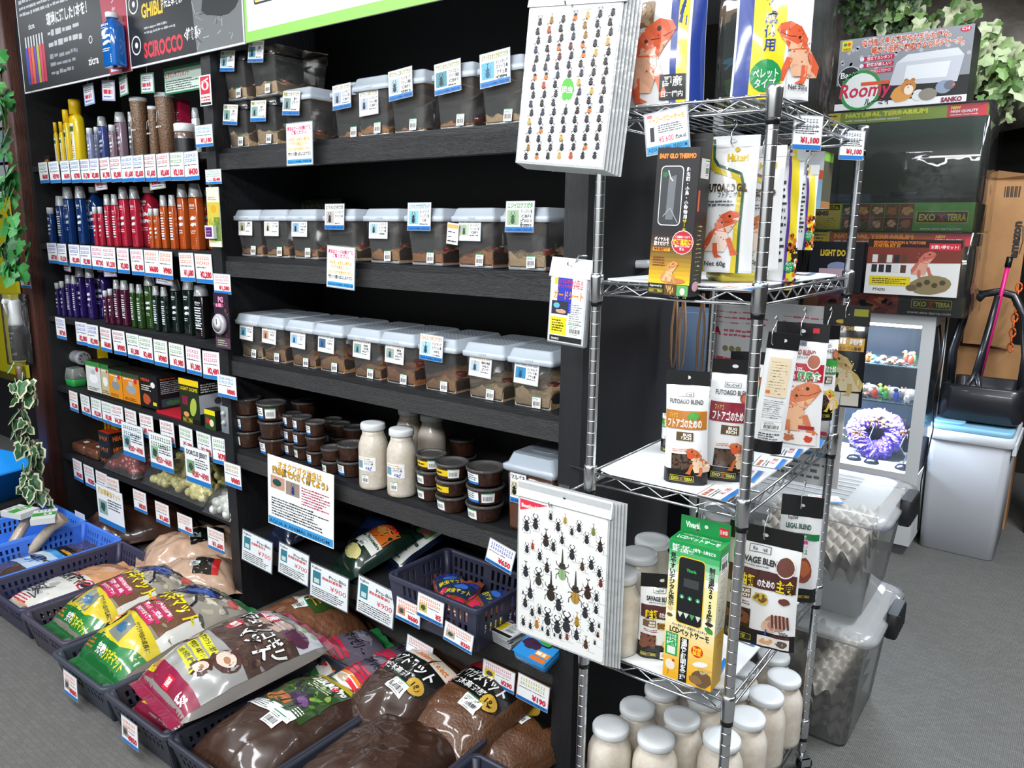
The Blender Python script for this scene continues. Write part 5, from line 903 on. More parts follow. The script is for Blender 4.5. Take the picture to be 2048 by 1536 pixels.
mbag(.15, .2, .05, 'jelly_pouch', 'dark blue pouch behind the green jelly pouch', (atS(850, 150, z5).x, .44, z5+.035), .3, DB, lambda a, w, L: a.rect(-w*.3, -L*.2, w*.3, L*.2, '#1d2c5a', 1), seed=8, rx=.3)
# pile of guard sheets and a blue food pack near the right end
def gsheet(a, w, h):
    a.rect(0, 0, w, h, '#c8cccf', 0); a.rect(w*.05, h*.1, w*.95, h*.98, '#f0f1f0', 1); a.rect(w*.2, h*.45, w*.6, h*.96, '#2a3ab0', 2); a.text('コバエの侵入防止', w*.2, h*.89, h*.05, '#d02a4a', 3, w=w*.7); a.text('マットの乾燥防止', w*.2, h*.82, h*.05, '#d02a4a', 3, w=w*.7); a.text('ガードシート', w*.1, h*.66, h*.1, '#f08a1a', 4, w=w*.82, bold=.05, out='#4a2a10'); a.rect(w*.06, h*.42, w*.52, h*.62, '#2a2c3a', 3); a.disc(w*.2, h*.55, w*.09, '#5ab0c8', 4, h*.04); a.disc(w*.34, h*.47, w*.14, '#c89a8a', 4, h*.03, jit=.2); a.rect(w*.05, h*.12, w*.5, h*.38, '#e8d01a', 3); a.dash(w*.1, h*.16, w*.45, h*.35, 5, '#3a3420', 4); a.dash(w*.56, h*.3, w*.92, h*.6, 9, '#8a8e94', 3); a.bars(w*.55, h*.13, w*.93, h*.3, 4); a.rect(w*.05, h*.02, w*.95, h*.1, '#1a1b1e', 2); a.text('SANKO', w*.1, h*.04, h*.03, '#e8e8e8', 3); a.rect(w*.1, h*.86, w*.2, h*.96, '#e8c81a', 3)
def gmesh(w, h): b = MB(); b.rbox(w, h, 0, .005, film('#d8dcde', .5, .08, 'clear_sleeve'), r=.004, c=.001); gsheet(Art(b, lambda x, y, l: (x-w/2, y-h/2, .0052+l*.0002)), w, h); return b.mesh('guard_sheet')
G1 = gmesh(.1, .16); p = atS(1590, 730, z5)
for k in range(6): solo('guard_sheet_pack', G1, 'yellow and blue guard sheet pack, top of the pile by the basket' if k == 5 else f'guard sheet pack in the pile by the basket, {ORD[k]} from the bottom', 'pack', (p.x-.005+R.uniform(-.004, .004), p.y+.075-k*.002, z5+k*.0067), -.1+R.uniform(-.05, .05), 'pile of guard sheet packs')
def bfood(a, w, h): a.rect(0, 0, w, h, '#2a8ad0', 0); a.text('ゼリー', w*.3, h*.72, h*.16, '#eef4f8', 2, w=w*.62, bold=.06, out='#14304a'); a.disc(w*.62, h*.55, w*.3, '#3a9a3a', 1, h*.1, jit=.1); a.disc(w*.3, h*.35, w*.28, '#3a1f3a', 2, h*.13, jit=.1); a.line([(w*.3, h*.4), (w*.75, h*.42), (w*.8, h*.55)], .005, '#2a1a2a', 3); a.rect(w*.55, h*.15, w*.95, h*.28, '#e08a3a', 3); a.rect(w*.5, h*.02, w*.95, h*.12, '#d8702a', 3); a.dash(w*.58, h*.17, w*.9, h*.26, 1, '#f0e8d0', 4, fill=.8)
b = MB(); b.rbox(.11, .13, 0, .03, mat('#2a8ad0', .3, coat=.5), r=.01, c=.006); bfood(Art(b, lambda x, y, l: (x-.055, y-.065, .0302+l*.0002)), .11, .13); p = atS(1800, 800, z5+.03); solo('jelly_pack', b, 'blue pack with a purple stag beetle at right end of the bottom board', 'pack', (p.x-.01, p.y+.05, z5+.02), -.1, rot=(.3, 0, -.1))
# hanging guard sheet pack on the upright, beside the rack
def hangpack():
    t = thing('hanging_guard_sheet', 'yellow and blue guard sheet pack with white header hanging on the right upright', 'pack', (0, 0, 0)); w, h = .098, .15
    b = MB(); b.rbox(w, .014, -h-.035, -.035, film('#d8dcde', .55, .06, 'clear_sleeve', bump=.4, bs=30), r=.004, c=.003); part('clear_sleeve', b, t)
    b = MB(); gsheet(Art(b, lambda x, y, l: (x-w*.46, -.0078-l*.0002, y-h-.03)), w*.92, h*.96); part('printed_art', b, t)
    b = MB(); b.add([(-w/2-.002, -.009, -.04), (w/2+.002, -.009, -.04), (w/2+.002, 0, 0), (-w/2-.002, 0, 0), (-w/2-.002, .009, -.04), (w/2+.002, .009, -.04)], [(0, 1, 2, 3), (3, 2, 5, 4), (0, 3, 4), (1, 5, 2)], WHITE); part('header_card', b, t); return t
t = hangpack(); p0, p1 = at(1100, 515, 1, .03), at(1193, 520, 1, .03); t.location = ((p0.x+p1.x)/2, .03, p0.z); t.rotation_euler = (0, .05, 0)
b = MB(); b.tube([(.052, -.03, .012), (.02, -.01, .012), (0, .0, -.012), (0, -.02, -.008), (0, -.022, 0)], .0018, STEEL, 6); solo('peg_hook', b, 'steel peg hook holding the hanging guard sheet pack', 'hook', ((p0.x+p1.x)/2, .032, p0.z-.005))
# ================================================================ crates and bags on the floor
def crate(x, y, c, lab, w=.325, rz=.03, z=.0012, h=.128, slots='few'): return solo('storage_crate', openbasket(w, .51, h, c, slots, tp=.88, rim=.012, thick=.005), lab, 'crate', (x, y, z), rz, 'storage crates on the floor')
YC = {2: -.13, 3: -.14, 4: -.15, 5: -.155, 6: -.2, 7: -.203, 8: -.2, 9: -.2, 10: -.262}
XC = {2: -3.185, 3: -2.845, 4: -2.505, 5: -2.163, 6: -1.815, 7: -1.478, 8: -1.146, 9: -.812, 10: -.475}
crate(XC[2], YC[2], '#4585e6', 'bright blue slotted crate holding the bone-shaped chews, left of another blue crate', rz=0)
crate(XC[3], YC[3], '#4579dc', 'bright blue slotted crate next to the dark crates, with a flat beetle mat bag', rz=0)
crate(XC[4], YC[4], '#3a3a52', 'dark slate crate holding the beige mat bag, next to the blue crate', rz=0)
crate(XC[5], YC[5], '#464252', 'dark crate under the green-ended mat bag farther from the camera', w=.322, rz=0)
crate(XC[6], YC[6], '#3b414e', 'dark crate with a price ticket under the nearer green-ended mat bag', rz=0)
crate(XC[7], YC[7], '#383a46', 'dark crate with a price ticket under the maroon-ended mat bags', rz=0)
crate(XC[8], YC[8], '#2f323e', 'dark crate holding the brown soil bag with a jungle beetle label', rz=0)
crate(XC[9], YC[9], '#30333f', 'dark crate holding the unlabelled brown soil bag', rz=0)
crate(XC[10], YC[10], '#2c3040', 'empty dark crate nearest the foot of the rack', rz=0)
b = MB(); w, d, h = .44, .34, .14
b.loft([[(x*k, y*k, z) for x, y in rrect(w, d, .04, 4)] for k, z in ((.8, .002), (.98, h), (1.04, h+.004), (1.04, h+.012), (.97, h+.012), (.78, .008))], mat('#1b90e4', .35), cap=(1, 1)); solo('plastic_tub', b, 'bright cyan plastic tub at far left behind the blue crates', 'tub', (-3.72, .0, .14), .2)
b = MB(); b.box(-.25, -.16, 0, .25, .16, .138, '#2b2a2a'); solo('carton', b, 'low dark box under the cyan tub', 'box', (-3.72, .0, .001), .2)
def tk(cx, y, z, pr, lab, tc='#e87830'): solo('price_tag', pricetag(.085, .075, tc, pr, photo='#9a8a80'), lab, 'price tag', (cx, y, z), 0, 'tickets on the crates', rot=(-.04, .0, 0))
tk(XC[6]-.02, YC[6]-.268, .115, '¥880', 'ticket reading ¥880 on the front of the crate with the green-ended bag'); tk(XC[7]+.0, YC[7]-.268, .115, '¥850', 'ticket reading ¥850 on the front of the crate with maroon-ended bags')
# printed mat bags
def greenbag(ph):
    def f(a, w, L):
        Y = lambda v: L*(v-.5)
        a.rect(-w*.47, Y(.0), w*.47, Y(.13), '#1c6a34', 0); a.quadp((-w*.47, Y(.12)), (w*.47, Y(.12)), (w*.47, Y(.3)), (-w*.47, Y(.36)), '#cdb922', 1); a.quadp((w*.05, Y(.02)), (w*.47, Y(.02)), (w*.47, Y(.2)), (w*.2, Y(.12)), '#1f7a3a', 2)
        a.text('完熟', -w*.12, Y(.04), .018, '#e8ecea', 3, bold=.05); a.text('クヌギマット', w*.03, Y(.035), .02, '#e8d020', 3, w=w*.38, bold=.05); a.dash(-w*.42, Y(.04), -w*.16, Y(.1), 3, '#c8742a', 2)
        a.quadp((-w*.42, Y(.2)), (-w*.22, Y(.14)), (-w*.16, Y(.3)), (-w*.3, Y(.35)), '#1d1c14', 2); a.disc(-w*.28, Y(.25), .02, '#d8803a', 3, .03, a=-.4); a.quadp((-w*.12, Y(.15)), (w*.14, Y(.13)), (w*.12, Y(.27)), (-w*.1, Y(.31)), '#7a8078', 2); a.disc(0, Y(.21), .024, '#3a6a90', 3, .016, jit=.2)
        a.text('クワガタ幼虫の成長に', w*.1, Y(.27), .012, '#2a2a1c', 3, w=w*.34, rot=-.25)
        a.rect(-w*.47, Y(.33), w*.47, Y(.62), '#6b4a34', 0); a.rect(w*.38, Y(.3), w*.47, Y(.62), '#d8d6d0', 1)
        for i, t in enumerate(('大切な幼虫の大好物！', '超発酵・微粒、高品', '成虫が大きく育つ！')):
            y0 = Y(.49-.055*i); x0 = -w*.12-.012*i; a.quadp((x0, y0-.008), (x0+w*.42, y0-.03), (x0+w*.42, y0-.006), (x0, y0+.014), '#c02a5c', 2); a.text(t, x0+.008, y0-.004, .011, '#f0e8ec', 3, w=w*.36, rot=-.1, bold=.04)
        a.disc(-w*.28, Y(.5), .04, '#d8702a', 2, .018); a.text('クヌギマット', -w*.3, Y(.56), .042, '#e8d81c', 5, w=w*.72, bold=.06, out='#3a3014', rot=-.08)
        a.rect(-w*.47, Y(.62), w*.47, Y(.98), '#9a9488', 0)
        for i in range(70): a.disc(R.uniform(-w*.42, w*.42), Y(R.uniform(.62, .97)), R.uniform(.006, .02), R.choice(('#c4bca8', '#6a645c', '#b0a890', '#4a4640', '#d4cfc0', '#8a8070')), 1+(i % 7)*.25, R.uniform(.006, .014), 7, R.uniform(0, 3), .3)
        a.disc(-w*.02, Y(.77), w*.28, '#1f2a58', 4, L*.1, 16, .4, .12); a.disc(w*.05, Y(.79), w*.17, '#3a5aa8', 5, L*.055, 12, .3, .15); a.disc(-w*.12, Y(.77), w*.08, '#11152a', 5.5, L*.03, 10, 0, .2); a.line([(-w*.2, Y(.86)), (-w*.3, Y(.93)), (-w*.22, Y(.97))], .012, '#14172a', 4.5); a.line([(w*.08, Y(.74)), (w*.22, Y(.68)), (w*.26, Y(.62))], .008, '#14172a', 4.5); a.line([(w*.12, Y(.86)), (w*.28, Y(.9))], .008, '#14172a', 4.5)
        a.disc(w*.36, Y(.9), .018, '#c8463a', 3)
    return f
GB = mat('#8a8478', .22, coat=1, key='printed_film', bump=.35, bs=14); GE = mat('#1b5f30', .25, coat=.8, bump=.3, bs=30)
mbag(.285, .43, .1, 'mat_bag', 'green-ended mat bag with blue beetle on rock, the farther of two alike', (XC[5]+.015, YC[5]+.025, .088), -.02, GB, greenbag(0), seed=21, wr=.008, ends=GE, grp='printed mat bags', rx=.1)
mbag(.3, .45, .115, 'mat_bag', 'green-ended mat bag with blue beetle on rock, nearer of the two', (XC[6]+.02, YC[6]+.02, .118), -.02, GB, greenbag(1), seed=22, wr=.008, ends=GE, grp='printed mat bags', rx=.1)
def marbag(a, w, L):
    Y = lambda v: L*(v-.5)
    a.rect(-w*.47, Y(.0), w*.47, Y(.12), '#8a1f40', 0); a.text('Sanko', -w*.4, Y(.05), .016, '#e8d020', 2, bold=.05); a.rect(-w*.02, Y(.03), w*.1, Y(.09), '#d8283a', 1); a.text('国産', 0, Y(.045), .014, '#f0f0f0', 2, w=w*.08); a.text('6.5ℓ', w*.25, Y(.03), .02, '#f0e8e8', 2, bold=.04)
    a.rect(-w*.47, Y(.12), w*.47, Y(.42), '#9a9a98', 0)
    for i, t in enumerate(('発酵カワラノコ配合', '産卵数抜群！本場ブレンド', '大型個体から羽化、記録更新')): y0 = Y(.36-.07*i); x0 = -w*.24; a.quadp((x0, y0-.008), (x0+w*.42, y0-.03), (x0+w*.42, y0-.004), (x0, y0+.016), '#d8d42a', 2); a.text(t, x0+.008, y0-.003, .012, '#3a3a24', 3, w=w*.36, rot=-.12, bold=.03)
    for x, v, r in ((-.34, .33, .04), (.28, .36, .045), (.2, .22, .035)): a.disc(w*x, Y(v), r, '#4a2a24', 2.5, r*.8, 14, .5, .08); a.disc(w*x, Y(v), r*.7, '#d8c4b4', 3.5, r*.5, 12, .5, .1); a.disc(w*x+.004, Y(v), r*.3, '#a87858', 4.5, r*.2, 8)
    a.rect(-w*.47, Y(.42), w*.47, Y(.78), '#4a3630', 0)
    for i in range(50): a.disc(R.uniform(-w*.44, w*.44), Y(R.uniform(.43, .77)), R.uniform(.004, .01), R.choice(('#5c4438', '#3a2a26', '#6a5044')), 1, jit=.3, n=6)
    a.text('ヒラタ・ノコギリ', -w*.28, Y(.66), .036, '#ecece8', 5, w=w*.74, bold=.05, out='#1a1614', rot=-.1); a.text('マット', w*.0, Y(.54), .045, '#ecece8', 5, w=w*.42, bold=.05, out='#1a1614', rot=-.1); a.disc(-w*.14, Y(.57), .03, '#c8283c', 3, .024); a.text('専用', -w*.14, Y(.553), .018, '#f0f0f0', 6, 'c')
    a.rect(-w*.2, Y(.76), w*.04, Y(.85), '#c8283c', 4); a.text('国産', -w*.08, Y(.775), .026, '#f0f0f0', 5, 'c', w=w*.2)
    a.rect(-w*.47, Y(.78), w*.47, Y(.97), '#c8ccd4', 0); a.disc(w*.15, Y(.8), w*.28, '#b89a88', 1, L*.08, 14, .3, .12)
    for i in range(9): a.disc(R.uniform(-w*.1, w*.4), Y(R.uniform(.86, .96)), .016, '#8ab06a', 1.5, .008, 7, jit=.3)
    a.line([(w*.0, Y(.84)), (w*.14, Y(.88)), (w*.28, Y(.84)), (w*.3, Y(.76))], .009, '#4a2a3a', 4); a.disc(w*.34, Y(.82), .038, '#5a3248', 4, .03, 12, .4, .1); a.line([(-w*.3, Y(.95)), (-w*.1, Y(.92)), (-w*.02, Y(.96))], .008, '#4a2a3a', 3); a.line([(-w*.42, Y(.88)), (-w*.24, Y(.9)), (-w*.2, Y(.86))], .006, '#4a2a3a', 3)
MBM = mat('#8c8884', .22, coat=1, key='printed_film', bump=.35, bs=13); ME = mat('#8a1f40', .25, coat=.8, bump=.3, bs=30)
mbag(.28, .4, .06, 'mat_bag', 'maroon-ended mat bag with larvae pictures lying under another like it', (XC[7]-.0, YC[7]-.0, .05), 0, MBM, marbag, seed=24, ends=ME, grp='printed mat bags')
mbag(.32, .45, .1, 'mat_bag', 'maroon-ended mat bag with stag beetle picture, topmost, resting on the crate', (XC[7]+.07, YC[7]+.02, .16), -.12, MBM, marbag, seed=25, wr=.008, ends=ME, grp='printed mat bags', rx=.06)
def sandbag(a, w, L):
    Y = lambda v: L*(v-.5)
    a.rect(-w*.46, Y(.0), w*.46, Y(.56), '#d8d6d0', 0); a.text('昆虫飼育マット', -w*.3, Y(.42), .04, '#1d1d1f', 3, w=w*.7, bold=.06); a.ring(w*.3, Y(.48), .03, .006, '#c8283c', 3); a.line([(w*.3-.02, Y(.48)-.02), (w*.3+.02, Y(.48)+.02)], .006, '#c8283c', 3.5); a.disc(w*.3, Y(.48), .012, '#2a2a2a', 2.5, .018)
    for i in range(5): a.line([(-w*.1+R.uniform(-.06, .06), Y(.2)+R.uniform(-.04, .04)) for _ in range(4)], .004, '#3a3c3e', 2)
    a.disc(-w*.05, Y(.22), .03, '#a8aaa8', 1, .05, jit=.2); a.text('防虫', -w*.2, Y(.5), .02, '#c8283c', 3); a.dash(-w*.42, Y(.02), w*.0, Y(.1), 3, '#c8283c', 2); a.dash(-w*.4, Y(.12), -w*.14, Y(.3), 5, '#4a4e54', 2)
mbag(.26, .4, .05, 'mat_bag', 'beige mat bag printed with black characters and a red no-bugs mark', (XC[4]+.01, YC[4]-.0, .05), .0, mat('#d49c6c', .25, coat=.9, bump=.4, bs=16), sandbag, seed=26, grp='printed mat bags')
def blub(a, w, L):
    Y = lambda v: L*(v-.5)
    a.rect(-w*.46, Y(.3), w*.46, Y(.66), '#b8cde0', 0); a.rect(-w*.46, Y(.66), w*.46, Y(.8), '#14161c', 0); a.rect(-w*.1, Y(.7), w*.4, Y(.74), '#e0a020', 1); a.rect(-w*.46, Y(.6), w*.46, Y(.67), '#3a9ad8', 1); a.disc(-w*.05, Y(.48), w*.24, '#14161a', 2, L*.05, jit=.1); a.line([(w*.1, Y(.48)), (w*.3, Y(.54)), (w*.36, Y(.48))], .01, '#14161a', 2); a.text('カブト', -w*.4, Y(.38), .05, '#3a6ab8', 3, w=w*.5, bold=.08)
mbag(.26, .4, .03, 'mat_bag', 'flat mat bag with black beetle on pale blue in the blue crate', (XC[3]+.01, YC[3]-.0, .05), .0, mat('#4f3a30', .25, coat=.9, bump=.4, bs=18), blub, seed=27, grp='printed mat bags')
def deburo(a, w, L):
    Y = lambda v: L*(v-.5)
    a.rect(-w*.3, Y(.42), w*.32, Y(.84), '#2f4a22', 1)
    for i in range(40): a.disc(R.uniform(-w*.28, w*.3), Y(R.uniform(.56, .82)), R.uniform(.008, .02), R.choice(('#4f7a2c', '#243a1c', '#6a9a3a', '#1a2a14', '#88a84a')), 1.5+(i % 4)*.2, R.uniform(.004, .01), 7, R.uniform(0, 3), .3)
    a.rect(-w*.3, Y(.84), w*.32, Y(.89), '#d8c42a', 1); a.text('DEBURO Pro', -w*.16, Y(.77), .026, '#f4f4f0', 4, w=w*.46, bold=.06, rot=0); a.disc(w*.17, Y(.785), .011, '#d8283c', 4.5); a.dash(-w*.1, Y(.7), w*.26, Y(.76), 3, '#c8d8a8', 3)
    a.disc(-w*.12, Y(.49), w*.18, '#b8683a', 2, L*.05, 10, 0, .2); a.disc(w*.06, Y(.56), w*.16, '#3a2440', 3, L*.055, 14, -.3, .08); a.disc(w*.12, Y(.55), w*.09, '#6a4a78', 3.6, L*.03, 10, -.3); a.line([(-w*.02, Y(.6)), (-w*.18, Y(.66)), (-w*.2, Y(.72))], .012, '#1f1626', 3.5); a.line([(w*.0, Y(.62)), (-w*.08, Y(.7))], .008, '#1f1626', 3.5)
    for dx in (-.1, .02, .14): a.line([(w*dx, Y(.53)), (w*(dx-.06), Y(.46))], .006, '#1f1626', 3.5)
    a.rect(-w*.36, Y(.36), w*.26, Y(.435), '#e6e8e6', 2); a.dash(-w*.34, Y(.37), -w*.05, Y(.43), 4, '#3a4046', 3); a.bars(w*.02, Y(.28), w*.2, Y(.39), 4); a.dash(w*.16, Y(.44), w*.28, Y(.5), 3, '#f0f0f0', 4)
mbag(.29, .43, .09, 'soil_bag', 'brown soil bag with a green jungle beetle label reading DEBURO Pro', (XC[8]+.005, YC[8]+.0, .07), -.02, SOIL, deburo, seed=31, wr=.006, grp='soil bags', ss=44)
mbag(.3, .44, .11, 'soil_bag', 'plain unlabelled brown soil bag at the bottom edge of the photo', (XC[9]-.0, YC[9]-.0, .065), .06, SOIL, lambda a, w, L: None, seed=33, wr=.012, grp='soil bags', ss=44)
# bags lying between the crates and the shelving
BG_ = mat('#b8957c', .3, coat=.8, key='sawdust_in_clear_bag', noise=.4, ns=40, h2='#cbab92', bump=.5, bs=12)
def blklab(a, w, L): a.rect(-w*.15, -L*.05, w*.3, L*.28, '#1a1b1c', 1); a.text('マット', -w*.1, L*.12, .025, '#e0a82a', 2, w=w*.35); a.bars(-w*.02, -L*.06, w*.16, L*.06, 2); a.rect(w*.1, L*.22, w*.3, L*.28, '#e0a020', 2)
def redlab(a, w, L): a.rect(-w*.1, L*.0, w*.35, L*.3, '#26221f', 1); a.rect(-w*.1, L*.22, w*.35, L*.3, '#c82a2a', 2); a.bars(w*.0, -L*.05, w*.18, L*.07, 2)
mbag(.3, .4, .1, 'sawdust_bag', 'beige sawdust bag with black label, top of its pair behind the dark crates', (-2.36, .26, .085), -.5, BG_, blklab, seed=41, wr=.012, grp='sawdust bags')
mbag(.32, .4, .08, 'sawdust_bag', 'beige sawdust bag underneath the black-labelled one', (-2.27, .3, .002), -.3, BG_, lambda a, w, L: None, seed=42, wr=.01, grp='sawdust bags')
mbag(.27, .38, .11, 'sawdust_bag', 'beige sawdust bag with red and black label beside the black upright', (-1.96+.03, .19+.12, .03), -.25, BG_, redlab, seed=43, wr=.012, grp='sawdust bags') if 0 else mbag(.24, .3, .1, 'sawdust_bag', 'beige sawdust bag with red and black label beside the black upright', (-2.125, .12, .08), -.7, BG_, redlab, seed=43, wr=.01, grp='sawdust bags')
DKS = mat('#4a2f26', .28, coat=.9, key='dark_soil_in_bag', noise=.4, ns=40, h2='#5c3d31', bump=.4, bs=14)
mbag(.4, .42, .12, 'soil_bag', 'dark brown soil bag at left under the fifth shelf behind the blue crates', (-2.98, .34, .03), -.35, DKS, lambda a, w, L: a.disc(w*.1, L*.05, .02, '#3a4ab0', 1, .014), seed=44, wr=.012, grp='soil bags')
BARK = mat('#4f2d1e', .4, coat=.6, key='bark_chips', noise=.8, ns=60, h2='#8a5c40', bump=1, bs=70)
def barkl(a, w, L): a.rect(-w*.1, L*.0, w*.25, L*.3, '#2f4a1f', 1); a.dash(-w*.06, L*.04, w*.2, L*.12, 2, '#d8a03a', 2); a.rect(-w*.22, -L*.06, w*.0, L*.1, '#d0d4cc', 2); a.bars(-w*.02, -L*.14, w*.1, -L*.0, 3)
mbag(.32, .36, .12, 'bark_bag', 'clear bag of reddish bark chips with green label behind the maroon-ended bags', (-1.56, .19, .04), -.3, BARK, barkl, seed=45, wr=.01, grp='soil bags')
def jell(a, w, L):
    a.rect(-w*.46, -L*.0, w*.46, L*.46, '#57505e', 0); a.disc(0, L*.3, w*.3, '#8a8494', 1, L*.08, jit=.15); a.text('ノコギリゼリー', -w*.4, L*.12, L*.12, '#1d1a22', 3, w=w*.8, bold=.06, out='#d8d4dc')
    for i in range(3): a.rect(-w*.4, -L*(.02+.07*i), w*.35, -L*(.02+.07*i)+L*.05, '#c02040', 2)
    a.rect(-w*.46, -L*.36, w*.46, -L*.18, '#e8e4dc', 1); a.disc(-w*.1, -L*.28, w*.2, '#b8a890', 2, L*.05); a.rect(-w*.46, -L*.22, w*.46, -L*.17, '#e07a2a', 2); a.rect(-w*.46, -L*.47, w*.46, -L*.36, '#2a7a44', 1); a.rect(w*.05, -L*.3, w*.35, -L*.24, '#d0283a', 3)
JB = mat('#5a545c', .25, coat=.8, bump=.3, bs=30)
for i, (x, y, z, rz, s) in enumerate(((-1.31, .13, .1, -.35, 1), (-1.14, .2, .09, -.3, .85), (-1.12, .06, .12, -.25, .8))): mbag(.2*s, .27*s, .05, 'jelly_bag', ('grey and green beetle jelly pack, the left of three with red bars', 'grey and green beetle jelly pack, middle back of three with red bars', 'grey and green beetle jelly pack lowest of three, beside the black-labelled mat bags')[i], (x, y, z-.03), rz, JB, jell, seed=50+i, grp='beetle jelly packs', ends=mat('#2a7a44', .3), rx=.1)
def prof(title, c):
    def f(a, w, L):
        a.rect(-w*.42, L*.0, w*.42, L*.26, '#151515', 1); a.rect(-w*.42, L*.26, w*.42, L*.4, '#d8d0c0' if c else '#a8283a', 1); a.text('Professional Select', -w*.2, L*.29, L*.06, '#d8702a', 2, w=w*.58, bold=.03); a.text(title, -w*.36, L*.12, L*.1, '#f0f0ee', 2, w=w*.72, bold=.05); a.text('(朽木高発酵)', -w*.3, L*.03, L*.05, '#e0e0dc', 2, w=w*.55); a.rect(-w*.42, L*.0, -w*.26, L*.1, '#c8283a', 2); a.disc(w*.3, L*.02, w*.11, '#1a1408', 2.5); a.disc(w*.3, L*.02, w*.095, '#c8a03a', 3); a.text('1ℓ', w*.3, L*.0, L*.05, '#1a1408', 4, 'c'); a.bars(w*.05, -L*.14, w*.28, -L*.01, 4)
    return f
S2 = mat('#2c1a11', .4, coat=.8, key='soil_in_clear_bag', noise=.6, ns=110, h2='#452c1e', bump=.3, bs=24)
S3 = mat('#472b1a', .28, coat=.8, key='granular_soil', noise=.8, ns=150, h2='#6e482c', bump=.9, bs=150)
mbag(.25, .33, .1, 'soil_bag', 'small soil bag with white and black Professional Select header, leaning on the crates', (-.955, .06, .1), -.15, S2, prof('カブトマット', 1), seed=61, wr=.01, grp='soil bags', rx=.28)
mbag(.25, .33, .09, 'soil_bag', 'small soil bag with red and black header right of the white-headed one', (-.76, .13, .1), -.12, S3, prof('クワガタマット', 0), seed=62, wr=.008, grp='soil bags', rx=.25)
mbag(.26, .36, .09, 'soil_bag', 'coarse soil bag half hidden below the red-headed bag, gold seal showing', (-.655, .18, .02), -.3, S3, lambda a, w, L: (a.rect(-w*.3, L*.14, w*.3, L*.34, '#151515', 1), a.disc(w*.05, L*.18, .022, '#c8a03a', 2), a.bars(-w*.05, L*.02, w*.15, L*.12, 2)), seed=63, wr=.01, grp='soil bags', rx=.1)
mbag(.2, .26, .06, 'soil_bag', 'coarse soil bag standing on edge against the right upright', (-.69, .36, .1), -.3, S3, lambda a, w, L: None, seed=64, wr=.012, grp='soil bags', rx=.5)
# bone chews in the first blue crate
for i, (x, y, rz) in enumerate(((-3.12, -.1, .3), (-2.98+.0, -.06, -.5))):
    t = thing('bone_chew', ('bone chew in a tube under a green and white card, left of the two', 'bone chew in a tube under a green and white card, right of the two')[i], 'pet chew', (x, y, .0), rz, 'bone chews'); b = MB(); b.tube([(0, -.13, .03), (0, -.06, .07), (0, .02, .16), (0, .07, .2)], [.018, .024, .022, .03], mat('#c9b8a4', .35, coat=.6, noise=.5, ns=20, h2='#a8947e'), 10); part('bone', b, t)
    b = MB(); b.box(-.06, -.045, .2, .06, .045, .225, '#d8dad6'); a = Art(b, lambda x, y, l: (x, y, .2252+l*.0002)); a.rect(-.02, -.044, .02, .044, '#3a9a3c', 1); a.bars(-.012, .0, .012, .03, 2); a.dash(-.055, -.03, -.025, .03, 4, '#8a8e8c', 1); part('folded_card', b, t)
# --- left of the pillar: yellow peg panel with goods, ivy
YP = .75
p0, p1 = at(0, 640, 1, YP), at(62, 640, 1, YP)
b = MB(); b.box(-.7, 0, 0, .32, .02, 1.2, '#cfc41c'); solo('pegboard', b, 'yellow display panel left of the dark pillar', 'pegboard', (p0.x+.02, YP, .42))
b = MB(); b.box(-1, 0, 0, .35, .35, .42, '#1c1d22'); solo('display_plinth', b, 'dark plinth under the yellow display panel', 'plinth', (p0.x+.02, YP-.1, 0))
b = MB()
for i in range(4): b.box(-.7, 0, .0+i*.22, .2, .01, .2+i*.22, ('#d9e4ec', '#b8d4e4', '#e4e8ea', '#a8c8dc')[i])
solo('poster_panel', b, 'pale blue and white panel at far left above the yellow display', 'panel', (p0.x-.05, YP+.1, 1.62))
p = at(27, 600, 1, .1); t = thing('spray_bottle', 'black and white spray bottle hanging in clear wrap left of the pillar', 'bottle', (p.x, .1, at(27, 720, 1, .1).z)); H = at(27, 592, 1, .1).z-t.location.z
b = MB(); b.lathe([(.03, .01), (.032, .014), (.033, H*.5), (.03, H*.58)], '#15181a', 24); part('bottle', b, t); b = MB(); b.lathe([(.031, H*.56), (.033, H*.6), (.026, H*.75), (.03, H*.9), (.024, H*.94)], '#dfe2e4', 20); b.tube([(0, 0, H*.9), (0, -.045, H*.93)], .013, '#dfe2e4', 8); b.tube([(0, -.04, H*.9), (0, -.035, H*.78), (0, -.028, H*.7)], .006, '#eef0f0', 6); part('spray_head', b, t)
b = MB(); a = Art(b, lambda x, y, l: ((.0338+l*.0002)*math.sin(x/.0335), -(.0338+l*.0002)*math.cos(x/.0335), y), step=.01); a.text('CONTINUOUS', 0, H*.44, .007, '#d8dcd8', 1, 'c', w=.05); a.text('SPRAY', 0, H*.36, .009, '#d8dcd8', 1, 'c'); a.dash(-.02, H*.22, .02, H*.33, 4, '#c8ccc8', 1); a.disc(0, H*.13, .012, '#d8dcd8', 1, .006); a.quadp((-.03, H*.12), (0, H*.11), (0, H*.14), (-.03, H*.16), '#c8ccc8', 1); a.quadp((0, H*.11), (.03, H*.12), (.03, H*.16), (0, H*.14), '#c8ccc8', 1); part('printed_label', b, t)
b = MB(); b.rbox(.11, .085, -.01, H+.01, film('#ffffff', .95, .06, 'clear_bag', bump=.5, bs=20), r=.02); part('clear_wrap', b, t)
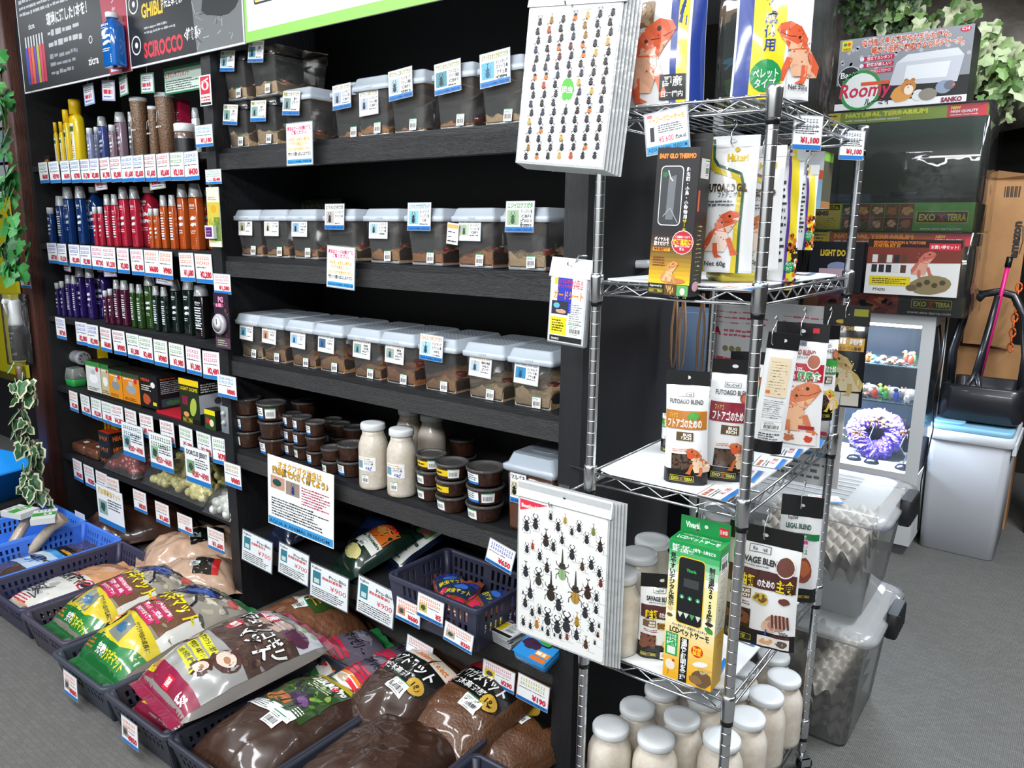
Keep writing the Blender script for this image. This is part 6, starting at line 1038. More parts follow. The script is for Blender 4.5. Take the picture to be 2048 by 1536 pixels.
for i, (px, py, w, h, c, lab) in enumerate(((12, 770, .1, .13, '#5a3a30', 'brown toy pack with purple edge on the yellow panel'), (38, 745, .05, .11, '#d8b02a', 'small orange and yellow pack on the yellow panel'), (8, 830, .11, .15, '#3a6aa8', 'blue and white bone toy pack low on the yellow panel'), (36, 835, .09, .13, '#4a3a34', 'dark toy pack beside the blue one on the yellow panel'))):
    p = at(px, py, 1, YP-.04); b = MB(); b.rbox(w, .03, -h/2, h/2, film('#e8e8e8', .75, .1), r=.008); b.box(-w*.48, .008, -h*.48, w*.48, .012, h*.48, c); b.tube([(-w*.2, -.005, -h*.2), (w*.2, -.005, h*.2)], [.014, .01], '#d8d4c8' if i != 1 else '#c85a2a', 8); b.box(w*.3, -.004, -h*.4, w*.44, 0, h*.4, ('#7a3ab0', '#e8d020', '#7ab0e0', '#c8283c')[i]); solo('hanging_toy_pack', b, lab, 'pack', tuple(p), 0, 'toy packs on the yellow panel')
def ivy(name, lab, pts, n, size, cols, var=0, spread=.05, seed=0, grp=None, yj=.03):
    q = random.Random(seed); t = thing(name, lab, 'ivy', pts[0], 0, grp); o = Vector(pts[0]); P = [Vector(p)-o for p in pts]; st = MB(); st.tube(P, .003, '#3a4a24', 5); part('stem', st, t)
    lf = MB(); shp = [(0, 0), (.28, -.16), (.5, .08), (.3, .3), (.34, .6), (0, 1), (-.34, .6), (-.3, .3), (-.5, .08), (-.28, -.16)]
    for i in range(n):
        f = q.random()*(len(P)-1); k = int(f); c = P[k].lerp(P[min(k+1, len(P)-1)], f-k)+Vector((q.uniform(-spread, spread), q.uniform(-yj, yj)-.01, q.uniform(-spread, spread)*.7)); s = size*q.uniform(.6, 1.2)
        M = Matrix.Translation(c) @ Matrix.Rotation(q.uniform(-.7, .7), 4, 'Z') @ Matrix.Rotation(q.uniform(.9, 1.9), 4, 'X') @ Matrix.Rotation(math.pi+q.uniform(-1, 1), 4, 'Z') @ Matrix.Scale(s, 4)
        pts2 = [(x, y, -.12*abs(x)) for x, y in shp]; vs = [(0, .35, .06)]+pts2; fs = [(0, 1+j, 1+(j+1) % 10) for j in range(10)]
        if var: lf.add(vs, fs, '#cfd0ae', M); lf.add([(x*.72, .06+y*.8, z+.04) for x, y, z in vs], fs, q.choice(cols), M)
        else: lf.add(vs, fs, q.choice(cols), M)
    part('leaves', lf, t, kind='stuff'); return t
VY = .04
def pv(L, Y=VY): return [tuple(at(x, y, 1, Y)) for x, y in L]
ivy('ivy_vine', 'plain green ivy hanging on the upper left edge of the pillar', pv([(2, 120), (5, 230), (8, 330), (28, 430), (40, 470), (22, 510), (20, 540)]), 85, .075, ['#2f7a38', '#3a8a42', '#235f2c', '#58a055', '#4f7a58'], spread=.075, seed=3)
ivy('ivy_vine', 'cream-edged variegated ivy hanging low beside the pillar', pv([(48, 740), (52, 800), (50, 860), (70, 900), (72, 960), (82, 1000)]), 85, .07, ['#2f5f38', '#3a6a40', '#27502e'], var=1, spread=.06, seed=4)
# ================================================================ goods on the wire rack
def cpost(name, w, h, n, header, art, lab, px, Y, roll, fold=.0):
    t = thing(name, lab, 'poster', tuple(at(*px, 1, Y)), 0, rot=(0, roll, 0))
    for i in range(n):
        b = MB(); k = n-1-i; sh = .0022*k; b.box(sh, k*.0045, -h-.002*k, w+sh+.003*k, k*.0045+.0016, -.0, film('#e4e8ea', .45, .08, 'clear_sleeve', bump=.3, bs=40))
        if k == 0: art(Art(b, lambda x, y, l: (x, -.0004-l*.0002, y-h)), w, h)
        part('poster_sheet', b, t, 'front beetle poster in its sleeve' if k == 0 else None)
    b = MB(); b.add([(-.003, -.003, -header), (w+.004, -.003, -header), (w+.004, .003, .004), (-.003, .003, .004), (-.003, n*.005+.002, -header*.8), (w+.004, n*.005+.002, -header*.8)], [(0, 1, 2, 3), (3, 2, 5, 4), (0, 3, 4), (1, 5, 2)], WHITE); Art(b, lambda x, y, l: (x, -.0032+.006*(y+header)/(header+.004)-l*.0002, y)).disc(w*.52, -header*.35, .004, '#2a2c2e', 1); part('header_card', b, t); return t
def postA(a, w, h):
    q = random.Random(5); a.rect(.004, .004, w-.004, h-.03, '#e6e7e8', 0)
    cols_, rows = 7, 16
    for j in range(rows):
        for i in range(cols_):
            x = w*(.12+.128*i)+(.004 if j % 2 else 0); y = h*(.05+.052*j)+i*.0018
            if 5 < j < 9 and i == 3: continue
            c = q.choice(('#2a2c34', '#1d1f26', '#343848', '#2b2622', '#3a3436', '#23262e')) if q.random() > .14 else q.choice(('#8a6a30', '#a84a2a', '#5a2f2a', '#b89a5a'))
            a.beetle(x, y, h*.06, c, q.choice((0, 0, 0, 1, 2)), 1, c if q.random() > .1 else '#c8702a', .25); a.dash(x-.008, y+h*.02+.001, x+.009, y+h*.02+.004, 1, '#9a9ea4', 1, seed=i*j)
    a.disc(w*.52, h*.44, .014, '#4fae3c', 2, .02, jit=.15); a.text('昆虫', w*.52, h*.425, .01, '#eaf2e6', 3, 'c')
cpost('beetle_poster_stack', .212, .325, 6, .03, postA, 'upper stack of sleeved beetle posters, tiny beetles in rows, hanging left of the rack', (1062, -18), -.03, .1)
def postB(a, w, h):
    a.rect(.004, .004, w-.004, h-.035, '#e3e4e1', 0, rad=.006); a.poly([(.006, h-.038), (w*.34, h-.04), (.006, h*.82)], '#d8304c', 1); a.text('Beetles60', .01, h*.845, .009, '#f0e0d0', 2, w=w*.2, bold=.04)
    D = [(.09, .73, .1, 0, 0), (.2, .76, .1, 0, 0), (.33, .67, .11, '#332a26', 1), (.38, .83, .06, 0, 0), (.47, .78, .08, 0, 0), (.55, .83, .06, '#a8863a', 1), (.63, .77, .06, 0, 0), (.71, .81, .075, 0, 0), (.8, .75, .075, 0, 0), (.87, .81, .07, '#7a7a4a', 1), (.97-.02, .73, .09, '#2a2220', 1), (.1, .57, .07, 0, 0), (.17, .6, .06, '#9a3a2a', 1), (.26, .55, .075, 0, 0), (.35, .49, .09, '#332a24', 1), (.42, .64, .08, 0, 0), (.52, .7, .07, 0, 1), (.64, .63, .095, 0, 0), (.76, .57, .075, '#4a3426', 1), (.86, .6, .085, 0, 0), (.95, .56, .07, 0, 0),
         (.09, .42, .1, 0, 1), (.15, .3-.02, .1, 0, 3), (.25, .4, .12, '#3a3a34', 0), (.5, .27, .11, 0, 0), (.83, .42, .12, '#3a2420', 1), (.93, .4, .07, 0, 0), (.97, .5, .07, '#6a2a24', 0), (.06, .26, .03, 0, 0), (.09, .2, .085, 0, 1), (.18, .15, .07, 0, 0), (.27, .18, .07, 0, 0), (.37, .15, .12, 0, 0), (.49, .12, .12, 0, 0), (.6, .16, .14, 0, 0), (.72, .2, .09, '#a08030', 1), (.81, .28, .1, 0, 0), (.93, .32, .07, 0, 0), (.89, .2, .09, 0, 0), (.97, .22, .04, 0, 0), (.07, .06, .07, 0, 0), (.16, .05, .06, 0, 1), (.24, .08, .08, '#b0702a', 0), (.31, .06, .04, 0, 0), (.38, .05, .065, 0, 0), (.46, .05, .035, 0, 2), (.53, .055, .05, 0, 0), (.61, .07, .06, '#7a3a2a', 0), (.72, .11, .09, 0, 1), (.83, .07, .08, '#4a3424', 1), (.93, .1, .04, 0, 0), (.96, .16, .05, '#5a2a28', 0)]
    for x, y, s, c, k in D: a.beetle(w*(.02+x*.94), h*(.03+y*.97), h*s, c or '#2b2d33', k, 1); a.dash(w*(x-.02), h*(.03+y*.97)-h*s*.62, w*(x+.07), h*(.03+y*.97)-h*s*.52, 2, '#a0a4a8', 1)
    a.beetle(w*.4, h*.36, h*.15, '#2f2924', 3, 2); a.beetle(w*.52, h*.52, h*.15, '#3a3a30', 3, 3, '#8aa878'); a.beetle(w*.67, h*.4, h*.16, '#3a3228', 3, 3, '#a8843e')
cpost('beetle_poster_stack', .232, .36, 6, .032, postB, 'lower stack of sleeved beetle posters, large horned beetles, hanging left of the rack', (1037, 962), -.045, -.0)
b = MB(); b.box(-.012, .003, -.035, .012, .006, .02, STEEL); b.tube([(0, .003, -.01), (0, -.05, -.014), (0, -.054, -.004)], .002, STEEL, 6); b.tube([(0, .006, .0), (0, .165, .0), (-.1, .186, 0)], .003, STEEL, 6); p = at(1130, 978, 1, .0); solo('peg_hook', b, 'steel peg hook holding the lower stack of beetle posters', 'hook', (p.x-.004, .0-.003, p.z-.012))
p = at(1165, 5, 1, 0); b = MB(); b.box(-.012, .003, -.035, .012, .006, .02, STEEL); b.tube([(0, .003, -.01), (0, -.05, -.014), (0, -.054, -.004)], .002, STEEL, 6); b.tube([(0, .006, .0), (0, .165, .0), (-.1, .186, 0)], .003, STEEL, 6); solo('peg_hook', b, 'steel peg hook holding the upper stack of beetle posters', 'hook', (p.x-.004, -.003, p.z-.0))
# big thermostat ticket on the top tier
p = at(1290, 232, 1, -.018); p1 = at(1373, 222, 1, -.018); w = p1.x-p.x; h = .07
b = MB(); b.box(-.003, 0, -h-.003, w+.003, .001, .003, LAMI); a = Art(b, lambda x, y, l: (x, -.0003-l*.0002, y-h)); a.rect(0, 0, w, h, '#eef1f4', 0); a.rect(0, 0, w, h*.18, '#3a9ad8', 1); a.text(SHOP, w*.03, h*.045, h*.1, '#14406e', 2, w=w*.94); a.text('イージーグローサーモ', w*.08, h*.76, h*.13, '#c8a030', 2, w=w*.86, bold=.05); a.rect(w*.05, h*.9, w*.17, h*.98, '#d86a80', 2); a.rect(w*.1, h*.3, w*.2, h*.66, '#2a2c30', 2); a.dash(w*.3, h*.48, w*.9, h*.7, 4, '#5a5f66', 2); a.text('¥5,600', w*.3, h*.25, h*.15, '#d02050', 2, w=w*.36, bold=.07); a.text('(税込¥6,160)', w*.7, h*.27, h*.09, INK, 2, w=w*.26)
solo('price_tag', b, 'wide ticket reading ¥5,600 hanging on the front of the top tier', 'price tag', (p.x, -.018, p.z), 0, rot=(0, -.13, 0))
# food bags on the top tier
z0 = ZS[0]+.001
def hikari(title, kana, c1, c2, liz, net, big=0, badge=None):
    def f(a, w, h):
        a.quadp((w*.1, h*.55), (w*.3, h*.5), (w*.3, h*.98), (w*.1, h*.98), c1, 1) if big else None
        if big: a.rect(w*.12, 0, w*.2, h, c1, 1); a.rect(w*.2, h*.02, w*.32, h, '#ecd21e', 1); a.rect(w*.36, 0, w*.5, h, c1, 1)
        else: a.line([(-w*.42, h*.98), (-w*.4, h*.82), (-w*.3, h*.76), (w*.16, h*.7), (w*.22, h*.62), (w*.18, 0)], w*.1, '#d8c020', 1); a.line([(-w*.36, h*.98), (-w*.33, h*.84), (-w*.24, h*.79), (w*.22, h*.725), (w*.28, h*.64), (w*.25, 0)], w*.05, c1, 2); a.text('Hikari', -w*.08, h*.82, h*.05, '#d8b828', 3, w=w*.4, bold=.05); a.disc(w*.1, h*.9, w*.045, '#d8b828', 3); a.rect(-w*.48, 0, -w*.4, h*.5, '#d8c020', 1)
        a.text(title, -w*.44, h*(.84 if big else .6), h*(.06 if big else .055), c2, 4, w=w*.8, bold=.05); a.text(kana, -w*.2, h*(.78 if big else .56), h*.03, INK, 4, w=w*.45)
        a.dash(-w*.44, h*(.7 if big else .49), w*.16, h*(.76 if big else .54), 2, '#55606a', 4)
        if big: a.pellets(-w*.46, h*.52, -w*.12, h*.68, '#b89a78', 40, w*.03, '#8a6a40', 3, 1.1); a.dragon(-w*.2, h*.1, h*.46, '#e0623a', '#e8b090', 5); a.rect(w*.0, h*.04, w*.32, h*.2, '#15161a', 6); a.text('国産', w*.16, h*.13, h*.05, '#f0f0f0', 7, 'c', w=w*.24); a.text('日本国内', w*.16, h*.06, h*.03, '#f0f0f0', 7, 'c', w=w*.26)
        else: a.dragon(-w*.08, h*.16, h*.3, liz, '#e8d0c0', 5, 1)
        if net: a.text(net, -w*.38, h*.05, h*.035, INK, 6, w=w*.42)
        if badge: a.disc(-w*.45, h*.22, w*.16, badge, 7)
    return f
hpouch = lambda w, h, d, f, **k: pouch(w, h, d, f, **k)
NV = '#1f3a8c'
me = pouch(.155, .28, .06, hikari('FUTOAGO DRY', 'フトアゴドライ', NV, '#2f4a2a', '#e0623a', None, 1), top='#d8dade', bot='#d8dade', th=.02, bh=.004, hole=False)
t = solo('food_bag', me, 'large white, blue and yellow food bag with red bearded dragon on the top tier', 'food bag', (at(1322, 215, 1, .06).x, .07, z0), .12)
def leafp(a, w, h):
    a.rect(-w*.48, 0, -w*.3, h, NV, 1); a.rect(-w*.3, 0, w*.12, h, '#ecd21e', 1); a.rect(w*.12, 0, w*.16, h, '#e8eaec', 2); a.vtext('菜食トカゲ', -w*.08, h*.95, h*.068, NV, 4); a.vtext('成体用', -w*.08, h*.52, h*.068, NV, 4); a.dragon(w*.31, h*.14, h*.32, '#d8603a', '#e0b090', 3, -1); a.pellets(w*.2, h*.68, w*.46, h*.86, '#b89a78', 20, w*.03, '#8a6a40', 3, 1.1); a.disc(-w*.1, h*.14, w*.2, '#1f8f4f', 6); a.text('ペレット', -w*.1, h*.13, h*.045, '#eef4ee', 8, 'c', w=w*.32); a.text('タイプ', -w*.1, h*.07, h*.045, '#eef4ee', 8, 'c', w=w*.26); a.text('Net 500g', w*.2, h*.06, h*.03, INK, 6, w=w*.26)
solo('food_bag', pouch(.135, .28, .07, leafp, top='#d8dade', bot='#d8dade', th=.02, bh=.004, hole=False), 'large food bag with vertical blue lettering on yellow, right one on the top tier', 'food bag', (-.045, .1, z0), .5)
def nano(x, y, w, d, h, lab, rz=0):
    t = thing('glass_terrarium', lab, 'terrarium', (x, y, z0), rz); b = MB(); G = film('#4f6a60', .8, .04, 'greenish_glass')
    b.rbox(w, d, .03, h-.02, G, r=.003, cap=(0, 0)); part('glass_case', b, t); b = MB(); b.rbox(w+.006, d+.006, 0, .035, '#1c2418', r=.004); a = front(b, w+.006, d+.006); a.rect(0, .002, w, .033, '#8a8f2a', 0); a.text('NANO', w*.1, .008, .016, '#1a1c12', 1, w=w*.4, bold=.06); a = rside(b, w+.006, d+.006); a.rect(0, .002, d, .033, '#8a8f2a', 0); a.text('NANO', d*.06, .008, .016, '#1a1c12', 1, w=d*.4, bold=.06); a.text('¥4,580', d*.5, .008, .016, '#1a1c12', 1, w=d*.4, bold=.06); part('base_frame', b, t)
    b = MB(); b.rbox(w+.004, d+.004, h-.02, h, '#15161a', r=.004); part('lid_frame', b, t); b = MB(); b.box(-w*.46, d*.44, .036, w*.46, d*.46, h-.024, '#171a1c'); a = Art(b, lambda x, y, l: (x, d*.44-.0002-l*.0002, y)); a.rect(-w*.46, .036, -w*.12, h*.4, '#4f8a2c', 1); a.disc(-w*.3, h*.76, w*.12, '#d8a878', 1, h*.05, jit=.2); a.disc(-w*.3, h*.5, w*.14, '#5ab8e0', 1, h*.02, jit=.3); a.line([(-w*.42, h*.46), (-w*.3, h*.5), (-w*.2, h*.55)], .004, '#5ab8e0', 2); part('background_panel', b, t)
    b = MB(); b.rbox(w+.02, d+.02, .001, h+.004, film('#ffffff', .97, .04, 'shrink_wrap', bump=.6, bs=12), r=.01, cap=(0, 1)); part('shrink_wrap', b, t)
nano(-.105, .3, .15, .2, .3, 'small glass terrarium in shrink wrap between the two food bags on the top tier'); nano(-.17, .505, .16, .16, .3, 'small greenish glass terrarium in shrink wrap at the back of the top tier')
b = MB(); b.rbox(.1, .07, 0, .24, '#e6e8ea', r=.01); solo('carton', b, 'white and yellow pack at the back right corner of the top tier', 'box', (-.26, .5, z0), .3)
# carton hung in front: EASY GLO THERMO
def glo(a, w, h):
    a.rect(0, 0, w, h, '#141215', 0); n = 12
    for i in range(n):
        f = i/(n-1); c = '#%02x%02x%02x' % (int(240-f*(240-35)), int(190-f*170), int(30-f*5)); a.rect(0, h*(.08+.36*i/n), w, h*(.08+.36*(i+1)/n), c, 1)
    a.rect(0, 0, w, h*.08, '#141215', 2); a.text('Approved by', w*.05, h*.057, h*.014, '#e8e8e8', 3, w=w*.3); exo(a, w*.2, h*.028, w*.34, 3); a.rect(w*.41, h*.004, w*.7, h*.076, '#5a3a1c', 3); a.rect(w*.71, h*.004, w*.98, h*.076, '#5aa05a', 3); a.disc(w*.85, h*.035, w*.06, '#d8dcc8', 4, h*.025)
    for k in range(8): a.line([(w*.44+R.uniform(0, .2)*w, h*.01), (w*.44+R.uniform(0, .2)*w, h*.07)], .0015, '#d8b060', 4)
    a.text('EASY GLO THERMO', w*.06, h*.93, h*.03, '#f0842a', 3, w=w*.86, bold=.07); a.rect(w*.12, h*.48, w*.66, h*.88, '#d8dadc', 2, rad=.008); a.rect(w*.14, h*.487, w*.64, h*.873, '#34383c', 3, rad=.007)
    a.quadp((w*.3, h*.52), (w*.48, h*.52), (w*.5, h*.82), (w*.32, h*.8), '#6a6e72', 4); a.line([(w*.3, h*.85), (w*.36, h*.8), (w*.42, h*.78)], .002, '#e8ecf0', 5); a.line([(w*.24, h*.54), (w*.4, h*.6), (w*.6, h*.5)], .0015, '#9a9ea2', 5); a.disc(w*.24, h*.82, w*.07, '#2f6a3a', 4, h*.02, jit=.3)
    a.vtext('爬虫類・小鳥・小動物用', w*.77, h*.87, h*.026, '#f0f0f0', 4, gap=1.2); a.vtext('サーモスタット', w*.77, h*.87-h*.026*1.2*11, h*.026, '#ecd820', 4, gap=1.12)
    a.disc(w*.76, h*.37, w*.26, '#e8e8e8', 4, w*.26); a.disc(w*.76, h*.37, w*.245, '#b81c30', 5, w*.245); a.text('保温器具につなげて', w*.76, h*.4, h*.013, '#f0f0f0', 6, 'c', w=w*.34); a.text('快適温度に!', w*.76, h*.358, h*.03, '#f0d820', 7, 'c', w=w*.44, bold=.08); a.text('温度の上がりすぎを', w*.76, h*.338, h*.013, '#f0f0f0', 6, 'c', w=w*.36); a.text('防止', w*.76, h*.318, h*.013, '#f0f0f0', 6, 'c')
    a.text('ダイヤルを', w*.08, h*.375, h*.022, '#f4f4f4', 5, w=w*.36, bold=.05); a.text('回すだけで', w*.08, h*.345, h*.022, '#f4f4f4', 5, w=w*.36, bold=.05); a.rect(w*.06, h*.305, w*.48, h*.33, '#f0a020', 5); a.text('簡単温度管理', w*.08, h*.31, h*.017, '#7a1a10', 6, w=w*.38, bold=.05)
    a.dash(w*.08, h*.2, w*.4, h*.27, 4, '#7a2a18', 5); a.dragon(w*.5, h*.1, h*.14, '#c88a50', '#d8b080', 6); a.disc(w*.6, h*.105, w*.3, '#b87840', 5.5, h*.02)
def glos(a, w, h):
    a.rect(0, 0, w, h, '#151417', 0); a.rect(w*.15, h*.8, w*.85, h*.93, '#d8d8d4', 1); a.bars(w*.5, h*.81, w*.84, h*.92, 2); a.rect(w*.1, h*.58, w*.25, h*.72, '#c8502a', 1); a.dash(w*.3, h*.08, w*.8, h*.5, 14, '#b8a860', 1, fill=.35); a.disc(w*.5, h*.07, w*.3, '#c89aa0', 1, h*.035)
w, d, h = .082, .05, .262; b = cbox(w, d, h, '#141215'); glo(front(b, w, d), w, h); glos(rside(b, w, d), d, h); b.box(-w/2, d/2-.001, h, w/2, d/2, h+.028, '#141215'); b.box(-.03, d/2-.0015, h+.014, .03, d/2+.0005, h+.018, '#2a2a2c')
p = at(1341, 585, 1, -.035); solo('thermostat_carton', b, 'black and orange thermostat carton with clear window hanging from the top tier', 'box', (-.156, -.03+d/2-.012, at(1341, 590, 1, -.03).z), .0, rot=(0, .03, 0))
b = cbox(.08, .03, .25, '#1d4a34'); front(b, .08, .03).disc(.02, .17, .012, '#3a9ad0', 1); solo('thermostat_carton', b, 'dark green carton peeking out left behind the black thermostat carton', 'box', (-.178, .045, at(1310, 580, 1, .03).z), .0, rot=(0, .03, 0))
def hang(px0, px1, pt, pb, Y, lab, f, kw, yaw=0, name='pouch', cat='food pouch', d=.03, k=1, hook=1, grp=None, tilt=0, hz=None):
    pm = (px0+px1)/2; A_, B_ = at(px0, (pt+pb)/2, 1, Y), at(px1, (pt+pb)/2, 1, Y); zt, zb = at(pm, pt, 1, Y).z, at(pm, pb, 1, Y).z; dx, dy = B_.x-A_.x, 0
    v = Vector((pm-1024, 0)); ray = (Vector(((A_.x+B_.x)/2, Y))-CAM.xy); ang = math.atan2(ray.x, ray.y)   # view bearing
    w = dx*math.cos(ang)/max(.4, abs(math.cos(ang-(-yaw))))*k; h = zt-zb
    o = solo(name, pouch(w, h, d, f, **kw), lab, cat, ((A_.x+B_.x)/2, Y, zb), yaw, grp, rot=(0, tilt, yaw))
    if hook:
        hb_ = MB(); hh = hook if hook > 1e-3 and hook != 1 else .045; th = kw.get('th', .028); zz = zb+h-th*.45
        pts = [(0, .009, -.006), (0, .0, -.012), (0, -.012, -.004), (0, -.012, hh*.5), (0, .0, hh*.75), (0, .012, hh), (0, .004, hh+.009), (0, -.006, hh+.004)]
        hb_.tube(pts, .0012, STEEL, 6); solo('s_hook', hb_, f'bent steel hook holding the {lab[:70].split(",")[0]}' if len(lab.split()) < 9 else 'bent steel hook above the '+' '.join(lab.split()[:7]), 'hook', ((A_.x+B_.x)/2, Y, zz), 0, 'hooks on the rack')
    return o
hk = dict(top='#e4e6e8', bot='#d8dade', th=.02, bh=.004)
HG = 'white reptile gel pouches'
hang(1408, 1512, 272, 545, .06, 'white and green gel pouch with pale bearded dragon, left of two', hikari('FUTOAGO GEL', 'フトアゴゲル', '#2a5a3a', '#3a2a10', '#d8603a', 'Net 60g'), hk, .1, hook=.03, grp=HG)
hang(1480, 1565, 292, 540, .12, 'white and maroon gel pouch with orange crested gecko beside it', hikari('CRESZO', 'クレスゾル', '#7a2a34', '#3a2a10', '#c8702a', 'Net 50g', badge='#2a6ab0'), hk, .1, hook=.03, grp=HG)
def purp(a, w, h): a.rect(-w*.1, 0, 0, h, '#5a3a9a', 1); a.rect(0, 0, w*.3, h, '#e0cc30', 1); [a.disc(R.uniform(0, w*.45), h*R.uniform(.02, .4), .004, R.choice(('#3a2418', '#d8702a')), 2, jit=.3) for _ in range(40)]; a.disc(w*.1, h*.17, w*.2, '#1f8f4f', 4); a.text('ペレット', w*.1, h*.18, h*.025, '#eef4ee', 5, 'c', w=w*.3); a.text('タイプ', w*.1, h*.145, h*.025, '#eef4ee', 5, 'c', w=w*.24); a.dash(-w*.4, h*.2, -w*.14, h*.8, 12, '#3a3e44', 1)
hang(1545, 1600, 300, 580, .2, 'gecko food pouch with purple and yellow stripes right of the post', purp, hk, .8, hook=.03, grp=HG)
hang(1588, 1632, 330, 500, .38, 'gecko food pouch with spotted print farther back, striped in yellow', purp, hk, .8, hook=.03, grp=HG)
hang(1538, 1582, 340, 545, .36, 'white and maroon gel pouch half hidden behind the front post', hikari('CRESZO', 'クレスゾル', '#7a2a34', '#3a2a10', '#c8702a', None), hk, .5, hook=.03, grp=HG)
def tankb(a, w, h): a.rect(0, 0, w, h, '#dfe6ea', 0); a.rect(0, 0, w, h*.55, '#9ac4dc', 1); a.quadp((w*.3, h*.7), (w, h*.5), (w, h*.66), (w*.4, h*.84), '#e0663a', 2); a.rect(0, h*.86, w, h, '#eef0f0', 2); a.disc(w*.6, h*.4, w*.12, '#2a3a5a', 2, h*.06)
b = cbox(.12, .07, .12, '#dfe6ea'); tankb(front(b, .12, .07), .12, .12); a = rside(b, .12, .07); a.rect(0, 0, .07, .12, '#4a4a38', 0); a.rect(0, .1, .07, .12, '#7ab03a', 1); a.rect(0, 0, .07, .015, '#9a6a3a', 1)
p = at(1590, 400, 1, .45); solo('carton', b, 'white and blue carton with green edge hanging inside under the top tier', 'box', (-.09, .47, ZR[0]-.13), .0)
# items lying on the second tier
for i, (px, py, w, d, h, c, rz, lab) in enumerate(((1235, 520, .05, .1, .045, '#17181b', .2, 'black plastic fitting at the left of the second tier'), (1285, 530, .13, .16, .02, '#d8dadc', .4, 'white boxed unit lying at left on the second tier'), (1285, 512, .12, .14, .025, '#c4c8cc', -.2, 'glossy white pack lying on the white boxed unit'), (1460, 560, .07, .1, .02, '#c8b43a', .7, 'yellow and white pouch lying on the second tier below the gel pouches'), (1500, 552, .07, .1, .018, '#d8d8d4', .3, 'white folded pouch lying on the second tier behind the gel pouches'))):
    p = at(px, py, 2, ZS[1]+.006); b = MB(); b.rbox(w, d, 0, h, mat(c, .35, coat=.3), r=.008, c=.005); solo('small_pack', b, lab, 'pack', (p.x, max(.06, min(p.y, .5)), ZS[1]+.0045+(.021 if i == 2 else 0)), rz)
# flat tickets lying along the right edge of the tiers
def flatticket(w=.085, d=.06):
    b = MB(); b.box(-w/2, -d/2, 0, w/2, d/2, .0008, LAMI); a = Art(b, lambda x, y, l: (x, y, .001+l*.0002)); a.rect(-w*.48, -d*.46, w*.48, d*.46, '#eceef0', 0); a.rect(-w*.48, -d*.46, w*.48, -d*.3, BLUE, 1); a.text('¥1,180', -w*.1, -d*.2, d*.2, RED, 2, w=w*.5, bold=.06); a.dash(-w*.42, d*.22, w*.3, d*.4, 1, '#b8684a', 2, fill=.8); a.dash(-w*.42, -d*.0, w*.3, d*.2, 2, '#5a5f66', 2); return b.mesh('price_tag')
FT = flatticket()
for tier, L in ((2, ((1440, 985), (1490, 950), (1540, 925), (1575, 905), (1620, 885))), (3, ((1420, 1330), (1500, 1270))), (1, ((1480, 575), (1600, 548), (1560, 560)))):
    for i, (px, py) in enumerate(L):
        p = at(px, py, 2, ZS[tier]+.005); solo('price_tag', FT, f'price ticket lying flat on the {ORD[tier]} tier, {ORD[i]} from the front post', 'price tag', (p.x, p.y, ZS[tier]+.0045+.0012*(i % 2)), math.pi/2+R.uniform(-.2, .2), 'tickets lying on the rack tiers')
# stand-up pouches of the third tier
def blend(line1, c, big, pel, kana='フトアゴ', pcol='#5a4436', liz='#c86a3a', bug=1):
    def f(a, w, h):
        a.rect(-w*.2, h*.78, w*.16, h*.82, '#5a5f66', 1, rad=w*.03); a.rect(-w*.19, h*.783, w*.15, h*.817, '#e4e6e8', 2, rad=w*.03); a.text('RepDeli', -w*.02, h*.79, h*.02, '#4a4f55', 3, 'c', w=w*.28)
        a.text(line1, 0, h*.72, h*.04, '#3a3a3e' if c != '#c8283c' else '#8a2a34', 3, 'c', w=w*.78, bold=.02); a.rect(-w*.48, h*.5, w*.48, h*.66, c, 1); a.text(kana, -w*.38, h*.6, h*.035, '#e8c050', 3, w=w*.2); a.text(big, -w*.42, h*.52, h*.06, '#f2f2f0', 4, w=w*.8, bold=.08, out=None)
        a.rect(-w*.2, h*.4, w*.2, h*.475, '#5a4628', 2); a.text('BUG', w*.06, h*.44, h*.025, '#f0ece0', 3, 'c', w=w*.2, bold=.05); a.text('RICH', w*.04, h*.41, h*.025, '#f0ece0', 3, 'c', w=w*.24, bold=.05)
        a.dash(-w*.28, h*.3, w*.1, h*.33, 2, '#d8805a', 2); a.pellets(-w*.3, h*.13, w*.22, h*.28, pcol, 45, w*.035, '#2a1e18', 2, pel); a.dragon(w*.3, h*.12, h*.22, liz, '#e4c8a8', 6, -1); exo(a, -w*.05, h*.055, w*.55, 3); a.disc(w*.15, h*.27, w*.08, '#d8502a', 8)
        if c == '#b8742a': a.disc(w*.2, h*.62, w*.14, '#4a9a3a', 7, w*.1, jit=.2)
        else: a.disc(w*.32, h*.7, w*.16, '#8a3a2c', 6, h*.05); a.disc(w*.32, h*.7, w*.13, '#b86a4c', 7, h*.04, jit=.1)
    return f
def stand(px, py, w, pt, lab, f, yaw, kw=None, grp='insect-blend food pouches', tier=2, d=.045, tilt=0):
    p = at(px, py, 2, ZS[tier]+.005); zt = at(px-10, pt, 1, p.y+.02).z; h = zt-ZS[tier]-.005
    return solo('pouch', pouch(w, h, d, f, **(kw or {})), lab, 'food pouch', (p.x, p.y+.02, ZS[tier]+.0048), yaw, grp, rot=(0, tilt, yaw))
stand(1362, 968, .085, 738, 'slim pouch reading FUTOAGO BLEND with brown band standing on third tier', blend('FUTOAGO BLEND', '#b8742a', 'フトアゴのための', 1.1), .25, tilt=-.03)
stand(1440, 962, .088, 715, 'slim pouch with dark red band standing right of the brown-banded one', blend('FUTOAGO BLEND', '#8a1f34', 'フトアゴのための', 2.2), .45, tilt=.03)
gk = blend('LEOPA BLEND', '#3a8a3a', 'レオパのための', 1.8, 'ヒョウモン', liz='#d8c048')
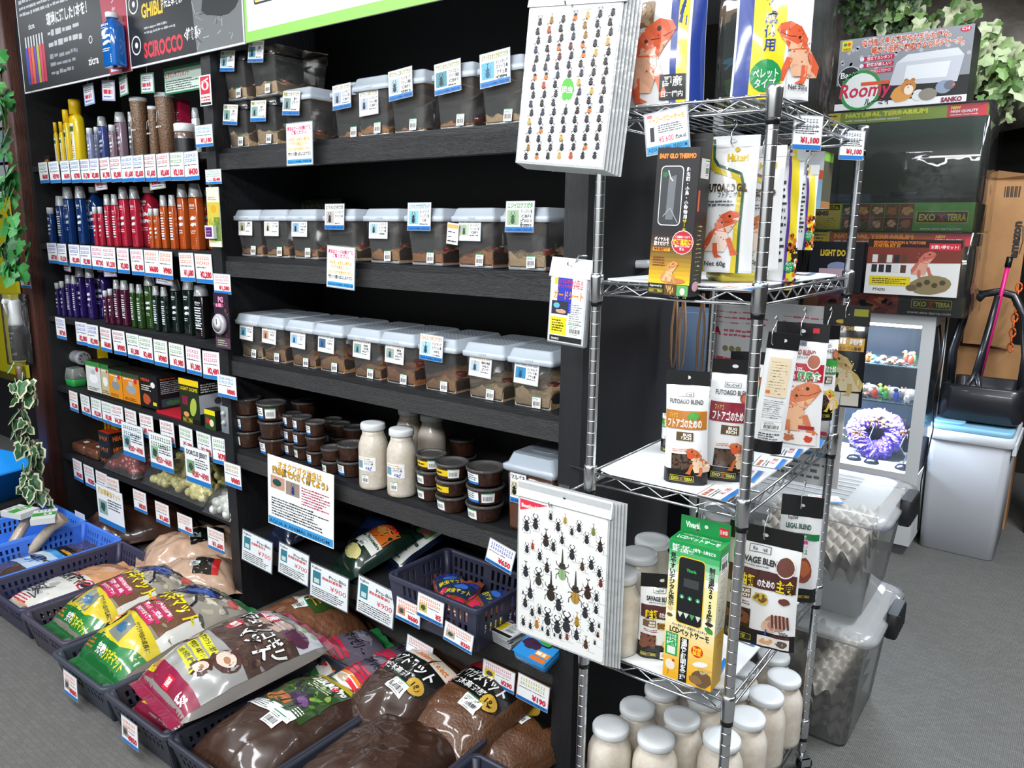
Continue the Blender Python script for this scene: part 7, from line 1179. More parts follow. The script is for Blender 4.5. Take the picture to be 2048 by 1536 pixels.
stand(1400, 905, .08, 745, 'green-banded pouch standing between and behind the two front pouches', gk, .3); stand(1335, 905, .05, 800, 'narrow pouch mostly hidden behind the brown-banded pouch', gk, .2); stand(1462, 925, .08, 730, 'green-banded pouch standing behind the dark red-banded one', gk, .5); stand(1480, 900, .085, 700, 'green-banded pouch farthest back in the standing group', gk, .5)
# pouches hanging on hooks at the right side of the rack
def backp(a, w, h): a.rect(-w*.34, h*.48, w*.34, h*.8, '#e4d4b4', 1); a.dash(-w*.28, h*.5, w*.28, h*.78, 12, '#8a7a5c', 2, fill=.35); a.rect(-w*.34, h*.505, -w*.2, h*.53, '#d8702a', 3); a.dash(-w*.34, h*.3, w*.34, h*.46, 9, '#6a6e74', 1, fill=.4); a.bars(-w*.3, h*.2, w*.34, h*.28, 1, '#c8ccd0'); a.dash(-w*.34, h*.1, w*.34, h*.18, 4, '#4a4e54', 1)
hang(1508, 1572, 664, 905, .05, 'white pouch turned to show its back, cream panel and barcode', backp, dict(th=.03, bh=.025), .45, hook=.035, tilt=.08)
def blend3(a, w, h):
    a.rect(-w*.18, h*.82, w*.1, h*.86, '#5a5f66', 1, rad=.004); a.text('RepDeli', -w*.04, h*.83, h*.02, '#4a4f55', 2, 'c', w=w*.2); a.text('FUTOAGO BLEND', -w*.36, h*.75, h*.04, '#a83440', 2, w=w*.66, bold=.03); a.text('フードスティック', -w*.2, h*.72, h*.018, '#5a5f66', 2, w=w*.36)
    a.rect(-w*.48, h*.54, w*.48, h*.68, '#b01f34', 1); a.text('タンパク質35%', -w*.36, h*.62, h*.03, '#e8e8e8', 2, w=w*.44, bold=.03); a.text('フトアゴのための', -w*.44, h*.555, h*.035, '#f4f4f2', 3, w=w*.4, bold=.05); a.text('健康食', w*.0, h*.55, h*.06, '#1f9a4a', 4, w=w*.44, bold=.08, out='#eef4ee', ow=.16)
    a.disc(w*.28, h*.7, w*.14, '#f0ece8', 3, h*.065); a.disc(w*.28, h*.7, w*.12, '#a8644a', 4, h*.055, jit=.05); a.rect(-w*.4, h*.44, -w*.2, h*.51, '#6a5030', 2); a.text('BUG', -w*.3, h*.478, h*.02, '#f0ece0', 3, 'c'); a.text('RICH', -w*.3, h*.45, h*.02, '#f0ece0', 3, 'c')
    a.dragon(w*.02, h*.14, h*.4, '#cf7a52', '#e0b088', 5, 1); a.pellets(-w*.42, h*.16, -w*.12, h*.3, '#4a3830', 25, w*.03, '#241a16', 2, 2); a.disc(-w*.24, h*.3, w*.08, '#d83a2a', 6); a.rect(w*.1, h*.15, w*.4, h*.18, '#a81f30', 8); a.rect(-w*.4, h*.02, w*.44, h*.125, '#e8e4e0', 6); a.disc(-w*.1, h*.07, w*.14, '#b8704a', 7, h*.03, jit=.2); a.disc(w*.3, h*.07, w*.08, '#c8402a', 7, h*.03, jit=.2)
    a.rect(w*.2, h*.925, w*.32, h*.965, '#c02030', 3)
hang(1545, 1650, 645, 890, .13, 'wide white and red pouch with bearded dragon hanging at the right side', blend3, dict(th=.034, bh=.003, bot='#e4e6e8'), .1, hook=.035)
hang(1628, 1672, 650, 840, .27, 'narrow green and white pouch between the red and the black pouches', gk, {}, .75, hook=.04)
def prem(a, w, h):
    a.text('PREMIUM', -w*.1, h*.76, h*.04, '#a8905a', 2, 'l', w=w*.44, bold=.04); a.disc(-w*.1, h*.84, w*.12, '#b89a30', 2, h*.02); a.rect(-w*.46, h*.56, w*.46, h*.69, '#c8962a', 1); a.text('カルシウム豊富・高嗜好性', -w*.44, h*.63, h*.045, '#f0f0ee', 3, w=w*.86, bold=.08, out='#1a1a1a', ow=.14); a.text('濃縮のカルシウム含有', -w*.4, h*.57, h*.03, '#1d1a14', 3, w=w*.8); a.rect(w*.2, h*.76, w*.42, h*.8, '#c8ccd0', 2); a.rect(w*.16, h*.9, w*.46, h*.97, '#8a8a2a', 2)
    a.dragon(w*.12, h*.17, h*.36, '#b8a060', '#cfc09a', 4, -1); a.rect(-w*.44, h*.02, w*.44, h*.15, '#c8c4b8', 3); a.disc(-w*.2, h*.07, w*.16, '#8a7a64', 4, h*.03, jit=.2); a.line([(w*.06, h*.02), (w*.06, h*.15)], .001, '#1a1a1a', 5)
hang(1640, 1733, 610, 812, .5, 'black pouch with gold band and open-mouthed lizard hanging at back right', prem, dict(body='#17181b', th=.045, bh=.003), .05, hook=.03)
# fourth tier hanging pouches
def savage(a, w, h):
    a.text('RepDeli', -w*.05, h*.8, h*.03, '#3a3f45', 3, 'c', w=w*.2); a.rect(-w*.2, h*.785, w*.1, h*.845, '#5a5f66', 1, rad=.005); a.rect(-w*.19, h*.79, w*.09, h*.84, '#e4e6e8', 2, rad=.005); a.text('SAVAGE BLEND', -w*.36, h*.7, h*.05, '#2c2c30', 3, w=w*.64, bold=.04); a.dash(-w*.3, h*.67, w*.12, h*.69, 1, '#6a6e74', 3); a.rect(-w*.48, h*.5, w*.48, h*.65, '#4a1f20', 1)
    a.text('爬虫類', -w*.38, h*.51, h*.075, '#ecd21e', 4, w=w*.3, bold=.1, out='#2a1010'); a.text('のための', -w*.04, h*.525, h*.05, '#f4f4f2', 4, w=w*.24, bold=.07); a.text('主食', w*.22, h*.51, h*.08, '#ecd21e', 4, w=w*.24, bold=.1, out='#2a1010')
    a.disc(w*.32, h*.71, w*.13, '#f0ece8', 4, h*.09); a.disc(w*.32, h*.71, w*.12, '#6a3a30', 5, h*.08, jit=.04); a.rect(-w*.42, h*.4, -w*.12, h*.48, '#6a5030', 2); a.text('BUG', -w*.2, h*.445, h*.025, '#f0ece0', 3, 'c', w=w*.13, bold=.05); a.text('RICH', -w*.21, h*.41, h*.025, '#f0ece0', 3, 'c', w=w*.15, bold=.05)
    a.disc(w*.02, h*.42, w*.11, '#c8b84a', 4, h*.05, 14, 0, .15); [a.disc(w*R.uniform(-.06, .1), h*R.uniform(.39, .45), .003, '#7a4a20', 5) for _ in range(12)]; a.disc(w*.34, h*.43, w*.08, '#6a3428', 4, h*.03, jit=.2); a.disc(w*.26, h*.24, w*.17, '#b88a78', 4, h*.07, 14, .5, .1); a.disc(w*.16, h*.2, w*.1, '#d8b49a', 5, h*.05, 12, .3, .1)
    for k in range(5): a.line([(w*(.2+.05*k), h*.31), (w*(.22+.05*k), h*.2)], .004, '#5a2f28', 6)
    a.line([(w*.13, h*.17), (w*.12, h*.12)], .003, '#3a4ab0', 6); a.pellets(-w*.46, h*.14, -w*.1, h*.31, '#7a4a36', 36, w*.032, '#2a1a14', 3, 1.9); a.dash(-w*.4, h*.34, -w*.06, h*.38, 2, '#8a2a34', 3); exo(a, -w*.25, h*.06, w*.36, 3); a.rect(w*.02, h*.02, w*.44, h*.11, '#e4e0dc', 4); a.disc(w*.14, h*.065, w*.08, '#d8a070', 5, h*.03, jit=.2); a.disc(w*.34, h*.065, w*.07, '#5a4a40', 5, h*.025, jit=.3); a.text('200g', w*.3, h*.14, h*.035, INK, 6, w=w*.12); a.rect(w*.2, h*.115, w*.44, h*.135, '#4a1f20', 6)
hang(1452, 1600, 1052, 1288, .1, 'wide white and dark brown pouch reading SAVAGE BLEND hanging on the fourth tier level', savage, dict(th=.036, bh=.035), .08, hook=.045, d=.035)
def veg(a, w, h):
    a.text('RepDeli', -w*.2, h*.78, h*.03, '#3a3f45', 3, 'c', w=w*.24); a.text('LEGAL BLEND', -w*.36, h*.7, h*.045, '#2f5a4a', 3, w=w*.62, bold=.04); a.rect(-w*.48, h*.6, w*.48, h*.66, '#1f7a44', 1); a.text('まぜるだけで', -w*.34, h*.612, h*.03, '#f0f4f0', 3, w=w*.5); a.text('野菜の栄養', -w*.4, h*.53, h*.06, '#c8287a', 4, w=w*.62, bold=.08, out='#f0e8ee', ow=.14); a.text('プラス', -w*.04, h*.47, h*.04, '#1f7a54', 4, w=w*.26, bold=.06); a.rect(-w*.4, h*.28, -w*.06, h*.44, '#c8287a', 3); a.text('野菜', -w*.23, h*.35, h*.05, '#f0e8ee', 4, 'c', w=w*.24); a.disc(w*.14, h*.32, w*.22, '#8a4030', 3, h*.12, 14, 0, .08); a.disc(w*.16, h*.34, w*.15, '#b8643c', 4, h*.08, 12, 0, .15); a.rect(-w*.42, h*.16, -w*.14, h*.27, '#2a3a1c', 4); a.disc(-w*.28, h*.21, w*.08, '#a8a03a', 5, h*.03, jit=.3); exo(a, w*.2, h*.06, w*.3, 3)
hang(1556, 1640, 990, 1200, .42, 'black-topped green and pink pouch for vegetable blend hanging behind, at right', veg, dict(th=.05, bh=.035), .3, hook=.05, d=.035)
# LCD thermostat carton
def lcd(a, w, h):
    a.rect(0, 0, w, h, '#e8dfa0', 0)
    for i in range(10):
        f = i/9; c = '#%02x%02x%02x' % (int(232+f*6), int(170+f*62), int(30+f*170)); a.rect(0, h*(.0+.05*i), w, h*(.05+.05*i), c, .5)
    for i in range(5): f = i/4; c = '#%02x%02x%02x' % (int(236-f*215), int(234-f*84), int(226-f*160)); a.rect(0, h*(.72+.056*i), w, h*(.776+.056*i), c, .5)
    a.rect(0, h*.93, w, h, '#169248', 1); a.text('昆虫類・爬虫類・小動物・小鳥などの', w*.06, h*.95, h*.02, '#f0f4f0', 2, w=w*.86, bold=.03); a.text('温度・照明を管理', w*.06, h*.925, h*.02, '#f0f4f0', 2, w=w*.44, bold=.03)
    a.rect(w*.2, h*.42, w*.74, h*.9, '#e8c420', 2, rad=w*.08); a.rect(w*.215, h*.427, w*.725, h*.893, '#15181a', 3, rad=w*.075); a.text('Vivaria', w*.47, h*.8, h*.022, '#2fa05a', 4, 'c', w=w*.2, bold=.05); a.rect(w*.33, h*.69, w*.63, h*.75, '#3a3f40', 4)
    for k in range(3): a.disc(w*(.31+.16*k), h*(.615-.0*k), w*.045, '#2f8f5a', 4); a.poly([(w*(.285+.16*k), h*.607), (w*(.335+.16*k), h*.607), (w*(.31+.16*k), h*.625)], '#d8e8d8', 5)
    for k in range(4): a.poly([(w*(.24+.12*k), h*.505), (w*(.35+.12*k), h*.505), (w*(.295+.12*k), h*.465)], '#cdd4cc' if k != 2 else '#4a9a5a', 4)
    a.vtext('見やすいデジタル表示', w*.09, h*.91, h*.036, '#1d1f1c', 3, bold=.05, gap=1.05); a.vtext('制御温度20-50度まで', w*.87, h*.87, h*.034, '#1d1f1c', 3, bold=.05, gap=1.05)
    a.disc(w*.88, h*.475, w*.08, '#3a3026', 3, h*.013); a.disc(w*.88, h*.43, w*.09, '#3f8a3a', 3, h*.02, a=-.5, jit=.1); a.disc(w*.08, h*.51, w*.05, '#d8b88a', 3, h*.02, jit=.1); a.disc(w*.08, h*.46, w*.06, '#6a5030', 3, h*.014, jit=.1)
    a.text('ペット用タイマー機能付サーモスタット', w*.14, h*.395, h*.016, INK, 3, w=w*.72); a.text('LCDペットサーモ', w*.1, h*.345, h*.04, '#17191a', 4, w=w*.8, bold=.05)
    a.rect(w*.03, h*.17, w*.28, h*.335, '#1f9a4a', 2); [a.text(t, w*.05, h*(.305-.03*i), h*.022, '#f0f4f0', 3, w=w*.2, bold=.04) for i, t in enumerate(('ペットの', 'イタズラ', '対策！'))]; a.rect(w*.07, h*.18, w*.24, h*.235, '#dfe4d8', 3); a.rect(w*.33, 0, w*.5, h*.325, '#141414', 2); a.vtext('温度と照明を管理', w*.415, h*.32, h*.036, '#f4f4f2', 4, bold=.03, gap=1.06)
    a.disc(w*.68, h*.255, w*.12, '#d8301c', 3, w*.12); a.text('簡単', w*.68, h*.258, h*.022, '#f4d81c', 4, 'c', bold=.06); a.text('設定', w*.68, h*.23, h*.022, '#f4d81c', 4, 'c', bold=.06); a.disc(w*.76, h*.17, w*.16, '#e8e8e4', 3, h*.02, 12, .3); a.disc(w*.15, h*.1, w*.1, '#e8dccc', 3, h*.04, 12, .2, .08); a.disc(w*.21, h*.135, w*.03, '#c8402a', 4); a.line([(w*.12, h*.06), (w*.1, h*.02)], .002, '#c87a5a', 3)
    a.disc(w*.8, h*.07, w*.2, '#6a5238', 3, h*.06, 14, .2, .1); a.disc(w*.68, h*.05, w*.13, '#8a6a44', 4, h*.03, 12, 0, .15); [a.line([(w*.8, h*.1), (w*(.7+.05*k), h*.155)], .0012, '#c8b88a', 5) for k in range(7)]
def lcds(a, w, h): a.rect(0, 0, w, h*.4, '#e0b030', .5); a.rect(0, h*.4, w, h*.86, '#dcd8c4', .5); a.rect(0, h*.86, w, h, '#169248', .5); a.bars(w*.15, h*.82, w*.85, h*.95, 2); a.dash(w*.2, h*.3, w*.8, h*.78, 22, '#3a3e38', 2, fill=.35)
w, d, h = .104, .052, .3; b = cbox(w, d, h, '#e8dfa0'); lcd(front(b, w, d), w, h); lcds(rside(b, w, d), d, h); b.box(-w/2, -d/2, h, w/2, d/2, h+.0008, '#169248'); a = Art(b, lambda x, y, l: (x-w/2, y-d/2, h+.0008+l*.0002)); a.text('ペット用タイマー機能付サーモスタット', w*.12, d*.68, d*.1, '#f0f4f0', 1, w=w*.76); a.text('LCDペットサーモ', w*.08, d*.25, d*.28, '#f0f4f0', 1, w=w*.84, bold=.06)
b.box(-w/2, d/2-.001, h, w/2, d/2, h+.035, '#169248'); a = Art(b, lambda x, y, l: (x-w/2, d/2-.0012-l*.0002, y)); a.text('Vivaria', w*.1, h+.012, .012, '#e8f2e8', 1, w=w*.3, bold=.05); a.rect(w*.78, h+.008, w*.96, h+.026, '#d8283a', 1); a.text('日本製', w*.87, h+.013, .007, '#f0f0f0', 2, 'c', w=w*.15); a.disc(w*.52, h+.02, .004, '#e0e4e0', 1)
solo('thermostat_carton', b, 'green and yellow LCD thermostat carton with header tab standing on the fourth tier', 'box', (-.088, -.005+d/2, ZS[3]+.0052), .0, rot=(0, -.0, .02))
b = MB(); b.tube([(0, -.014, .0), (0, -.008, -.008), (0, .004, -.004), (0, .004, .03), (0, -.006, .042), (0, -.016, .034)], .0016, STEEL, 6); solo('s_hook', b, 'small steel hook above the green and yellow thermostat carton', 'hook', (-.085, -.0, ZS[3]+h+.04), 0, 'hooks on the rack')
# mushroom jars: fourth tier and bottom tier
def rjar(px, py, tier, lab, hz=.172, lidp=True, rot=None):
    z = ZS[tier]+(.0048 if tier in (1, 2, 3) else .0015); p = at(px, py, 2, z+hz); t = thing('mushroom_jar', lab, 'jar', (p.x, p.y, z), R.uniform(0, 6), 'white mushroom jars on the rack'); part('jar', jb2, t); part('jar_lid', jl2, t); return t
jb2, jl2 = jarparts(.051, .18)
rjar(1237, 1148, 3, 'white mushroom jar nearest the beetle posters on the fourth tier'); rjar(1278, 1110, 3, 'white mushroom jar second back on the fourth tier'); rjar(1305, 1082, 3, 'white mushroom jar third back on the fourth tier, mostly hidden'); rjar(1440, 1025, 3, 'cloudy mushroom jar far back on the fourth tier behind the carton')
JL_ = [((298, 1005), 'front left white jar on the bottom tier'), ((625, 1085), 'second white jar along the front of the bottom tier'), ((485, 868), 'white jar behind the front left pair on the bottom tier'), ((805, 950), 'white jar in the middle of the bottom tier'), ((650, 745), 'white jar third back in the left file of the bottom tier'), ((955, 815), 'white jar behind the middle one on the bottom tier'), ((1095, 1085), 'white jar just left of the front post on the bottom tier'), ((1295, 935), 'white jar just right of the front post on the bottom tier'), ((1435, 775), 'white jar second in the right file of the bottom tier'), ((1565, 645), 'white jar third in the right file of the bottom tier, barcode low on it'), ((1500, 505), 'white jar fourth in the right file of the bottom tier'), ((1320, 590), 'white jar behind the liner corner on the bottom tier'), ((800, 690), 'white jar at the back left of the bottom tier'), ((1120, 700), 'white jar at the back centre of the bottom tier')]
used_ = []
for (x, y), lab in JL_:
    p = at(1140+x/3.657, 1180+y/3.657, 2, ZS[4]+.0015+.172)
    q = Vector((p.x, p.y))
    for _ in range(30):
        for u in used_:
            dv = q-u
            if dv.length < .104: q = u+dv.normalized()*.1045
    used_.append(q); t = thing('mushroom_jar', lab, 'jar', (q.x, q.y, ZS[4]+.0015), R.uniform(0, 6), 'white mushroom jars on the rack'); part('jar', jb2, t); part('jar_lid', jl2, t)
    if 'barcode' in lab: b = MB(); a = Art(b, lambda x, y, l: ((.0508+l*.0002)*math.sin(x/.05), -(.0508+l*.0002)*math.cos(x/.05), y), step=.006); a.bars(-.015, .03, .015, .06, 0); part('barcode_sticker', b, t, rot=(0, 0, -t.rotation_euler.z+.2))
def savside(a, w, h): savage(a, w, h)
stand(1308, 1318, .09, 1140, 'slim pouch with brown band standing behind the thermostat carton on the fourth tier', savside, .5, dict(th=.03, bh=.035), tier=3)
# tickets clipped on the right side of the top tier
for px, pt, pb, Y, lab in ((1618, 232, 300, .22, 'ticket with green reflection clipped to the right edge of the top tier'), (1707, 262, 320, .56, 'ticket with red price clipped to the top tier near the back post')):
    p = at(px, pt, 0, .006); h = p.z-at(px, pb, 0, .006).z; solo('price_tag', pricetag(.06, h, '#8a9098', '¥1,100', style=1), lab, 'price tag', (.006, p.y, p.z), 0, 'tickets clipped to the top tier', rot=(0, 0, .9))
# white notice hung on the back of the rack, long wooden tweezers
p = at(1420, 598, 1, .635); b = MB(); w, h = .37, .46; b.box(0, 0, -h, w, .0015, 0, '#dcdcdc'); a = Art(b, lambda x, y, l: (x, -.0003-l*.0002, y-h))
for k in (0, 1):
    x = w*(.04+.5*k); a.dash(x, h*.86, x+w*.4, h*.95, 3, '#d0506a', 1, fill=.4); a.text('A', x, h*.8, .02, '#c8304a', 1, bold=.06); a.dash(x+.03, h*.79, x+w*.4, h*.84, 2, '#d0506a', 1)
    [a.disc(x+w*.1+i*.018, h*.72, .008, '#8a8458', 1) for i in range(3)]; a.dash(x, h*.5, x+w*.42, h*.68, 5, '#c8405a', 1); a.dash(x, h*.36, x+w*.42, h*.48, 5, '#6a6e74', 1, fill=.35); a.dash(x, h*.28, x+w*.42, h*.34, 1, '#c8405a', 1); a.dash(x, h*.16, x+w*.4, h*.26, 2, '#3a8ab8', 1); a.dash(x, h*.03, x+w*.42, h*.14, 3, '#6a6e74', 1)
solo('notice_sheet', b, 'white notice sheet with pink print hanging behind the rack below the second tier', 'notice', tuple(p))
for i, (px, pb, lab) in enumerate(((1352, 735, 'long wooden tweezers hanging behind the rack, leftmost'), (1368, 740, 'long wooden tweezers hanging behind the rack, middle one'), (1406, 760, 'long wooden tweezers hanging behind the rack, nearest the notice'))):
    p = at(px, 602, 1, .612); q = at(px-6, pb, 1, .612); L = p.z-q.z; b = MB()
    for s in (-1, 1): b.tube([(s*.001, 0, .02), (s*.009, 0, -L*.4), (s*.007, 0, -L*.85), (s*.002, 0, -L)], [.003, .004, .0035, .002], mat('#b08a66', .5), 6)
    solo('wooden_tweezers', b, lab, 'tweezers', tuple(p), 0, 'wooden tweezers')
# ================================================================ right background
CX0, CX1, CY0, CY1 = -.82, -.04, 2.36, 2.76
WM = mat('#d4d6d6', .45, key='white_cabinet')
t = thing('display_cabinet', 'lit white display cabinet full of small animal figures behind the rack', 'display cabinet', ((CX0+CX1)/2, (CY0+CY1)/2, 0)); W, D = CX1-CX0, CY1-CY0
b = MB(); b.box(-W/2, -D/2, .05, W/2, D/2, .385, WM); b.box(-W/2+.02, -D/2+.03, 0, W/2-.02, D/2-.02, .05, '#7a7c7e'); part('base', b, t)
b = MB(); b.box(-W/2, -D/2, 1.055, W/2, D/2, 1.098, WM); part('top', b, t)
for sx in (-1, 1): b = MB(); b.box(sx*W/2-(.05 if sx > 0 else 0), -D/2, .385, sx*W/2+(0 if sx > 0 else .05), -D/2+.02, 1.055, WM); part('corner_post', b, t); b = MB(); b.box(sx*W/2-(.02 if sx > 0 else 0), D/2-.02, .385, sx*W/2+(0 if sx > 0 else .02), D/2, 1.055, WM); part('corner_post', b, t)
b = MB(); b.box(-W/2, D/2-.008, .385, W/2, D/2, 1.055, mat('#1d2733', .3)); part('back_panel', b, t)
GL = film('#bcd4e4', .93, .03, 'cabinet_glass'); b = MB(); b.box(-W/2+.05, -D/2+.004, .39, W/2-.05, -D/2+.008, 1.055, GL); part('front_glass', b, t); b = MB(); b.box(W/2-.006, -D/2+.02, .39, W/2-.002, D/2-.02, 1.055, GL); part('side_glass', b, t)
SZs = (.69, .86)
for z in SZs: b = MB(); b.box(-W/2+.01, -D/2+.06, z-.006, W/2-.01, D/2-.012, z, film('#a8d0e0', .85, .04, 'glass_shelf')); part('glass_shelf', b, t)
b = MB(); b.tube([(-W/2+.06, -D/2+.05, 1.045), (W/2-.06, -D/2+.05, 1.045)], .008, mat('#e4f0ff', .5, emit=12, key='lit_tube'), 8); part('lamp_tube', b, t)
area('cabinet_lamp', ((CX0+CX1)/2, CY0+.08, 1.035), .6, .05, 40, col=(.75, .87, 1)); area('cabinet_lamp', ((CX0+CX1)/2, CY0+.1, .675), .6, .05, 38, col=(.7, .84, 1))
def toy(kind, c, c2):
    b = MB()
    if kind == 0: b.ball((0, 0, .014), .02, .012, .013, c); b.ball((.018, 0, .026), .009, .009, .009, c); [b.tube([(x, y, .01), (x, y, 0)], .003, c, 5) for x in (-.01, .01) for y in (-.006, .006)]; b.ball((.026, 0, .024), .004, .004, .003, c2, 6); [b.ball((.016, y, .035), .003, .002, .004, c2, 6) for y in (-.005, .005)]
    elif kind == 1: b.ball((0, 0, .02), .011, .01, .019, c); b.ball((0, -.003, .042), .008, .008, .008, c2); b.tube([(0, 0, .012), (0, .02, .002)], [.005, .002], c, 6); b.tube([(0, -.009, .042), (0, -.016, .039)], [.003, .001], '#e0a020', 5)
    else: b.ball((0, 0, .01), .024, .014, .01, c); b.ball((.022, 0, .012), .007, .006, .006, c2); [b.tube([(x, s*.01, .006), (x*1.3, s*.024, 0)], .0025, c2, 5) for x in (-.014, .014) for s in (-1, 1)]
    return b.mesh('toy_figure')
cs = [('#e8e4dc', '#d8a8a0'), ('#d8402c', '#e8c8b0'), ('#3a9ad0', '#e8e8e8'), ('#e0b82a', '#3a8a3a'), ('#5ab04a', '#d8e04a'), ('#c88a5a', '#3a2a20'), ('#e8a8b8', '#f0f0f0'), ('#2a4ab0', '#1a2a60'), ('#8a6a58', '#4a382c'), ('#e07a2a', '#1a1a1a')]
TM = [(toy(k % 3, *cs[k]), ('four-legged', 'upright bird-like', 'flat turtle-like')[k % 3], ('white', 'red', 'blue', 'yellow', 'green', 'tan', 'pink', 'navy', 'brown', 'orange')[k]) for k in range(10)]
for zi, z in enumerate(SZs+(.385,)):
    n = (13, 12, 0)[zi]
    for rw in range(2):
        for i in range(n):
            k = (i*7+rw*3+zi) % 10; me, kd, cn = TM[k]; x = CX1-.09-i*.045-R.uniform(0, .01); y = CY0+.11+rw*.1+R.uniform(-.015, .015)
            if x < -.62: continue
            o = solo('toy_figure', me, f"small {cn} {kd} figure, {ORD[i]} from right, {('front', 'back')[rw]} row, {('lower', 'upper')[zi]} glass shelf", 'figure', (x, y, z+.0008), R.uniform(-2, -1), 'toy figures in the cabinet'); o.scale = (1.25,)*3 if rw == 0 else (1.1,)*3
for i, x in enumerate((-.13, -.2, -.3)): b = MB(); b.ball((0, 0, .028), .038, .03, .028, '#e8e2d8', 12); b.ball((-.03, -.01, .04), .017, .016, .015, '#ece6dc', 10); [b.ball((-.03+dx, .0, .055), .005, .003, .006, '#d8a8a0', 6) for dx in (-.008, .008)]; b.ball((-.04, -.024, .042), .0025, .002, .0025, '#1a1a1a', 6); solo('toy_hamster', b, ('round white hamster figure on the lower glass shelf, rightmost', 'round white hamster figure on the lower glass shelf, middle', 'round white hamster figure on the lower glass shelf, leftmost')[i], 'figure', (x, CY0+.16, SZs[0]+.0008), .3*i, 'hamster figures')
# amethyst geode
b = MB(); AM = mat('#5a3fb0', .3, key='amethyst', noise=.7, ns=40, h2='#8a74d8'); q = random.Random(2)
def geo(u, v):
    a, c = u*2*math.pi, v*2*math.pi; r = .042*(1+.1*math.sin(a*9+c*3)+.12*math.sin(c*7+a*17)+q.uniform(-.16, .16)*(0 if u in (0, 1) or v in (0, 1) else 1)); Rr = .085*(1+.06*math.sin(a*3))
    return (math.cos(a)*(Rr+r*math.cos(c)), r*math.sin(c)*1.1, .118+math.sin(a)*(Rr*.95+r*math.cos(c)))
b.grid(geo, 90, 26, AM, sm=False); b.box(-.12, .035, .02, .12, .06, .2, '#15131c'); solo('amethyst_geode', b, 'purple amethyst geode ring standing in the lit cabinet', 'geode', (-.265, CY0+.2, .386))
# wasp models on wires with black dome bases
for i, (x, y, zz, s) in enumerate(((-.115, .08, .17, 1), (-.25, .09, .2, 1.1), (-.33, .1, .13, .8), (-.42, .09, .12, .8), (-.5, .1, .2, .8))):
    t = thing('wasp_model', ('striped wasp model on a wire stand, rightmost in the cabinet', 'big orange-headed wasp model on a wire stand in front of the geode', 'dark insect model on a wire stand left of the geode', 'small insect model on a wire stand, fourth from the right', 'insect model on a wire stand at the left of the cabinet')[i], 'insect model', (x, CY0+y, .386), 0, 'insect models on stands')
    b = MB(); b.lathe([(.034, 0), (.034, .004), (.024, .018), (.002, .024)], mat('#171a24', .25), 20); part('dome_base', b, t, 'black dome base'); b = MB(); b.tube([(0, 0, .022), (.01, 0, .06), (-.02, 0, zz*.6), (.0, 0, zz)], .0018, '#d8e0e8', 6); part('wire_stand', b, t)
    b = MB(); B = '#1d1a18'; O = '#d87a24'; k = .9*s
    for j in range(6): b.ball((.02*k+j*.009*k, 0, zz-j*.003), .006*k, .011*k*(1-.1*j), .011*k*(1-.1*j), O if j % 2 else B, 8)
    b.ball((0, 0, zz+.003), .012*k, .011*k, .011*k, B, 8); b.ball((-.02*k, 0, zz+.002), .011*k, .012*k, .011*k, O, 8)
    for sg in (-1, 1):
        b.add([(0, sg*.006, zz+.012), (.03*k, sg*.035*k, zz+.04*k), (.05*k, sg*.03*k, zz+.03*k), (.02*k, sg*.008, zz+.01)], [(0, 1, 2, 3)], film('#a8683c', .4, .1, 'wing')); b.tube([(-.028*k, sg*.005, zz+.006), (-.045*k, sg*.012, zz+.016)], .001, B, 5)
        for dx in (-.006, .004, .014): b.tube([(dx*k, sg*.008*k, zz-.006), (dx*2*k, sg*.022*k, zz-.002), (dx*3*k, sg*.028*k, zz-.024*k)], .0014, O, 5)
    part('insect_body', b, t)
b = MB(); b.lathe([(.03, 0), (.03, .004), (.018, .03), (.004, .05)], '#2f8a4a', 14); solo('green_cone', b, 'small green cone-shaped ornament left of the wire stands', 'ornament', (-.45, CY0+.13, .386))
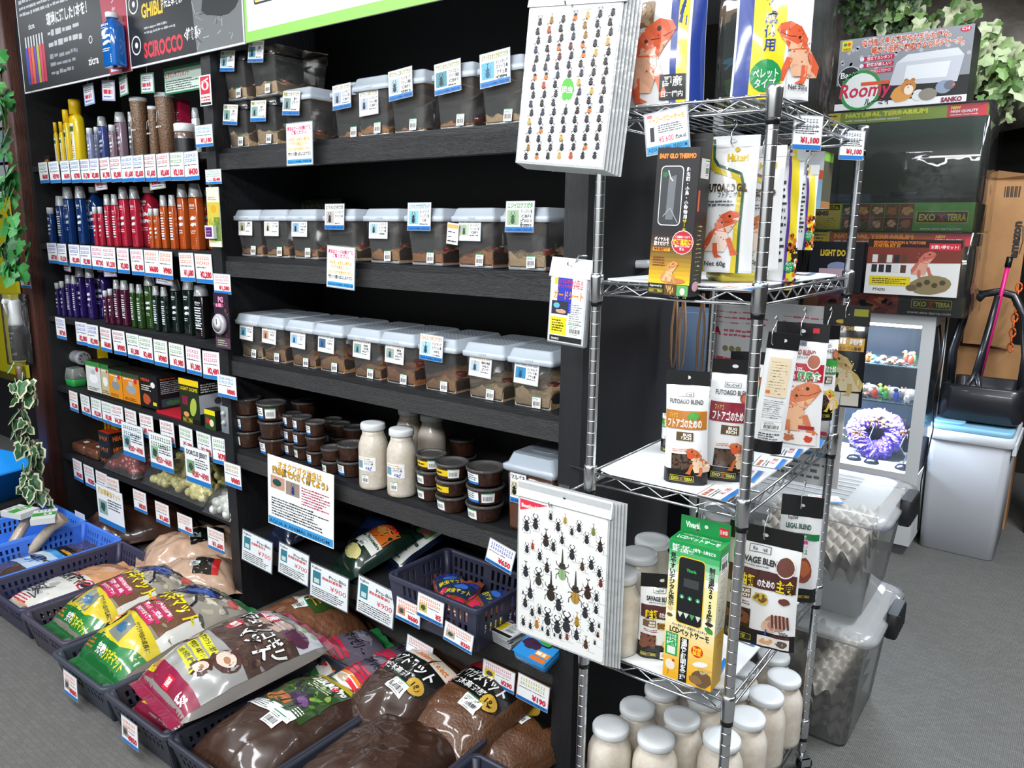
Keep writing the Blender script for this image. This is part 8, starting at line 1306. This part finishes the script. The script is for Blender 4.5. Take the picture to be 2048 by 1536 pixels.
# terrarium cartons stacked on the cabinet
TY = 2.3+.1
def terr(lab, x0, x1, z0, z1, head, foot, hc, fart, dome, wrap=1, cl=.62):
    w, d = x1-x0, .42; t = thing('terrarium', lab, 'terrarium', ((x0+x1)/2, TY+d/2-.04, z0)); h = z1-z0
    b = MB(); b.rbox(w, d, foot, h-head, film('#46584f', cl, .04, 'greenish_glass'), r=.004, cap=(0, 0)); part('glass_case', b, t)
    b = MB(); b.box(-w/2+.01, d/2-.02, foot, w/2-.01, d/2-.01, h-head, mat('#2a2f22', .7, noise=.7, ns=9, h2='#4a4a38')); part('background_panel', b, t)
    b = MB(); b.box(-w/2, -d/2, h-head, w/2, d/2, h, '#1a1d16'); a = front(b, w, d); a.rect(0, h-head, w, h, hc, 0); a.rect(0, h-head, .09, h, '#e0cc1c', 1); a.dash(.008, h-head*.9, .08, h-head*.1, 3, '#2a2a14', 2); a.text('NATURAL TERRARIUM', .11, h-head*.48, head*.36, '#d8e020' if hc == '#7f9a2c' else '#e8902a', 2, w=w*.5, bold=.07, out='#20240e'); a.text('with unique ventilation system', .11, h-head*.82, head*.18, '#e8ece0', 2, w=w*.34)
    a.rect(w*.78, h-head, w, h, '#c8283c', 1); a.text('NEW', w*.8, h-head*.36, head*.22, '#f0d820', 2, bold=.05); a.text('HIGH QUALITY', w*.8, h-head*.64, head*.2, '#f0f0f0', 2, w=w*.15, bold=.04); a.text('stainless steel mesh', w*.8, h-head*.86, head*.12, '#f0f0f0', 2, w=w*.15); a = rside(b, w, d); a.rect(0, h-head, d*.12, h, '#8a9a1c', 0); part('top_frame', b, t)
    b = MB(); b.box(-w/2, -d/2, 0, w/2, d/2, foot, '#1a1d16'); fart(front(b, w, d), w, foot); a = rside(b, w, d); a.rect(0, 0, .08, foot, '#c8b820', 0); a.rect(.08, 0, d, foot, '#5a7a2c' if dome else '#2a2016', 0); part('base_frame', b, t)
    b = MB(); b.box(-w*.42, d*.2, foot+.03, w*.42, d*.26, foot+.045, '#15181c'); b.rbox(.12, .06, foot+.045, foot+.06, '#20242a', r=.02, M=Matrix.Translation((0, d*.23, 0))); part('lamp_rail', b, t) if dome else None
    if wrap: b = MB(); b.rbox(w+.05, d+.05, .002, h+.006, film('#ffffff', .985, .04, 'shrink_wrap', bump=.5, bs=9), r=.03, cap=(0, 1)); part('shrink_wrap', b, t)
    return t
def footA(a, w, h):
    a.rect(0, 0, w, h, '#55a03a', 0); a.rect(0, h*.06, w*.2, h*.98, '#e0cc1c', 1); a.text('グラステラリウム', w*.01, h*.8, h*.11, '#e8e020', 3, w=w*.17, bold=.04); a.rect(w*.005, h*.76, w*.19, h*.95, '#1a1a14', 2); a.text('6045', w*.02, h*.56, h*.16, '#1a1a14', 3, w=w*.1, bold=.06); a.dash(w*.01, h*.1, w*.18, h*.5, 5, '#4a4418', 3, fill=.35)
    q = random.Random(3)
    for j in range(2):
        for i in range(5): x = w*(.21+.09*i); a.rect(x, h*(.02+.48*j), x+w*.085, h*(.48+.48*j), q.choice(('#5a2f20', '#7a3020', '#3a2a1c', '#6a4a2a')), 1); a.disc(x+w*.045, h*(.25+.48*j), w*.03, q.choice(('#c84a2a', '#c8a04a', '#3a6a3a', '#a8683a', '#d8b88a')), 2, h*.13, jit=.3); a.line([(x+.004, h*(.1+.48*j)), (x+w*.07, h*(.4+.48*j))], .004, '#a8764a', 3)
    exo(a, w*.82, h*.5, w*.3, 3); a.text('www.exo-terra.com', w*.7, h*.06, h*.1, '#e0e8dc', 3, w=w*.24)
def footB(a, w, h): a.rect(0, 0, w, h, '#191512', 0); a.rect(w*.1, h*.02, w*.62, h*.98, '#a83a1c', 1); [a.disc(R.uniform(w*.14, w*.6), R.uniform(h*.1, h*.8), w*.04, R.choice(('#c8562a', '#7a2414', '#d87a3a')), 2, h*.16, jit=.3) for _ in range(14)]; a.rect(0, 0, w*.1, h, '#c87a3a', 1); exo(a, w*.82, h*.6, w*.24, 3); a.text('www.exo-terra.com', w*.68, h*.1, h*.14, '#e0e8dc', 3, w=w*.26)
terr('lower wrapped glass terrarium with orange lettering on the display cabinet', -.6, .05, 1.0992, 1.449, .052, .085, '#a8481c', footB, 0, cl=.93)
terr('upper wrapped glass terrarium with green base strip and header NATURAL TERRARIUM', -.6, .05, 1.456, 1.965, .05, .12, '#7f9a2c', footA, 1)
def sk(a, w, h):
    a.rect(0, 0, w, h, '#e4e2de', 0); a.quadp((0, h*.55), (w, h*.6), (w, h), (0, h), '#7a3428', 1); a.rect(0, h*.86, w, h, '#2a1814', 1.5); a.text('BEARDED DRAGON & TORTOISE', w*.06, h*.92, h*.05, '#d8702a', 3, w=w*.56, bold=.05); a.text('STARTER KIT ST', w*.06, h*.86, h*.05, '#d88a2a', 3, w=w*.3, bold=.05); a.rect(w*.66, h*.82, w*.98, h*.94, '#d0283c', 4); a.text('お買い得セット!', w*.68, h*.85, h*.05, '#f0f0f0', 5, w=w*.28)
    for i in range(10): a.rect(w*(.06+.08*(i % 5)), h*(.4+.18*(i//5)), w*(.12+.08*(i % 5)), h*(.54+.18*(i//5)), R.choice(('#2a2a2e', '#5a3a2a', '#d8d8d4')), 2)
    a.rect(w*.05, h*.16, w*.5, h*.33, '#e4cc1c', 3); a.dash(w*.08, h*.19, w*.46, h*.3, 3, '#4a4018', 4); a.text('PT4293', w*.1, h*.06, h*.05, INK, 3); a.dragon(w*.62, h*.38, h*.42, '#c86a5a', '#d8a08a', 3); a.disc(w*.72, h*.2, w*.22, '#8a7a54', 4, h*.17, 16, .1, .05); [a.disc(w*(.6+.08*i), h*(.2+.05*(i % 2)), w*.035, '#4a3f2a', 5, h*.05, 6) for i in range(4)]; a.disc(w*.52, h*.14, w*.06, '#6a5a40', 5, h*.06, 10)
w, h = .36, .235; b = cbox(w, .1, h, '#2a1c16'); sk(front(b, w, .1), w, h); a = rside(b, w, .1); a.rect(0, 0, .1, h, '#6a4a30', 0); p = at(1720, 575, 1, 2.3); solo('starter_kit_carton', b, 'bearded dragon and tortoise starter kit carton inside the lower terrarium', 'box', (-.15, TY+.06-.1, 1.187), 0)
def ld2(a, w, h): a.rect(0, 0, w, h, '#12141a', 0); a.text('LIGHT DOME', w*.2, h*.72, h*.12, '#d8b82a', 1, w=w*.6, bold=.05); a.disc(w*.55, h*.5, w*.2, '#8a94b8', 1, h*.1); a.rect(w*.2, h*.28, w*.7, h*.46, '#c8a8b0', 2)
b = cbox(.23, .1, .22, '#12141a'); ld2(front(b, .23, .1), .23, .22); solo('light_dome_carton', b, 'black light dome carton left of the starter kit carton in the lower terrarium', 'box', (-.46, TY-.04, 1.187))
# animal carrier carton on top
def roomy(a, w, h):
    a.rect(0, 0, w, h, '#8e9198', 0); a.rect(0, 0, w, h*.36, '#e4e4e6', 1) if 0 else None
    q = random.Random(8); [a.disc(q.uniform(.01, w-.01), q.uniform(h*.55, h*.97), .008, '#b4b7bd', 1) for _ in range(46)]
    a.rect(0, h*.1, w, h*.36, '#17181a', 1); a.rect(0, 0, w, h*.1, '#e8e9ea', 2); a.rect(w*.02, h*.84, w*.1, h*.98, '#ecd01c', 3); a.disc(w*.045, h*.93, .007, '#2f8a3a', 4); a.disc(w*.075, h*.93, .007, '#d8502a', 4); a.text('WILD', w*.03, h*.85, h*.03, '#17181a', 4)
    a.text('中が良く見え観察やお手入れ楽々。', w*.18, h*.88, h*.075, '#d8562a', 4, w=w*.66, bold=.07, out='#f0ece8', ow=.16); a.text('幅広い用途に対応するマルチケース。', w*.26, h*.77, h*.075, '#d8562a', 4, w=w*.68, bold=.07, out='#f0ece8', ow=.16); a.disc(w*.94, h*.95, .02, '#c81c40', 3, .01); a.text('C14', w*.94, h*.935, h*.04, '#f0f0f0', 4, 'c', bold=.04)
    for i, t in enumerate(('組立てカンタン！', '観察が楽しい！', '用途が広がるシンプルケース！')): y = h*(.67-.09*i); a.rect(w*.19, y, w*.44, y+h*.06, '#c01f48', 3, rad=.004); a.disc(w*.19, y+h*.03, h*.03, '#e8e8ea', 4); a.text(t, w*.23, y+h*.012, h*.038, '#f4f4f4', 4, w=w*.19)
    a.quadp((w*.42, h*.3), (w*.92, h*.28), (w*.95, h*.62), (w*.46, h*.6), '#c4c8d0', 3); a.quadp((w*.46, h*.6), (w*.95, h*.62), (w*.9, h*.72), (w*.54, h*.7), '#d8dbe0', 3); a.quadp((w*.53, h*.36), (w*.84, h*.35), (w*.86, h*.56), (w*.54, h*.55), '#e2e5e9', 4)
    a.disc(w*.1, h*.46, .048, '#e4e6e8', 4); a.disc(w*.1, h*.46, .045, '#20252a', 5); a.text('Basic', w*.1, h*.46, h*.085, '#f0f0f0', 6, 'c', w=w*.14, bold=.02); a.text('ベーシック', w*.1, h*.4, h*.03, '#f0f0f0', 6, 'c', w=w*.1)
    a.ring(w*.2, h*.27, .084, .013, '#2f8f44', 6); a.disc(w*.2, h*.27, .072, '#e8ecea', 5.5); a.text('Roomy', w*.03, h*.18, h*.2, '#c8244c', 7, w=w*.4, bold=.02, sl=.15); a.text('ルーミィ', w*.24, h*.06, h*.08, '#26282c', 7, w=w*.2, bold=.03); a.rect(w*.2, h*.33, w*.42, h*.38, '#d8562a', 7)
    a.disc(w*.53, h*.18, .045, '#d8964a', 6, .035, 14, .2, .06); a.disc(w*.57, h*.26, .03, '#c8803a', 7, .028, 12); a.disc(w*.575, h*.22, .018, '#eee0cc', 8, .02); a.disc(w*.55, h*.35, .008, '#b07030', 6.5); a.disc(w*.6, h*.35, .008, '#b07030', 6.5); [a.disc(w*(.56+.025*i), h*.29, .0025, '#141414', 9) for i in range(2)]; a.disc(w*.57, h*.255, .003, '#c85a5a', 9)
    a.disc(w*.65, h*.14, .025, '#d8dce0', 6, .022); a.disc(w*.72, h*.14, .035, '#8a8478', 6.5, .024); a.disc(w*.83, h*.22, .03, '#8a9ab0', 6, .026); a.disc(w*.87, h*.24, .02, '#6a6e78', 7, .018); a.disc(w*.9, h*.24, .006, '#c8704a', 8); a.text('SANKO', w*.82, h*.02, h*.06, '#8a2a4a', 7, w=w*.15, bold=.06)
w, h = .51, .295; b = cbox(w, .2, h, '#1a1b1e'); roomy(front(b, w, .2), w, h); solo('carrier_carton', b, 'grey animal case carton reading Roomy with hamster, on the upper terrarium', 'box', (-.285, TY+.06, 1.9725), 0, rot=(-.0, 0, 0))
# bin with blue lid, dustpan and broom
p = at(1908, 1110, 2, 0); bx0, by0 = .125, 2.74
t = thing('waste_bin', 'tall pale grey plastic bin with light blue lid at right', 'waste bin', (bx0, by0, .0012)); b = MB(); GM = mat('#b4b6bc', .4, key='grey_plastic')
b.rbox(.3, .4, 0, .54, GM, r=.03, tw=1.08, n=4); part('bin_body', b, t); b = MB(); b.rbox(.345, .45, .53, .575, mat('#d4d8dc', .35), r=.035, n=4); b.box(.165, -.2, .5, .18, .2, .55, '#d4d8dc'); part('rim', b, t); b = MB(); b.rbox(.325, .43, .575, .6, mat('#86bcd8', .4), r=.035, c=.006, n=4); b.rbox(.12, .38, .6, .612, mat('#86bcd8', .4), r=.02, M=Matrix.Translation((-.09, 0, 0))); part('lid', b, t, 'light blue lid')
t = thing('dustpan', 'black long-handled dustpan box standing on the bin lid', 'dustpan', (bx0+.015, by0+.02, .614)); DKP = mat('#1b1c22', .35, coat=.3, key='black_plastic_shell')
b = MB(); w, d = .33, .34; b.loft([[(x*k, y*k, z) for x, y in rrect(w, d, .05, 5)] for k, z in ((.9, 0), (.98, .015), (1, .1), (.97, .15), (.9, .165), (.82, .16), (.8, .05))], DKP); part('pan', b, t)
b = MB(); pts = [(-.14, -.02, .14), (-.15, 0, .3), (-.12, .01, .48), (-.06, .02, .565), (0, .02, .58), (.06, .02, .565), (.11, .01, .48), (.14, 0, .3), (.14, -.02, .14)]; b.tube(pts, [.02, .02, .019, .018, .018, .018, .019, .02, .02], DKP, 10); part('loop_handle', b, t)
b = MB(); b.tube([(-.0, -.0, .56), (-.025, -.05, .32), (-.035, -.09, .2)], [.014, .016, .02], DKP, 8); b.tube([(-.035, -.09, .22), (-.085, -.13, .1)], .013, DKP, 8); b.tube([(-.035, -.09, .22), (.0, -.13, .1)], .013, DKP, 8); part('broom_clip', b, t)
t2 = thing('hand_broom', 'broom with bright pink stick clipped into the black dustpan', 'broom', (bx0+.015, by0+.02, .614)); b = MB(); b.tube([(-.02, -.06, .2), (.01, -.0, .56), (.02, .02, .69)], .009, mat('#d81c78', .35), 10); part('stick', b, t2, 'bright pink stick'); b = MB(); b.tube([(.02, .02, .69), (.0235, .028, .735)], .013, BLACKP, 10); part('grip', b, t2)
b = MB(); b.loft([[(x*k-.04, y*k*.4-.13+z*.12, z) for x, y in rrect(.08, .06, .012, 3)] for k, z in ((1.2, .05), (1, .12), (.5, .16))], mat('#8a7a84', .9, bump=1, bs=200, stretch=(6, 6, .5))); part('bristles', b, t2)
# cartons and rock plants behind
b = MB(); CB = mat('#a8794c', .8, key='cardboard', noise=.3, ns=5, h2='#b88a5c'); b.box(-.1, 0, 0, .1, .02, .78, CB); b.add([(-.1, 0, .78), (.1, 0, .78), (.09, -.02, .8), (-.09, -.02, .83)], [(0, 1, 2, 3)], CB); a = Art(b, lambda x, y, l: (x, -.0004-l*.0002, y)); a.text('amazon', .075, .42, .035, '#26201a', 1, w=.17, bold=.06, rot=math.pi/2); a.line([(.082, .44), (.09, .5), (.082, .57)], .004, '#26201a', 1)
[a.rect(-.01+i*.008, .7, -.006+i*.008+.003*(i % 2), .75, '#3a2a1c', 1) for i in range(8)]; solo('cardboard_sheet', b, 'tall brown cardboard carton reading amazon leaning behind the dustpan', 'cardboard', (.1, 3.0, .92), 0)
b = MB(); b.box(-.16, 0, 0, .16, .25, .9, CB); solo('cardboard_carton', b, 'plain brown carton standing on the floor behind the bin', 'cardboard', (.12, 3.03, .001), 0)
b = MB(); pts = [(0, 0, .0), (.005, -.01, -.2), (-.012, -.015, -.35), (.003, -.01, -.5), (-.02, 0, -.75), (-.01, 0, -.98)]; b.tube(pts, .003, BLACKP, 6); solo('power_cable', b, 'thin black cable running down the side of the display cabinet', 'cable', (-.01, 2.42, 1.098))
# ivy on the rock
for i, (P_, n, s, c, sp, lab) in enumerate((([(1830, 40), (1880, 60), (1950, 110), (2000, 160)], 260, .075, ['#6a8a4a', '#88a068', '#a8b88a', '#4f7038', '#c0c8a0'], .16, 'pale green ivy spilling down at the upper right, biggest clump'), ([(1900, 130), (1910, 180), (1860, 190)], 60, .055, ['#7a9a5a', '#98ac78', '#5a7a40'], .08, 'trailing ivy strand below the big clump at the upper right'), ([(1990, 150), (2000, 200), (1990, 230)], 50, .055, ['#7a9a5a', '#a0b080', '#5a7a40'], .07, 'ivy strand hanging at the far right edge'), ([(1700, 0), (1730, 40), (1760, 50)], 80, .045, ['#2f4a24', '#3f5a2c', '#26401e'], .1, 'dark small-leaved ivy on the rock, left clump'), ([(1800, 0), (1830, 30)], 60, .045, ['#34502a', '#46622f', '#2a4420'], .09, 'dark small-leaved ivy on the rock, right clump'))):
    ivy('ivy_clump', lab, [tuple(at(x, y, 1, 3.1)) for x, y in P_], n, s, c, 0, sp, 20+i, 'ivy on the rock', yj=.1)
b = MB()
for i in range(9): M = Matrix.Translation((0, 0, -.035*i)) @ Matrix.Rotation(math.pi/2*(i % 2), 4, 'Z'); pts = [(.012*math.cos(k*math.pi/4), 0, .022*math.sin(k*math.pi/4)) for k in range(9)]; b.tube(pts, .004, '#e0662a', 5, M)
p = at(2038, 575, 1, 2.9); solo('plastic_chain', b, 'orange plastic chain hanging at the far right edge', 'chain', tuple(p))
# clear storage boxes with egg trays
EM = mat('#cfc8bc', .9, key='pulp_egg_tray', noise=.4, ns=20, h2='#ded8ce', bump=.5, bs=60)
def eggtray():
    b = MB(); nx, ny = 6, 5
    b.grid(lambda u, v: ((u-.5)*.3, (v-.5)*.26, .05*(.5+.5*math.cos(u*nx*2*math.pi+math.pi)*math.cos(v*ny*2*math.pi+math.pi))**.8), 60, 50, EM); return b.mesh('egg_tray')
ET = eggtray(); SBX = film('#f0f4f6', .84, .12, 'frosted_clear_plastic')
def sbox(z, lab, x=-.17, y=.95, w=.56, d=.39, h=.36):
    h = .36 if z < .2 else .3
    t = thing('storage_box', lab, 'storage box', (x, y, z)); b = MB()
    b.loft([[(px*k, py*k, zz) for px, py in rrect(w, d, .03, 4)] for k, zz in ((.86, 0), (.88, .008), (.98, h-.03), (1.0, h-.028), (1.0, h-.005))], SBX, cap=(1, 0)); part('box_body', b, t)
    b = MB(); r = lambda e, zz: [(px, py, zz) for px, py in rrect(w+e, d+e, .045, 4)]; b.loft([r(.02, h-.02), r(.045, h-.018), r(.045, h), r(.0, h+.012), r(-.05, h+.016)], film('#f0f4f6', .72, .15, 'frosted_lid'), cap=(0, 1))
    for i in range(7): b.box(-w*.32, -d*.3+i*d*.1, h+.016, w*.3, -d*.3+i*d*.1+.006, h+.02, film('#f0f4f6', .72, .15, 'frosted_lid'))
    part('box_lid', b, t)
    for sx in (-1, 1): b = MB(); b.rbox(.03, .12, -.045, .03, '#1c1e22', r=.008, M=Matrix.Translation((sx*(w/2+.03), 0, h-.0))); [b.box(sx*(w/2+.046)-.001, -.05+i*.02, h-.04, sx*(w/2+.046)+.001, -.042+i*.02, h+.025, '#121418') for i in range(6)]; part('latch', b, t, 'black latch')
    for i in range(3 if z < .2 else 2): o = solo('egg_tray', ET, f"grey pulp egg tray in the {'lower' if z < .2 else 'upper'} clear storage box, {('lowest', 'next', 'topmost')[i] if z < .2 else ('lower', 'top')[i]} of the stack", 'egg tray', (x+.08, y-.02, z+.035+.05*i+(.03 if z < .2 else .07)), 0, 'egg trays', rot=(.25, -.1 if z > .2 else .25, .02))
    return t
sbox(.0012, 'lower clear storage box with black latches and egg trays, on the floor behind the rack'); sbox(.4, 'upper clear storage box with black latches, stacked on another behind the rack')
b = MB(); b.rbox(.3, .24, 0, .05, mat('#8a4a24', .95, noise=.6, ns=60, h2='#b0703c'), r=.02, c=.01); solo('bran_bedding', b, 'rust-coloured bedding heap at the bottom of the lower storage box', 'bedding', (-.16, .95, .015))
solo('price_tag', FT, 'price ticket lying on the lid of the upper storage box', 'price tag', (at(1650, 1000, 2, .72).x, at(1650, 1000, 2, .72).y, .7225), .5)
b = MB(); b.rbox(.3, .2, 0, .35, film('#a8c4e8', .45, .2, 'bluish_plastic_bag', bump=1, bs=10), r=.03); b.rbox(.34, .26, -.5, 0, mat('#16181e', .5), r=.01); solo('tank_on_stand', b, 'bluish bagged tank on a dark stand seen behind the tweezers', 'tank', (-.84, 1.7, .72)) if 0 else None
t = thing('bagged_tank', 'bluish plastic-wrapped tank on a black stand seen far behind the tweezers', 'tank', (-.78, 1.7, .001)); b = MB(); b.rbox(.4, .3, .0, .72, mat('#14161c', .5), r=.01); part('stand', b, t); b = MB(); b.rbox(.34, .24, .722, 1.12, mat('#8fa8cc', .25, coat=.7, bump=1, bs=9), r=.03); part('wrapped_tank', b, t); b = MB(); b.rbox(.4, .28, .72, .8, mat('#1c2c5c', .35), r=.02); part('tray', b, t)
